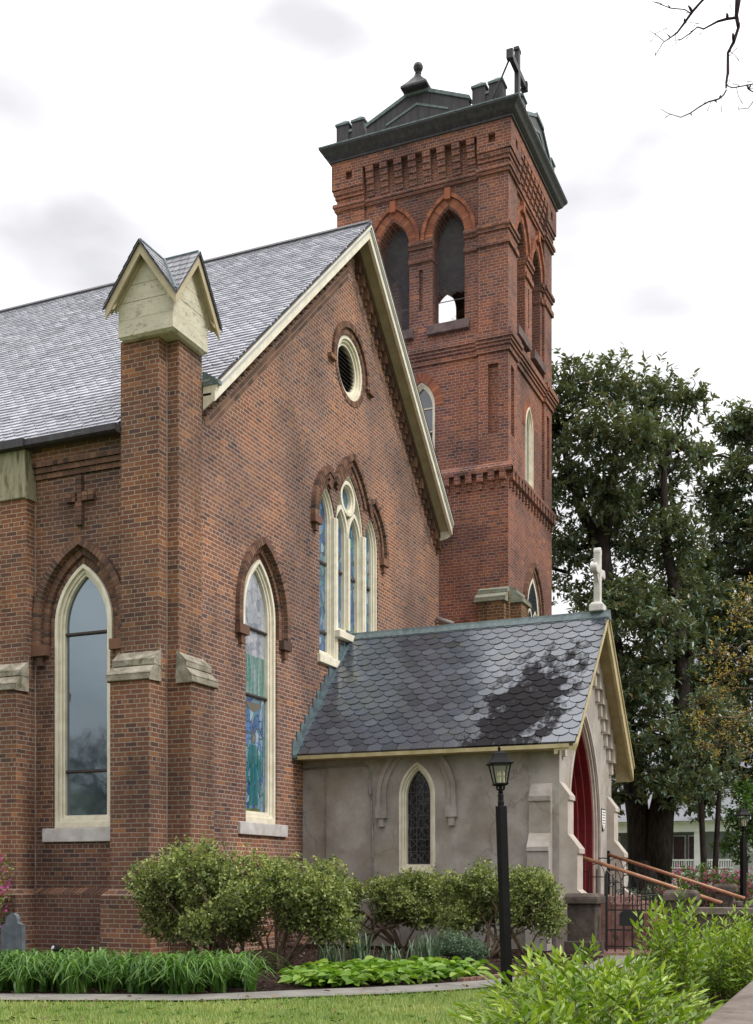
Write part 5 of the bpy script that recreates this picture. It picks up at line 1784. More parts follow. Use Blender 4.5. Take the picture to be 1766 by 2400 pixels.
sg.build('door_plaque', plain_mat('slate_blue_plate', (0.07, 0.08, 0.12), (0.12, 0.13, 0.18), 6, 0.5, 0.4), porch)

# ================================================================== GROUND
def flat(name, poly, z, mat):
    mb = MB()
    tri = tessellate_polygon([[Vector((x, y, 0)) for x, y in poly]])
    mb.add([(x, y, z) for x, y in poly], [tuple(t) for t in tri])
    o = mb.build(name, mat)
    tag(o, kind='structure')
    return o


flat('ground', [(-600, -600), (600, -600), (600, 600), (-600, 600)], -0.70, M['lawn'])
mb = MB()
mb.box(-120, 9.30, -60, 90, -0.6, 0.0)
tag(mb.build('lawn', M['lawn']), kind='structure')
flat('pavement', [(9.30, -60), (12.0, -60), (12.0, 90), (9.30, 90)], -0.45, M['concrete'])
flat('road', [(12.0, -60), (20.0, -60), (20.0, 90), (12.0, 90)], -0.58, M['asphalt'])
PATH_FAR = [(-12, -10.2), (1.36, -5.12), (3.26, -4.40), (3.94, -3.62), (4.61, -2.92), (5.05, -2.30), (5.40, -1.74), (5.75, -0.84), (6.04, 0.14), (5.95, 1.8), (5.85, 3.3)]
PATH_NEAR = [(-12, -10.75), (1.76, -5.62), (3.55, -4.90), (4.30, -4.22), (4.98, -3.60), (5.50, -2.90), (5.85, -2.24), (6.20, -1.2), (6.50, 0.14), (6.52, 1.8), (6.50, 3.3)]
flat('path', PATH_FAR + PATH_NEAR[::-1], 0.020, M['concrete'])
flat('flower_bed', PATH_FAR + [(5.3, 4.4), (0.05, 4.4), (0.05, -0.05), (-12, -0.05)], 0.010, M['mulch'])
flat('forecourt', [(4.8, 3.3), (9.3, 3.3), (9.3, 9.3), (4.8, 9.3)], 0.014, M['paver'])


# ================================================================== helpers: leaves, blades, limbs
def unit(n, g=rng):
    v = g.normal(size=(n, 3))
    return v / np.linalg.norm(v, axis=1)[:, None]


def norm(v):
    return v / np.maximum(np.linalg.norm(v, axis=1), 1e-9)[:, None]


def leaf_arrays(P, D, L, W, rnd, droop=0.0, fold=0.12):
    """one pointed leaf (two quads) per row: base P, direction D, length L, width W"""
    n = len(P)
    D = norm(D)
    up = np.tile(np.array([0, 0, 1.0]), (n, 1)) + 0.6 * unit(n)
    S = norm(np.cross(D, up))
    Nn = np.cross(S, D)
    L = L[:, None]
    W = W[:, None]
    b = P
    a1 = P + D * L * 0.32 + S * W * 0.46 + Nn * W * fold
    a2 = P + D * L * 0.72 + S * W * 0.36 + Nn * (W * fold - L * droop * 0.5)
    t = P + D * L - Nn * L * droop
    c1 = P + D * L * 0.32 - S * W * 0.46 + Nn * W * fold
    c2 = P + D * L * 0.72 - S * W * 0.36 + Nn * (W * fold - L * droop * 0.5)
    V = np.stack([b, a1, a2, t, c2, c1], axis=1).reshape(-1, 3)
    o = (np.arange(n) * 6)[:, None]
    Q = np.concatenate([o + np.array([[0, 1, 2, 3]]), o + np.array([[0, 3, 4, 5]])], axis=0)
    return V, Q, np.concatenate([rnd, rnd])


def small_leaves(P, D, L, W, rnd):
    """one diamond quad per leaf, for tiny leaves"""
    n = len(P)
    D = norm(D)
    S = norm(np.cross(D, unit(n)))
    L, W = L[:, None], W[:, None]
    V = np.stack([P, P + D * L * 0.45 + S * W * 0.5, P + D * L, P + D * L * 0.45 - S * W * 0.5], axis=1).reshape(-1, 3)
    Q = (np.arange(n) * 4)[:, None] + np.array([[0, 1, 2, 3]])
    return V, Q, rnd


def blades(P, az, L, H, W, rnd, k=5, curl=1.0):
    """arching ribbons from ground points"""
    n = len(P)
    dx, dy = np.cos(az), np.sin(az)
    sx, sy = -dy, dx
    rows = []
    for i in range(k + 1):
        t = i / k
        h = L * (0.25 * t + 0.75 * t ** 1.7)
        z = H * (2.0 * t - curl * t * t) / max(0.2, (1.0 / curl if curl > 1 else 2 - curl))
        w = W * (0.75 + 0.5 * t - 1.22 * t ** 2.2) * 0.5
        w = np.maximum(w, 0.0008)
        c = np.stack([P[:, 0] + dx * h, P[:, 1] + dy * h, P[:, 2] + z], axis=1)
        rows.append(np.stack([c + np.stack([sx * w, sy * w, np.zeros(n)], 1), c - np.stack([sx * w, sy * w, np.zeros(n)], 1)], axis=1))
    V = np.stack(rows, axis=1).reshape(-1, 3)
    o = (np.arange(n) * 2 * (k + 1))[:, None]
    Q = np.concatenate([o + np.array([[2 * i, 2 * i + 1, 2 * i + 3, 2 * i + 2]]) for i in range(k)], axis=0)
    return V, Q, np.tile(rnd, k)


def wiggle(a, b, k, amp):
    a, b = Vector(a), Vector(b)
    out = []
    for i in range(k + 1):
        t = i / k
        p = a.lerp(b, t)
        if 0 < i < k:
            p += Vector((random.gauss(0, amp), random.gauss(0, amp), random.gauss(0, amp * 0.6)))
        out.append(p)
    return out


def crown(name, blobs, mat, parent, clusters, per, L, W, squash=0.9, spread=0.9, seed=1, rosette=True, shell=0.45, inner=0.0):
    g = np.random.default_rng(seed)
    B = np.array(blobs)
    wgt = B[:, 3] ** 2
    idx = g.choice(len(B), size=clusters, p=wgt / wgt.sum())
    u = g.normal(size=(clusters, 3))
    u /= np.linalg.norm(u, axis=1)[:, None]
    lump = 0.72 + 0.5 * g.random(clusters)
    rad = B[idx, 3] * lump * g.random(clusters) ** shell
    C = B[idx, :3] + u * rad[:, None] * np.array([1, 1, squash])
    axis = norm(u * 0.7 + np.array([0, 0, 0.55]) + 0.5 * unit(clusters, g))
    base = np.clip(g.normal(0.42, 0.20, clusters) + 0.12 * u[:, 2], 0, 1)
    Pn = np.repeat(C, per, axis=0)
    A = np.repeat(axis, per, axis=0)
    n = len(Pn)
    if rosette:
        rd = unit(n, g)
        rd = norm(rd - A * (rd * A).sum(1)[:, None])
        D = A * (0.25 + 0.5 * g.random(n))[:, None] + rd * spread
        P0 = Pn + A * (0.06 * g.normal(size=n))[:, None]
    else:
        D = A * 0.5 + unit(n, g)
        P0 = Pn + unit(n, g) * (L * 1.3 * g.random(n))[:, None]
    ln = L * (0.7 + 0.6 * g.random(n))
    wd = W * (0.75 + 0.5 * g.random(n))
    rn = np.clip(np.repeat(base, per) + g.normal(0, 0.16, n), 0, 0.9)
    odd = g.random(n) < 0.035
    rn[odd] = 0.92 + 0.08 * g.random(odd.sum())
    if rosette:
        V, Q, rr_ = leaf_arrays(P0, D, ln, wd, rn, droop=0.08)
    else:
        V, Q, rr_ = small_leaves(P0, D, ln, wd, rn)
    return np_mesh(name, V, Q, rr_, mat, parent), C


# ================================================================== TREES
def tree(name, label, group, base, stems, blobs, leaf, bark, clusters, per, L, W, seed, twig=0.025, cat='tree', limb_r=0.11):
    t = thing(name, base, label, cat, group)
    tb = MB()
    pts = []
    for path, radii in stems:
        tb.tube(path, radii, 10)
        for i in range(len(path) - 1):
            for k in range(5):
                pts.append((Vector(path[i]).lerp(Vector(path[i + 1]), k / 5), radii[i] + (radii[i + 1] - radii[i]) * k / 5))
    lb = MB()
    random.seed(seed)
    cr, C = crown('crown', blobs, leaf, t, clusters, per, L, W, seed=seed)
    for (x, y, z, r_) in blobs:
        c = Vector((x, y, z))
        q = min(pts, key=lambda e: (e[0] - c).length + (3 if e[0].z > c.z + 0.3 else 0))
        if (q[0] - c).length > 0.2:
            r0 = min(limb_r, q[1] * 0.7)
            tb.tube(wiggle(q[0], c, 5, 0.13), [r0 * (1 - 0.14 * i) for i in range(6)], 6)
        for _ in range(7):
            e = c + Vector((random.gauss(0, 1), random.gauss(0, 1), random.gauss(0.2, 1))).normalized() * r_ * random.uniform(0.7, 1.1)
            tb.tube(wiggle(c, e, 3, 0.06), [twig, twig * 0.8, twig * 0.55, twig * 0.3], 4)
    tb.build('trunk', bark, t, smooth=True)
    return t


T1 = [(1.78, 17.16, 14.94, 0.89), (2.76, 18.14, 15.16, 0.96), (4.05, 17.58, 14.38, 0.87), (4.85, 18.33, 14.41, 0.65), (1.1, 18.4, 14.19, 0.99), (2.74, 16.61, 13.18, 0.98), (3.91, 16.44, 12.84, 0.96), (4.51, 19.08, 13.3, 0.85),
      (1.77, 17.23, 12.24, 0.95), (2.97, 17.15, 11.82, 0.99), (3.7, 19.59, 12.23, 1.05), (1.72, 17.9, 10.64, 0.91), (3.43, 19.08, 10.64, 1.04), (4.68, 17.92, 10.66, 0.82), (2.33, 18.45, 9.25, 0.98), (3.6, 16.88, 8.55, 0.98),
      (4.49, 18.43, 9.04, 0.95), (3.17, 19.18, 7.37, 0.99), (4.31, 18.07, 7.09, 0.88), (5.14, 18.77, 7.87, 0.71), (3.52, 18.55, 5.54, 0.97), (4.66, 16.6, 4.8, 0.79), (2.74, 18.83, 4.88, 0.61), (5.2, 18.29, 5.66, 0.7), (5.1, 17.36, 4.17, 0.63),
      (4.24, 16.5, 3.79, 0.56), (2.92, 19.17, 4.04, 0.49), (0.35, 17.91, 14.86, 0.98), (0.25, 18.7, 12.66, 1.01), (0.24, 19.21, 10.26, 1.02), (3.0, 16.9, 6.3, 0.9), (3.6, 19.6, 14.0, 0.8), (4.0, 17.0, 6.2, 0.8), (3.5, 16.6, 4.6, 0.7), (4.9, 19.2, 5.0, 0.8), (5.3, 18.6, 4.4, 0.7), (5.0, 19.5, 6.6, 0.8), (4.5, 16.4, 7.8, 0.8), (3.3, 19.6, 9.2, 0.9), (2.6, 19.3, 11.6, 0.9), (4.6, 19.4, 10.0, 0.8), (2.9, 16.3, 8.0, 0.8), (3.1, 16.5, 5.2, 0.6), (2.9, 17.2, 3.5, 0.5), (2.6, 18.6, 3.2, 0.45), (5.0, 18.9, 3.6, 0.55), (5.35, 18.2, 3.3, 0.5), (4.75, 17.0, 3.4, 0.5), (5.6, 18.8, 4.6, 0.6), (3.8, 16.7, 4.2, 0.5)]
T2 = [(5.75, 21.64, 14.76, 0.77), (6.25, 22.26, 14.64, 0.9), (6.09, 20.68, 12.87, 0.87), (5.34, 21.9, 12.58, 0.65), (6.31, 20.83, 11.52, 0.99), (5.17, 22.31, 11.28, 0.92), (6.07, 22.14, 10.37, 1.03), (5.59, 19.79, 8.88, 0.97), (6.4, 19.91, 8.22, 0.97),
      (5.67, 20.15, 7.1, 0.98), (6.24, 22.4, 6.91, 1.04), (5.83, 20.81, 5.45, 0.87), (5.41, 21.38, 4.26, 0.64), (6.35, 20.4, 4.03, 0.74), (7.35, 21.02, 13.67, 1.11), (7.49, 20.66, 11.08, 1.1), (7.5, 20.55, 8.62, 1.09), (7.34, 21.26, 6.29, 1.12), (8.6, 22.0, 12.0, 1.3), (8.8, 21.5, 9.0, 1.3), (5.0, 21.0, 10.2, 0.9), (4.9, 21.5, 8.6, 0.9), (5.1, 20.6, 7.0, 0.9), (5.0, 21.4, 5.6, 0.8), (5.2, 20.4, 4.4, 0.7), (6.9, 20.2, 5.0, 0.8), (6.9, 20.4, 3.6, 0.6), (5.5, 20.9, 11.9, 0.6), (5.1, 20.8, 12.6, 0.6), (5.0, 20.2, 13.5, 0.45), (7.6, 21.0, 15.0, 0.9)]
tree('magnolia_tree', 'tall dark glossy evergreen with thick forked trunk, rising right beside the bell tower', 'dark evergreen trees beyond the porch', (3.9, 18, 0),
     [([(3.88, 18, -0.1), (3.88, 18, 0.5), (3.88, 18, 1.3), (3.9, 18, 1.7)], [0.74, 0.62, 0.54, 0.40]),
      ([(3.70, 18, 0.9), (3.64, 18, 1.8), (3.60, 18, 2.8), (3.40, 18, 4.4), (3.05, 18, 6.5), (2.75, 18, 8.8), (2.55, 18, 10.6), (2.75, 18, 11.6), (2.95, 18, 13.2)], [0.36, 0.35, 0.32, 0.29, 0.27, 0.25, 0.24, 0.17, 0.08]),
      ([(4.08, 17.95, 0.9), (4.20, 18, 2.9), (4.45, 18, 4.3), (4.80, 18, 6.4), (4.70, 18, 8.6), (4.3, 18, 10.6), (4.3, 18, 13.0)], [0.42, 0.36, 0.27, 0.20, 0.16, 0.13, 0.06]),
      ([(2.55, 18, 10.5), (2.0, 18, 11.6), (1.6, 18, 13.0), (1.3, 18, 14.4)], [0.20, 0.14, 0.10, 0.05])],
     T1, M['leaf_magnolia'], M['bark_dark'], 7600, 8, 0.180, 0.074, 11)
tree('magnolia_tree', 'dark evergreen at the right edge of the photo, behind the golden leafed tree', 'dark evergreen trees beyond the porch', (7.0, 21, 0),
     [([(7.0, 21, -0.1), (7.0, 21, 2.5), (6.8, 21, 5.5), (6.5, 21, 9), (6.6, 21, 12), (6.5, 21, 14.5)], [0.45, 0.36, 0.28, 0.22, 0.14, 0.05]),
      ([(7.0, 21, 2.5), (7.5, 21, 5.0), (8.2, 21.4, 8.5), (8.4, 21.6, 11.5)], [0.26, 0.2, 0.15, 0.05])],
     T2, M['leaf_magnolia'], M['bark_dark'], 5600, 8, 0.190, 0.078, 12)
GOLD = [(7.36, 10.08, 6.91, 0.52), (6.95, 10.4, 6.58, 0.44), (6.63, 10.18, 5.86, 0.4), (7.11, 10.43, 5.6, 0.53), (6.44, 10.36, 4.93, 0.44), (6.94, 10.49, 4.38, 0.53), (7.35, 10.17, 3.8, 0.52), (6.36, 9.66, 4.4, 0.35), (8.03, 10.36, 6.04, 0.69), (8.02, 10.46, 4.76, 0.69), (6.75, 10.3, 5.3, 0.5), (6.6, 10.2, 3.9, 0.4)]
tree('golden_tree', 'slender tree with sparse golden spring leaves at the right edge', None, (8.7, 10.6, 0),
     [([(8.7, 10.6, 0), (8.6, 10.6, 2.2), (8.2, 10.5, 3.9), (7.7, 10.4, 5.2), (7.4, 10.3, 6.8)], [0.11, 0.09, 0.07, 0.05, 0.02])],
     GOLD, M['leaf_gold'], M['bark_shrub'], 560, 5, 0.052, 0.034, 13, twig=0.014, limb_r=0.03)
FR = [(6.31, 16.32, 2.73, 0.38), (6.65, 16.06, 2.28, 0.43), (6.12, 16.17, 2.07, 0.33), (6.84, 15.77, 2.9, 0.48), (6.48, 16.27, 1.74, 0.27), (6.7, 16.1, 3.3, 0.4), (7.2, 16.0, 2.6, 0.5)]
tree('young_tree', 'low bright green young tree behind the far lamp post', None, (6.7, 16.1, 0), [([(6.7, 16.1, 0), (6.65, 16.1, 1.4), (6.6, 16.1, 2.6)], [0.06, 0.05, 0.03])],
     FR, M['leaf_fresh'], M['bark_dark'], 520, 6, 0.10, 0.055, 14, twig=0.012, limb_r=0.03)
tree('slim_tree', 'thin dark trunk rising from the pink azaleas, nearer to the big forked trunk', 'slim trees among the azaleas', (5.86, 14, 0), [([(5.86, 14, 0), (5.88, 14, 1.6), (5.82, 14, 2.9), (5.75, 14, 4.0)], [0.085, 0.075, 0.065, 0.03])],
     [(5.77, 14.06, 4.06, 0.46), (5.4, 13.83, 3.54, 0.41), (6.02, 13.65, 3.41, 0.4), (5.6, 14.0, 4.8, 0.5), (5.9, 14.0, 5.4, 0.45)], M['leaf_magnolia'], M['bark_dark'], 420, 7, 0.12, 0.055, 15, twig=0.012, limb_r=0.03)
tree('slim_tree', 'thin dark trunk rising from the pink azaleas, nearer to the far lamp post', 'slim trees among the azaleas', (6.10, 14.6, 0), [([(6.10, 14.6, 0), (6.08, 14.6, 1.6), (6.15, 14.6, 3.0), (6.25, 14.7, 4.3)], [0.075, 0.068, 0.06, 0.03])],
     [(6.28, 14.78, 4.32, 0.47), (6.17, 14.89, 3.6, 0.42), (6.5, 14.7, 5.0, 0.5), (6.0, 14.8, 5.4, 0.45)], M['leaf_magnolia'], M['bark_dark'], 360, 7, 0.12, 0.055, 16, twig=0.012, limb_r=0.03)
rtm = copy_tree([o for o in bpy.data.objects if o.name.startswith('magnolia_tree')][0])
rtm.location = (15.5, 33, 0)
rtm['label'] = 'dark evergreen mirrored in the stained glass of the triple window'
# far wood beyond the houses
fb = []
for i in range(80):
    x = -8 + i * 0.95 + random.gauss(0, 0.4)
    fb.append((x, 58 + random.gauss(0, 2), random.uniform(1.5, 5.5), random.uniform(1.6, 2.6)))
far, _ = crown('far_trees', fb, M['leaf_far'], None, 9000, 4, 0.42, 0.26, seed=21, rosette=False)
tag(far, 'pale green mass of trees beyond the white house', 'trees', kind='stuff')

fb = [(-60 + i * 1.5 + random.gauss(0, 0.5), -46 + random.gauss(0, 2), random.uniform(1.5, 5.0), random.uniform(1.8, 3.0)) for i in range(60)]
far, _ = crown('far_trees', fb, M['leaf_far'], None, 5200, 4, 0.5, 0.3, seed=22, rosette=False)
tag(far, 'row of trees mirrored low in the pale side window glass', 'trees', kind='stuff')

# bare street tree: trunk out of frame to the right, drooping twigs enter at the top
bt = thing('bare_tree', (12.6, -4.2, -0.45), 'bare twigs and a drooping branch hanging into the sky at upper right', 'tree')
tb = MB()
tb.tube(wiggle((12.6, -4.2, -0.5), (12.4, -4.4, 6.0), 6, 0.06), [0.26, 0.22, 0.20, 0.18, 0.16, 0.14, 0.12], 10)
tb.tube(wiggle((12.4, -4.4, 6.0), (12.8, -3.8, 11.5), 5, 0.12), [0.12, 0.10, 0.08, 0.06, 0.04, 0.02], 8)
tb.tube([(12.4, -4.4, 6.0), (11.3, -5.1, 7.8), (10.0, -5.8, 8.6), (9.1, -6.0, 8.3), (8.78, -6, 7.75)], [0.09, 0.07, 0.05, 0.036, 0.030], 8)
tb.tube([(10.0, -5.8, 8.6), (9.2, -6.0, 8.5), (8.75, -6, 7.95), (8.60, -6, 7.58)], [0.03, 0.022, 0.014, 0.010], 6)


def twig(pts, r0, r1):
    P_ = [Vector((x, -6 + random.gauss(0, 0.012), z)) for x, z in pts]
    n_ = len(P_) - 1
    rs = [r0 + (r1 - r0) * i / n_ for i in range(n_ + 1)]
    for i in range(1, n_):
        rs[i] *= random.uniform(0.9, 1.35)
    tb.tube(P_, rs, 6)
    for i in range(1, n_ + 1):                     # buds and knuckles
        if random.random() < 0.75:
            p = P_[i]
            q = p + Vector((random.gauss(0, 0.012), random.gauss(0, 0.02), random.uniform(-0.012, 0.03)))
            tb.tube([p, (p + q) / 2 + Vector((0.002, 0, 0)), q], [rs[i] * 0.9, rs[i] * 1.1, rs[i] * 0.4], 5)
    if True:
        for i in range(n_):                        # hair-thin side twigs
            if random.random() < 0.45:
                p = P_[i].lerp(P_[i + 1], random.random())
                q = p + Vector((random.gauss(0, 0.04), random.gauss(0, 0.04), random.gauss(-0.01, 0.04)))
                tb.tube([p, (p + q) / 2 + Vector((0.005, 0, 0.004)), q], [0.0022, 0.0018, 0.0028], 4)


twig([(8.78, 7.75), (8.73, 7.54), (8.73, 7.41), (8.72, 7.29), (8.73, 7.23), (8.70, 7.12), (8.66, 7.06), (8.66, 6.92), (8.65, 6.85), (8.65, 6.80)], 0.020, 0.006)
twig([(8.65, 6.80), (8.63, 6.77), (8.60, 6.75), (8.57, 6.75), (8.53, 6.745), (8.47, 6.72), (8.40, 6.70), (8.33, 6.70), (8.24, 6.74), (8.19, 6.79)], 0.0055, 0.0018)
twig([(8.72, 7.29), (8.66, 7.28), (8.59, 7.30), (8.49, 7.295), (8.45, 7.30), (8.41, 7.285), (8.34, 7.25), (8.29, 7.27)], 0.0085, 0.0022)
twig([(8.60, 7.58), (8.48, 7.49), (8.41, 7.43), (8.36, 7.36), (8.30, 7.33), (8.26, 7.28), (8.21, 7.25), (8.15, 7.18)], 0.009, 0.0024)
twig([(8.41, 7.42), (8.36, 7.46), (8.26, 7.50), (8.13, 7.59)], 0.004, 0.002)
twig([(8.21, 7.28), (8.15, 7.34), (8.11, 7.38)], 0.003, 0.0016)
twig([(8.65, 6.82), (8.69, 6.80), (8.79, 6.80), (8.86, 6.80), (8.95, 6.84)], 0.004, 0.003)
twig([(8.72, 6.79), (8.73, 6.74), (8.76, 6.67)], 0.002, 0.0014)
twig([(8.95, 6.84), (8.86, 6.70), (8.80, 6.63), (8.73, 6.625)], 0.004, 0.002)
twig([(8.79, 6.80), (8.80, 6.755), (8.82, 6.74)], 0.006, 0.004)
tb.build('trunk', M['bark_twig'], bt, smooth=True)
# a bare tree across the churchyard: it is what the storm glass mirrors
rt = thing('bare_tree', (-12.8, -16.0, 0), 'leafless spreading tree mirrored in the pale side window', 'tree')
tb = MB()


def grow(p, d, ln, r_, lvl):
    e = p + d * ln
    mid = (p + e) / 2 + Vector((random.gauss(0, 0.05), random.gauss(0, 0.05), random.gauss(0, 0.05))) * ln
    tb.tube([p, mid, e], [r_, r_ * 0.85, r_ * 0.68], 6 if lvl > 3 else 3, caps=False)
    if lvl == 0:
        return
    for _ in range(3 if lvl > 1 else 4):
        nd = (d * 0.75 + Vector((random.gauss(0, 0.55), random.gauss(0, 0.55), random.gauss(0.12, 0.4)))).normalized()
        grow(e, nd, ln * random.uniform(0.66, 0.86), r_ * 0.62, lvl - 1)


random.seed(5)
grow(Vector((-12.8, -16, -0.1)), Vector((0.03, 0, 1)), 2.3, 0.30, 6)
tb.build('trunk', M['bark_twig'], rt)

# ================================================================== SHRUBS AND PLANTS BY THE CHURCH
def shrub(name, label, group, base, blobs, stems, leaf, n, per, L, W, seed, cat='shrub', flower=None):
    t = thing(name, base, label, cat, group)
    random.seed(seed)
    crown('foliage', blobs, leaf, t, n, per, L, W, seed=seed, rosette=False, shell=0.42, squash=0.92)
    sb = MB()
    for (p0, r_) in stems:
        for (x, y, z, rr_) in random.sample(blobs, min(len(blobs), 3)):
            e = Vector((x + random.gauss(0, 0.1), y + random.gauss(0, 0.1), z))
            a = Vector(p0)
            mid = a.lerp(e, 0.5) + Vector((random.gauss(0, 0.05), random.gauss(0, 0.05), 0.06))
            sb.tube([a, a.lerp(mid, 0.5) + Vector((random.gauss(0, 0.02), 0, 0.02)), mid, e], [r_, r_ * 0.85, r_ * 0.65, r_ * 0.3], 6)
            for _ in range(5):
                q = mid.lerp(e, random.random())
                f = q + Vector((random.gauss(0, 1), random.gauss(0, 1), random.gauss(0.3, 0.8))).normalized() * random.uniform(0.2, 0.5)
                sb.tube(wiggle(q, f, 3, 0.02), [r_ * 0.3, r_ * 0.24, r_ * 0.16, r_ * 0.08], 4)
    sb.build('stem', M['bark_shrub'], t, smooth=True)
    if flower:
        crown('blossom', blobs, flower[0], t, flower[1], 4, flower[2], flower[2] * 0.8, seed=seed + 50, rosette=False, shell=0.18)
    return t


def lobes(xr, y, zr, r_, n, seed, yj=0.3):
    g = random.Random(seed)
    out = []
    for i in range(n):
        t = (i + 0.5) / n
        x = xr[0] + (xr[1] - xr[0]) * t + g.gauss(0, 0.05)
        edge = 1 - abs(2 * t - 1) ** 2.5
        for zf in (0.15, 0.6, 1.0):
            z = zr[0] + (zr[1] - r_ * 0.8 - zr[0]) * zf * (0.75 + 0.25 * edge) + g.gauss(0, 0.04)
            out.append((x + g.gauss(0, 0.10), y + g.gauss(0, yj), z, r_ * g.uniform(0.8, 1.15) * (0.85 + 0.2 * zf)))
    return out


shrub('clipped_shrub', 'large round clipped shrub hiding the foot of the brick corner buttress', 'clipped shrubs along the church wall', (1.6, -1.3, 0),
      lobes((0.50, 2.30), -1.25, (0.46, 1.58), 0.35, 6, 31), [((1.45, -1.15, 0), 0.030), ((1.62, -1.25, 0), 0.028), ((1.9, -1.35, 0), 0.045), ((1.98, -1.3, 0), 0.03)], M['leaf_holly'], 4300, 8, 0.046, 0.030, 31)
shrub('clipped_shrub', 'leaning clipped shrub in front of the joint between brick gable and stucco porch', 'clipped shrubs along the church wall', (2.6, -1.4, 0),
      lobes((2.35, 3.05), -1.35, (0.66, 1.50), 0.32, 3, 32) + [(3.35, -1.3, 0.85, 0.30), (3.5, -1.35, 0.60, 0.26), (3.2, -1.3, 0.55, 0.25), (3.3, -1.3, 1.02, 0.26)],
      [((2.5, -1.4, 0), 0.022), ((2.56, -1.45, 0), 0.02), ((2.62, -1.4, 0), 0.024), ((2.7, -1.42, 0), 0.018), ((2.66, -1.5, 0), 0.018)], M['leaf_holly'], 2500, 8, 0.046, 0.030, 32)
shrub('clipped_shrub', 'dark clipped shrub under the leaded porch window', 'clipped shrubs along the church wall', (1.8, 3.4, 0),
      lobes((1.15, 3.10), 3.45, (0.50, 1.27), 0.28, 7, 33, 0.2), [((1.24, 3.5, 0), 0.022), ((2.33, 3.5, 0), 0.03), ((2.4, 3.45, 0), 0.024), ((1.7, 3.4, 0), 0.02)], M['leaf_holly'], 4200, 8, 0.046, 0.030, 33)
shrub('clipped_shrub', 'clipped shrub with bare pale stems behind the black lamp post', 'clipped shrubs along the church wall', (4.5, 2.2, 0),
      lobes((3.62, 5.10), 2.4, (0.54, 1.36), 0.30, 6, 34, 0.22), [((4.15, 2.2, 0), 0.026), ((4.5, 2.1, 0), 0.034), ((4.85, 2.2, 0), 0.022), ((4.35, 2.0, 0), 0.03)], M['leaf_holly'], 4200, 8, 0.046, 0.030, 34)
shrub('creeping_shrub', 'wispy low shrub at the foot of the pale stemmed shrub', None, (4.0, 1.3, 0), [(3.95, 1.35, 0.22, 0.24), (4.2, 1.3, 0.20, 0.22), (3.75, 1.4, 0.14, 0.18), (4.4, 1.25, 0.14, 0.18)], [((4.0, 1.3, 0), 0.012)], M['leaf_iris'], 700, 8, 0.040, 0.016, 35)
shrub('azalea', 'pink flowering azalea by the left edge, behind the headstone', None, (-2.5, -1.0, 0), [(-2.27, -1.04, 1.42, 0.22), (-2.36, -0.95, 0.89, 0.22), (-2.63, -0.93, 1.07, 0.34), (-2.64, -1.09, 1.5, 0.3), (-2.6, -1.0, 0.6, 0.3), (-2.9, -1.0, 1.2, 0.4)],
      [((-2.6, -1.0, 0), 0.02), ((-2.7, -1.0, 0), 0.018)], M['leaf_holly'], 650, 6, 0.045, 0.022, 36, flower=(M['petal_pink'], 130, 0.055))
for k, (bl, lab) in enumerate((([(5.45, 12.7, 0.75, 0.42), (5.75, 12.9, 0.95, 0.40), (5.6, 12.8, 1.25, 0.30), (5.2, 12.8, 0.7, 0.35)], 'pink azalea nearest the big forked trunk'),
                               ([(6.1, 13.0, 0.85, 0.42), (6.35, 13.0, 1.15, 0.34), (5.98, 13.1, 1.25, 0.32), (6.3, 12.9, 0.7, 0.40)], 'pink azalea at the foot of the slim trunks'),
                               ([(6.75, 12.9, 0.85, 0.42), (6.95, 12.9, 1.1, 0.34), (6.6, 12.8, 1.15, 0.30), (7.15, 12.9, 0.8, 0.40)], 'pink azalea nearest the far lamp post'))):
    shrub('azalea', lab, 'azaleas beyond the handrails', (bl[0][0], bl[0][1], 0), bl, [((bl[0][0], bl[0][1], 0), 0.03)], M['leaf_fresh'], 520, 6, 0.055, 0.03, 40 + k, flower=(M['petal_pink'], 170, 0.060))


# low evergreen mass behind the gate and under the handrails
def hash_blobs(n, x0, x1, y0, y1, z0, z1, r0, r1, seed):
    g = random.Random(seed)
    return [(g.uniform(x0, x1), g.uniform(y0, y1), g.uniform(z0, z1), g.uniform(r0, r1)) for _ in range(n)]


shrub('dark_shrub', 'dark evergreen shrub in the shade of the big forked trunk', None, (4.4, 14.6, 0), hash_blobs(8, 3.3, 5.3, 14.2, 15.2, 0.2, 0.75, 0.3, 0.45, 3), [((4.4, 14.6, 0), 0.03)], M['leaf_magnolia'], 700, 7, 0.10, 0.05, 44)


def inside(x, y, poly):
    c = False
    for i in range(len(poly)):
        (x1, y1), (x2, y2) = poly[i], poly[i - 1]
        if (y1 > y) != (y2 > y) and x < (x2 - x1) * (y - y1) / (y2 - y1) + x1:
            c = not c
    return c


def scatter(poly, n, g):
    xs = [p[0] for p in poly]
    ys = [p[1] for p in poly]
    out = []
    while len(out) < n:
        x, y = g.uniform(min(xs), max(xs)), g.uniform(min(ys), max(ys))
        if inside(x, y, poly):
            out.append((x, y))
    return np.array(out)


# strap-leaved daylilies along the path (a mass nobody could count)
g = np.random.default_rng(51)
DL = [(-3.6, -6.95), (1.30, -5.05), (3.20, -4.33), (3.62, -3.75), (3.15, -3.2), (0.9, -3.95), (-4.2, -5.7)]
pc = scatter(DL, 420, g)
per = 16
P = np.repeat(np.c_[pc, np.zeros(len(pc))], per, axis=0)
n = len(P)
P[:, :2] += g.normal(0, 0.035, (n, 2))
az = g.uniform(0, 2 * np.pi, n)
V, Q, rr_ = blades(P, az, 0.24 + 0.40 * g.random(n), 0.18 + 0.24 * g.random(n), 0.021 + 0.012 * g.random(n), np.clip(np.repeat(g.normal(0.5, 0.18, len(pc)), per) + g.normal(0, 0.2, n), 0, 1), 7, 1.62)
dl = np_mesh('daylilies', V, Q, rr_, M['leaf_lily'])
tag(dl, 'bed of arching strap leaved daylilies edging the path below the brick wall', 'daylilies', kind='stuff')
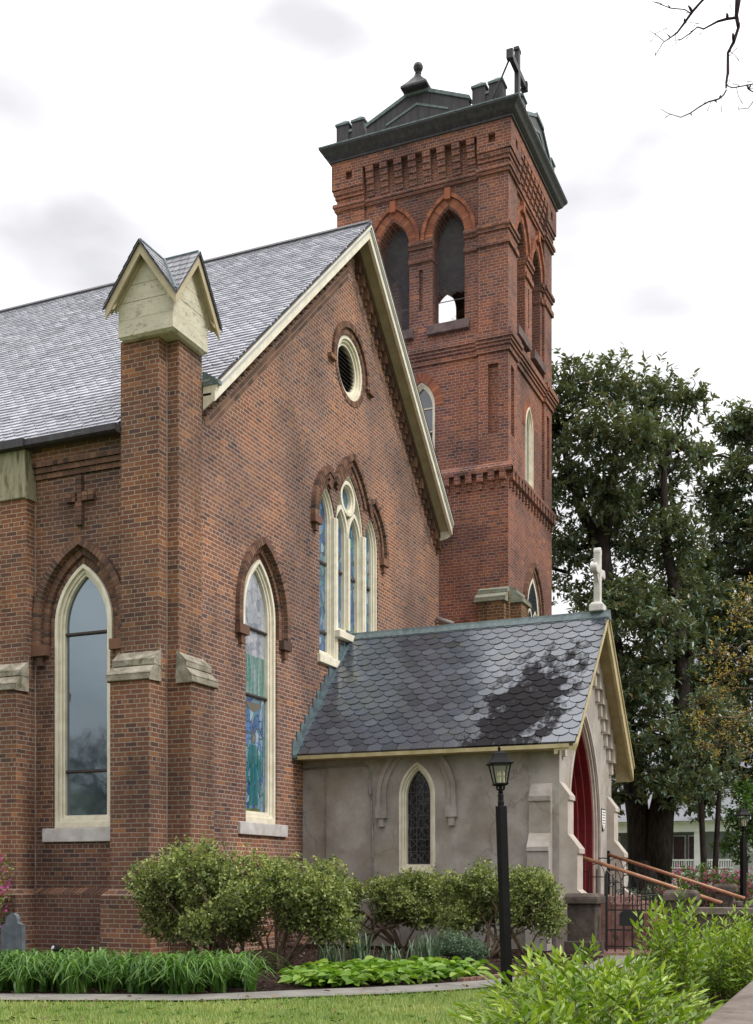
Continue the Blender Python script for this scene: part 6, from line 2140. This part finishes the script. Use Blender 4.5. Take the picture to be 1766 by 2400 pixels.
# hosta border
HB = [(3.42, -2.55), (3.95, -3.30), (4.55, -2.82), (5.25, -1.65), (5.0, -0.8), (4.1, -0.9), (3.3, -1.7)]
pc = scatter(HB, 120, g)
per = 15
P = np.repeat(np.c_[pc, np.full(len(pc), 0.02)], per, axis=0)
n = len(P)
az = g.uniform(0, 2 * np.pi, n)
el = g.uniform(0.35, 1.25, n)
st = 0.05 + 0.16 * g.random(n)
D = np.c_[np.cos(az) * np.cos(el), np.sin(az) * np.cos(el), np.sin(el)]
P2 = P + D * st[:, None]
D2 = np.c_[np.cos(az), np.sin(az), 0.35 - 0.6 * g.random(n)]
V, Q, rr_ = leaf_arrays(P2, D2, 0.11 + 0.07 * g.random(n), 0.07 + 0.035 * g.random(n), np.clip(g.normal(0.5, 0.24, n), 0, 1), droop=0.18)
hb = np_mesh('hostas', V, Q, rr_, M['leaf_hosta'])
tag(hb, 'low bed of light green broad leaved hostas beside the path and lamp post', 'hostas', kind='stuff')
# grey-green iris fans
for k, (x, y, lab) in enumerate(((2.72, -0.10, 'small grey green iris clump, leftmost behind the hostas'), (3.10, 0.0, 'tallest grey green iris clump behind the hostas'), (3.55, 0.15, 'low iris clump between the two tall ones behind the hostas'), (3.92, 0.45, 'grey green iris clump nearest the lamp post'))):
    t = thing('iris_clump', (x, y, 0), lab, 'plant', 'iris clumps behind the hostas')
    n = (38, 60, 34, 52)[k]
    P = np.c_[g.normal(x, 0.09, n), g.normal(y, 0.06, n), np.zeros(n)]
    V, Q, rr_ = blades(P, g.uniform(0, 2 * np.pi, n), 0.04 + 0.14 * g.random(n), (0.30, 0.42, 0.28, 0.40)[k] * (0.7 + 0.5 * g.random(n)), 0.022 + 0.008 * g.random(n), g.random(n), 4, 0.7)
    np_mesh('leaves', V, Q, rr_, M['leaf_iris'], t)
# fine litter on the mulch and blades on the lawn
pc = scatter([(-4, -5.6), (1.3, -5.0), (3.2, -4.3), (5.4, -1.7), (6.0, 0.1), (5.85, 3.2), (0.2, 4.3), (0.2, -0.2), (-4, -0.2)], 9000, g)
n = len(pc)
P = np.c_[pc, 0.012 + 0.012 * g.random(n)]
V, Q, rr_ = small_leaves(P, np.c_[g.normal(size=(n, 2)), 0.25 * g.normal(size=n)], 0.03 + 0.05 * g.random(n), 0.010 + 0.015 * g.random(n), g.random(n))
mu = np_mesh('mulch_chips', V, Q, rr_, unit_mat('mulch_chip', [(0.0, (0.016, 0.009, 0.008)), (0.7, (0.065, 0.036, 0.028)), (0.93, (0.12, 0.075, 0.05)), (1.0, (0.30, 0.22, 0.15))], 0.95, 30, 0.4, 0))
tag(mu, 'dark bark chips covering the bed', 'mulch', kind='stuff')
LW_ = [(-0.5, -6.6), (1.76, -5.66), (3.55, -4.94), (4.30, -4.26), (5.5, -2.94), (5.85, -2.28), (6.52, 0.1), (8.9, 0.1), (8.9, -10.5), (3.5, -9.5)]
pc = scatter(LW_, 60000, g)
n = len(pc)
P = np.c_[pc, np.zeros(n)]
tone = 0.5 + 0.30 * np.sin(pc[:, 0] * 2.1 + 1.3 * np.sin(pc[:, 1] * 1.7)) * np.sin(pc[:, 1] * 2.9 + pc[:, 0])
V, Q, rr_ = blades(P, g.uniform(0, 2 * np.pi, n), 0.012 + 0.03 * g.random(n), 0.022 + 0.03 * g.random(n), 0.0045 + 0.003 * g.random(n), np.clip(tone + g.normal(0, 0.22, n), 0, 1), 2, 0.9)
gr = np_mesh('grass', V, Q, rr_, M['grass'])
tag(gr, 'short patchy lawn grass in the foreground', 'grass', kind='stuff')

pc = scatter([(-0.5, -6.6), (1.76, -5.3), (3.55, -4.6), (4.9, -3.2), (6.2, -1.0), (6.5, 3.0), (8.9, 0.1), (8.9, -10.5), (3.5, -9.5)], 420, g)
n = len(pc)
P = np.c_[pc, 0.030 + 0.02 * g.random(n)]
V, Q, rr_ = leaf_arrays(P, np.c_[g.normal(size=(n, 2)), 0.2 * g.normal(size=n)], 0.04 + 0.05 * g.random(n), 0.02 + 0.02 * g.random(n), g.random(n), droop=0.1)
fl_ = np_mesh('fallen_leaves', V, Q, rr_, unit_mat('dry_leaf', [(0.0, (0.07, 0.04, 0.022)), (0.6, (0.16, 0.095, 0.05)), (1.0, (0.30, 0.20, 0.09))], 0.8, 30, 0.3, 0))
tag(fl_, 'scattered dry brown leaves on the lawn and path', 'leaves', kind='stuff')
pc = scatter([(-0.5, -6.6), (1.76, -5.66), (3.55, -4.94), (4.30, -4.26), (5.5, -2.94), (6.6, -1.0), (8.6, -5.0), (8.6, -9.5), (3.5, -9.0)], 260, g)
P = np.repeat(np.c_[pc, np.zeros(len(pc))], 9, axis=0)
n = len(P)
az = g.uniform(0, 2 * np.pi, n)
V, Q, rr_ = leaf_arrays(P, np.c_[np.cos(az), np.sin(az), 0.35 + 0.4 * g.random(n)], 0.03 + 0.04 * g.random(n), 0.014 + 0.014 * g.random(n), g.random(n), droop=0.2)
wd_ = np_mesh('weeds', V, Q, rr_, M['leaf_fresh'])
tag(wd_, 'small broad leaved weeds scattered through the lawn', 'weeds', kind='stuff')
# ================================================================== SPIREA BUSHES BY THE STREET WALL
def spirea(label, c, rx, ry, top, n, seed):
    g = np.random.default_rng(seed)
    t = thing('spirea_bush', (c[0], c[1], 0), label, 'bush', 'bright green bushes along the street wall')
    sb = MB()
    Ps, Ds, Ls, Rs = [], [], [], []
    for i in range(n):
        a = g.uniform(0, 2 * math.pi)
        q = math.sqrt(g.random())
        bx, by = c[0] + 0.25 * rx * math.cos(a) * q, c[1] + 0.25 * ry * math.sin(a) * q
        ex, ey = c[0] + rx * math.cos(a) * q, c[1] + ry * math.sin(a) * q
        h = top * (1.0 - 0.50 * q ** 2.2) * g.uniform(0.62, 1.03)
        pts = []
        for k in range(8):
            f = k / 7
            pts.append(Vector((bx + (ex - bx) * f ** 1.3 + g.normal(0, 0.008), by + (ey - by) * f ** 1.3 + g.normal(0, 0.008), h * (1.35 * f - 0.35 * f * f))))
        sb.tube(pts, [0.0045 - 0.0005 * k for k in range(8)], 3, caps=False)
        nl = int(11 + h * 15)
        tone = g.normal(0.5, 0.2)
        for k in range(nl):
            f = 0.22 + 0.78 * (k / (nl - 1))
            s = f * 7
            j = min(6, int(s))
            p = pts[j].lerp(pts[j + 1], s - j)
            d = (pts[j + 1] - pts[j]).normalized()
            ang = k * 2.4 + g.normal(0, 0.3)
            w = Vector((math.cos(ang), math.sin(ang), 0.15))
            dv = d * (0.55 + 0.5 * (f > 0.9)) + w * (0.8 if f < 0.95 else 0.4)
            Ps.append(tuple(p))
            Ds.append(tuple(dv))
            Ls.append((0.040 + 0.050 * g.random()) * (1.15 - 0.3 * abs(f - 0.7)))
            Rs.append(min(1, max(0, tone + 0.40 * (f - 0.62) + g.normal(0, 0.18))))
    Ls = np.array(Ls)
    V, Q, rr_ = leaf_arrays(np.array(Ps), np.array(Ds), Ls, Ls * (0.27 + 0.10 * g.random(len(Ls))), np.array(Rs), droop=0.15)
    np_mesh('foliage', V, Q, rr_, M['leaf_spirea'], t)
    sb.build('stem', M['bark_shrub'], t)


spirea('nearest bright green bush, low sprays at the bottom edge of the photo', (8.30, -10.0), 0.50, 0.62, 0.68, 90, 61)
spirea('bright green bush by the near end of the grey street coping', (8.25, -8.55), 0.75, 0.85, 0.86, 160, 62)
spirea('bright green bush with a leafy arm reaching left towards the lamp post', (7.80, -6.6), 0.80, 0.9, 0.72, 210, 63)
spirea('tallest bright green bush, its sprays standing in front of the stone gate pier', (8.12, -5.2), 0.33, 0.6, 1.18, 70, 64)
spirea('bright green bush farthest along the street wall', (8.35, -3.2), 0.58, 0.95, 0.98, 170, 65)

# ================================================================== WALLS, PIERS, STEPS, GATE, HANDRAILS
def cap_box(mb, x0, x1, y0, y1, z0, z1):
    h = (z1 - z0)
    mb.box(x0, x1, y0, y1, z0, z0 + h * 0.62)
    mb.frustum((x0, x1, y0, y1), z0 + h * 0.62, (x0 + 0.05, x1 - 0.05, y0 + 0.05, y1 - 0.05), z1)


w = thing('street_wall', (9.28, -6, -0.45), 'pale grey stone street wall with weathered coping at the lower right corner', 'wall')
mb = MB()
mb.box(9.12, 9.44, -16.0, 3.80, -0.5, 0.60)
mb.build('wall', M['brownstone'], w)
mb = MB()
y = -16.0
while y < 3.8:
    mb.box(9.06, 9.49, y + 0.004, min(y + 1.15, 3.8), 0.60, 0.695)
    mb.frustum((9.06, 9.49, y + 0.004, min(y + 1.15, 3.8)), 0.695, (9.09, 9.46, y + 0.03, min(y + 1.12, 3.8)), 0.725)
    y += 1.15
mb.build('coping', M['coping'], w, bevel=0.012)
for name, lab, x0, x1, y0, y1, zt in (('gate_pier', 'dark capped stone pier left of the iron gate, beside the porch', 5.12, 5.68, 3.34, 3.90, 0.97), ('gate_pier', 'dark stone pier with mossy cap right of the iron gate', 6.66, 7.16, 3.36, 3.86, 1.03), ('gate_pier', 'dark stone pier behind the lower end of the far handrail', 6.72, 7.18, 8.72, 9.18, 1.10)):
    t = thing(name, ((x0 + x1) / 2, (y0 + y1) / 2, 0), lab, 'pier', 'stone piers by the porch steps')
    mb = MB()
    mb.box(x0 + 0.06, x1 - 0.06, y0 + 0.06, y1 - 0.06, -0.1, zt - 0.165)
    mb.box(x0 + 0.02, x1 - 0.02, y0 + 0.02, y1 - 0.02, -0.1, 0.22)
    mb.build('shaft', M['brownstone'], t, bevel=0.012)
    mb = MB()
    cap_box(mb, x0, x1, y0, y1, zt - 0.165, zt)
    mb.build('cap', M['brownstone'], t, bevel=0.015)
for x0, x1, y0, y1, lab in ((7.10, 9.11, 3.50, 3.74, 'low dark stone wall running right from the mossy capped pier'), (7.13, 9.11, 8.84, 9.08, 'low dark stone wall behind the far handrail')):
    t = thing('garden_wall', ((x0 + x1) / 2, (y0 + y1) / 2, 0), lab, 'wall', 'low stone walls by the porch steps')
    mb = MB()
    mb.box(x0, x1, y0, y1, -0.1, 0.66)
    mb.build('wall', M['brownstone'], t)
    mb = MB()
    mb.box(x0 - 0.03, x1 - 0.002, y0 - 0.05, y1 + 0.05, 0.66, 0.765)
    mb.build('coping', M['coping'], t, bevel=0.012)

st = thing('entrance_steps', (6.0, 6.3, 0), 'brick entrance steps descending from the red door', 'steps')
mb = MB()
mb.box(4.80, 5.55, 4.94, 7.70, -0.1, 0.90)
mb.build('landing', M['paver'], st, bevel=0.01)
for k in range(5):
    mb = MB()
    mb.box(5.552 + 0.34 * k, 5.55 + 0.34 * (k + 1), 4.94, 7.70, -0.1, 0.75 - 0.15 * k)
    mb.box(5.552 + 0.34 * k, 5.57 + 0.34 * (k + 1), 4.93, 7.71, 0.75 - 0.15 * k, 0.79 - 0.15 * k)
    mb.build('step', M['paver'], st, bevel=0.008)


def ground_z(x):
    return 0.90 if x < 5.55 else max(0.02, 0.79 - 0.15 * int((x - 5.55) / 0.34))


def handrail(y, xa, za, xb, zb, label, n_bays):
    t = thing('handrail', (xa, y, 0), label, 'handrail', 'copper handrails of the entrance steps')

    def rz(x):
        return za + (zb - za) * (x - xa) / (xb - xa)
    mb = MB()
    mb.tube([(xa, y, za), (xb, y, zb)], 0.032, 12)
    mb.build('rail', M['rail_copper'], t, smooth=True)
    bw = (xb - xa) / n_bays
    for i in range(n_bays + 1):
        x = xa + bw * i
        mb = MB()
        zz = rz(x) - (0.0 if i in (0, n_bays) else 0.20)
        r_ = 0.02 if i in (0, n_bays) else 0.010
        mb.box(x - r_, x + r_, y - r_, y + r_, ground_z(x) - 0.02, zz)
        mb.build('newel' if i in (0, n_bays) else 'baluster', M['black_iron'], t)
    for i in range(n_bays):
        x0, x1 = xa + bw * i, xa + bw * (i + 1)
        xm = (x0 + x1) / 2
        mb = MB()
        for s_ in (0, 1):
            pts = []
            for k in range(9):
                a = k / 8
                fx = 1 - math.cos(a * math.pi / 2) if False else a ** 1.8
                x = (x0 + (xm - x0) * fx) if s_ == 0 else (x1 - (x1 - xm) * fx)
                zl = rz(x0 if s_ == 0 else x1) - 0.21
                pts.append((x, y, zl + (rz(xm) - 0.03 - zl) * math.sin(a * math.pi / 2)))
            mb.tube(pts, 0.0075, 5)
        zc = rz(xm)
        mb.box(xm - 0.009, xm + 0.009, y - 0.009, y + 0.009, ground_z(xm) - 0.02, zc - 0.12)
        mb.box(x0, x1, y - 0.007, y + 0.007, zc - 0.262, zc - 0.245)
        mb.build('gothic_panel', M['black_iron'], t)
    return t


handrail(5.20, 4.84, 1.62, 7.32, 0.80, 'copper handrail on black iron, nearer one beside the red door', 9)
h2 = handrail(7.45, 4.98, 1.66, 7.46, 0.84, 'copper handrail on black iron, farther one in front of the big forked trunk', 9)
mb = MB()
mb.box(4.955, 5.005, 7.425, 7.475, 0.88, 1.73)
mb.box(4.79, 4.96, 7.44, 7.46, 1.58, 1.60)
mb.build('newel', M['black_iron'], h2)

gt = thing('iron_gate', (6.1, 3.6, 0), 'black wrought iron gate with scrolled top and blank dark plaque between two stone piers', 'gate')
GXS = [5.76 + 0.135 * k for k in range(7)]


def gtop(x):
    f = (x - 5.76) / 0.81
    return 1.34 - 0.62 * f ** 0.8 if f < 0.62 else 0.92 + 0.10 * (f - 0.62)


for i, x in enumerate(GXS):
    mb = MB()
    r_ = 0.017 if i in (0, 6) else 0.010
    mb.box(x - r_, x + r_, 3.6 - r_, 3.6 + r_, 0.06, gtop(x) - 0.02)
    mb.build('gate_bar', M['black_iron'], gt)
for z in (0.14, 0.40, 0.71):
    mb = MB()
    mb.box(5.745, 6.585, 3.592, 3.608, z - 0.012, z + 0.012)
    mb.build('gate_rail', M['black_iron'], gt)
mb = MB()
mb.tube([(x_, 3.6, gtop(x_)) for x_ in np.linspace(5.76, 6.57, 18)], 0.011, 6)


def spiral(cx, cz, r0, turns, s_):
    pts = []
    for k in range(26):
        f = k / 25
        a = f * turns * 2 * math.pi
        pts.append((cx + s_ * r0 * (1 - 0.8 * f) * math.cos(a), 3.6, cz + r0 * (1 - 0.8 * f) * math.sin(a)))
    mb.tube(pts, 0.0065, 5)


for (cx, cz, r0, s_) in ((5.84, 1.12, 0.07, 1), (5.97, 0.98, 0.06, -1), (6.10, 0.86, 0.06, 1), (6.26, 0.82, 0.055, -1), (6.42, 0.83, 0.06, 1), (5.83, 0.86, 0.065, -1), (6.16, 0.30, 0.05, 1), (5.90, 0.28, 0.05, -1), (6.42, 0.28, 0.05, 1)):
    spiral(cx, cz, r0, 1.6, s_)
mb.build('scrollwork', M['black_iron'], gt)
mb = MB()
pl_ = [(5.965, 0.465), (6.345, 0.465), (6.345, 0.645), (6.31, 0.69), (6.22, 0.705), (6.09, 0.705), (6.0, 0.69), (5.965, 0.645)]
mb.prism([(x, 3.575, z) for x, z in pl_], (0, 0.012, 0))
mb.build('plaque', M['black_paint'], gt)

# ================================================================== LAMP POSTS
lamp = thing('lamp_post', (5.98, -2.50, 0), 'black lamp post with glass lantern, standing by the path in front of the porch', 'lamp post', 'black lamp posts')
LX, LY = 5.98, -2.50
a45 = math.pi / 4 + 0.10 + YAW
rt2 = math.sqrt(2)
mb = MB()
mb.lathe([(0.064, 0.0), (0.064, 1.985)], (LX, LY, 0), 4, rot=a45 + 0.35)
mb.lathe([(0.10, -0.05), (0.10, 0.03), (0.07, 0.04)], (LX, LY, 0), 4, rot=a45 + 0.35)
mb.build('post', M['bronze_black'], lamp, bevel=0.004)
mb = MB()
mb.lathe([(0.034, 1.97), (0.036, 2.03), (0.031, 2.04), (0.031, 2.09), (0.037, 2.095), (0.034, 2.105), (0.024, 2.115), (0.03, 2.135), (0.018, 2.15), (0.018, 2.20)], (LX, LY, 0), 16)
mb.build('fitter', M['bronze_black'], lamp, smooth=False)
mb = MB()
mb.lathe([(0.05, 2.198), (0.085, 2.205), (0.108, 2.215), (0.108, 2.225), (0.088, 2.232)], (LX, LY, 0), 4, rot=a45)
for k in range(4):
    a = a45 + k * math.pi / 2
    mb.tube([(LX + 0.02 * math.cos(a), LY + 0.02 * math.sin(a), 2.15), (LX + 0.05 * math.cos(a), LY + 0.05 * math.sin(a), 2.165), (LX + 0.052 * math.cos(a), LY + 0.052 * math.sin(a), 2.20)], 0.007, 5)
    mb.tube([(LX + 0.086 * math.cos(a), LY + 0.086 * math.sin(a), 2.225), (LX + 0.140 * math.cos(a), LY + 0.140 * math.sin(a), 2.435)], 0.0085, 5)
mb.build('lantern_frame', M['bronze_black'], lamp)
mb = MB()
mb.lathe([(0.150, 2.428), (0.178, 2.432), (0.178, 2.448), (0.150, 2.462), (0.112, 2.500), (0.098, 2.530), (0.090, 2.552), (0.070, 2.566), (0.035, 2.574), (0.016, 2.578)], (LX, LY, 0), 4, rot=a45)
mb.lathe([(0.012, 2.575), (0.014, 2.592), (0.020, 2.606), (0.010, 2.622), (0.013, 2.642), (0.008, 2.655), (0.003, 2.685)], (LX, LY, 0), 10)
mb.build('lantern_roof', M['bronze_black'], lamp)
lg = bpy.data.materials.new('lantern_glass')
lg.use_nodes = True
lt = lg.node_tree
lb_ = lt.nodes['Principled BSDF']
lb_.inputs['Base Color'].default_value = (0.75, 0.80, 0.70, 1)
lb_.inputs['Roughness'].default_value = 0.08
tr_ = lt.nodes.new('ShaderNodeBsdfTransparent')
tr_.inputs['Color'].default_value = (0.86, 0.90, 0.82, 1)
mx_ = lt.nodes.new('ShaderNodeMixShader')
mx_.inputs['Fac'].default_value = 0.06
lt.links.new(tr_.outputs[0], mx_.inputs[1])
lt.links.new(lb_.outputs[0], mx_.inputs[2])
lt.links.new(mx_.outputs[0], lt.nodes['Material Output'].inputs['Surface'])
mb = MB()
for k in range(4):
    a, b_ = a45 + k * math.pi / 2, a45 + (k + 1) * math.pi / 2
    mb.add([(LX + 0.082 * math.cos(a), LY + 0.082 * math.sin(a), 2.23), (LX + 0.082 * math.cos(b_), LY + 0.082 * math.sin(b_), 2.23), (LX + 0.136 * math.cos(b_), LY + 0.136 * math.sin(b_), 2.432), (LX + 0.136 * math.cos(a), LY + 0.136 * math.sin(a), 2.432)], [(0, 1, 2, 3)])
mb.build('lantern_glass', lg, lamp)
cm = plain_mat('candle_tube', (0.55, 0.50, 0.34), (0.62, 0.58, 0.42), 6, 0.5, 0.4, bmp=0)
for k, (dx, dy) in enumerate(((0.0, 0.0), (0.035, 0.02), (-0.03, 0.025))):
    mb = MB()
    mb.lathe([(0.009, 2.225), (0.009, 2.30)], (LX + dx, LY + dy, 0), 8)
    cd = mb.build('candle', cm, lamp)
    mb = MB()
    mb.lathe([(0.006, 2.30), (0.012, 2.318), (0.009, 2.34), (0.002, 2.365)], (LX + dx, LY + dy, 0), 8)
    bm_ = plain_mat('bulb_glass', (0.75, 0.62, 0.45), (0.80, 0.70, 0.55), 6, 0.2, 0.6, bmp=0)
    mb.build('bulb', bm_, cd, smooth=True)
l2 = copy_tree(lamp)
l2.location = (7.26, 9.20, 0.0)
l2['label'] = 'black lamp post beyond the handrails at the right edge of the photo'
fwv = Vector((-math.sin(YAW), math.cos(YAW), 0))
lamp.rotation_mode = 'QUATERNION'
lamp.rotation_quaternion = Matrix.Rotation(-0.033, 3, fwv).to_quaternion()

# ================================================================== SMALL THINGS ON THE LEFT
hs = MB()
hx, hy = -1.41, -1.72
sh_ = [(-0.18, -0.1), (0.18, -0.1), (0.18, 0.56), (0.125, 0.575), (0.10, 0.60)] + [(0.10 * math.cos(a), 0.63 + 0.09 * math.sin(a)) for a in np.linspace(0.15, math.pi - 0.15, 9)] + [(-0.10, 0.60), (-0.125, 0.575), (-0.18, 0.56)]
hs.prism([(hx + u, hy, z) for u, z in sh_], (0, 0.07, 0))
tag(hs.build('headstone', M['headstone'], bevel=0.008), 'small grey slate headstone with rounded shoulder top at the left edge', 'headstone')
sp = thing('spotlight', (-1.62, -0.42, 0), 'small black garden spotlight on the mulch at the foot of the brick wall', 'spotlight')
mb = MB()
mb.tube([(-1.60, -0.36, 0.11), (-1.66, -0.52, 0.17)], [0.05, 0.062], 12)
mb.tube([(-1.60, -0.38, 0.0), (-1.60, -0.38, 0.11)], 0.014, 6)
mb.build('housing', M['black_paint'], sp, smooth=False)
mb = MB()
mb.tube([(-1.6605, -0.5213, 0.1705), (-1.664, -0.530, 0.1735)], 0.030, 12)
mb.build('lens', plain_mat('spot_lens', (0.55, 0.57, 0.60), (0.7, 0.72, 0.74), 5, 0.1, 0.8, bmp=0), sp)
eb = None
for k in range(15):
    f = k / 14
    x0, y0 = 5.33 + (6.0 - 5.33) * f, -1.80 + (0.12 + 1.80) * f - 0.12 * math.sin(f * math.pi)
    if eb is None:
        mb = MB()
        mb.box(-0.05, 0.05, -0.06, 0.06, -0.03, 0.055)
        eb = mb.build('edging_brick', M['paver'], bevel=0.006)
        o = eb
    else:
        o = eb.copy()
        COL.objects.link(o)
    o.location = (x0 - 0.09, y0, 0)
    o.rotation_euler = (random.gauss(0, 0.04), random.gauss(0, 0.04), math.atan2(1.92, 0.67) - math.pi / 2 + random.gauss(0, 0.06))
    tag(o, 'brick set on edge along the mulch bed where it meets the path', 'brick', 'edging bricks beside the path')

# ================================================================== HOUSES BEYOND
hw = thing('white_house', (1.8, 31.5, 0), 'white porch house seen between the dark trunks beyond the church', 'house')
mb = MB()
mb.box(-6.0, 5.2, 32.0, 40.0, 0, 4.2)
mb.build('wall', M['house_siding'], hw)
mb = MB()
mb.box(-6.0, 5.3, 30.0, 32.0, 0.9, 1.52)
mb.build('porch_floor', M['white_paint'], hw)
mb = MB()
mb.box(-6.1, 5.35, 29.95, 30.25, 2.96, 3.28)
mb.box(-6.2, 5.45, 29.80, 30.30, 3.282, 3.36)
mb.build('porch_beam', M['white_paint'], hw)
mb = MB()
mb.prism([(-6.3, 29.7, 3.36), (-6.3, 36.0, 6.6), (-6.3, 42.3, 3.36)], (11.9, 0, 0))
mb.build('roof', M['house_roof'], hw)
for x in (-5.8, -3.4, -1.0, 1.35, 3.55, 5.15):
    mb = MB()
    mb.box(x - 0.11, x + 0.11, 30.0, 30.2, 1.52, 2.96)
    mb.build('column', M['white_paint'], hw)
for x0, x1 in ((-1.0, 1.35), (1.35, 3.55), (3.55, 5.15)):
    mb = MB()
    mb.box(x0 + 0.112, x1 - 0.112, 30.05, 30.12, 1.87, 1.93)
    mb.box(x0 + 0.112, x1 - 0.112, 30.05, 30.12, 1.58, 1.62)
    x = x0 + 0.16
    while x < x1 - 0.12:
        mb.box(x, x + 0.035, 30.07, 30.10, 1.62, 1.87)
        x += 0.085
    mb.build('railing', M['white_paint'], hw)
for x0 in (-2.6, -0.2, 2.35, 2.95):
    mb = MB()
    mb.box(x0, x0 + 0.5, 31.93, 31.99, 1.6, 2.9)
    wv = mb.build('window', M['white_paint'], hw)
    mb = MB()
    mb.box(x0 + 0.04, x0 + 0.46, 31.91, 31.93, 1.65, 2.85)
    mb.build('pane', M['glass_plain'], wv)
bh = thing('brick_house', (5.6, 31, 0), 'dark red brick house glimpsed behind the bright green young tree', 'house')
mb = MB()
mb.box(5.75, 9.6, 34.0, 40, 0, 3.1)
mb.build('wall', M['brick_far'], bh)
mb = MB()
mb.prism([(5.6, 33.6, 3.1), (5.6, 37.0, 5.2), (5.6, 40.4, 3.1)], (4.2, 0, 0))
mb.build('roof', M['dark_metal'], bh)
wf = thing('board_fence', (7.4, 22, 0), 'white board fence behind the far lamp post', 'fence')
for k in range(24):
    mb = MB()
    mb.box(5.70 + 0.155 * k, 5.70 + 0.155 * k + 0.14, 22.0, 22.03, 0.05, 2.15)
    mb.build('board', M['white_paint'], wf)
mb = MB()
mb.box(5.68, 9.45, 21.96, 21.998, 1.95, 2.05)
mb.build('top_rail', M['white_paint'], wf)
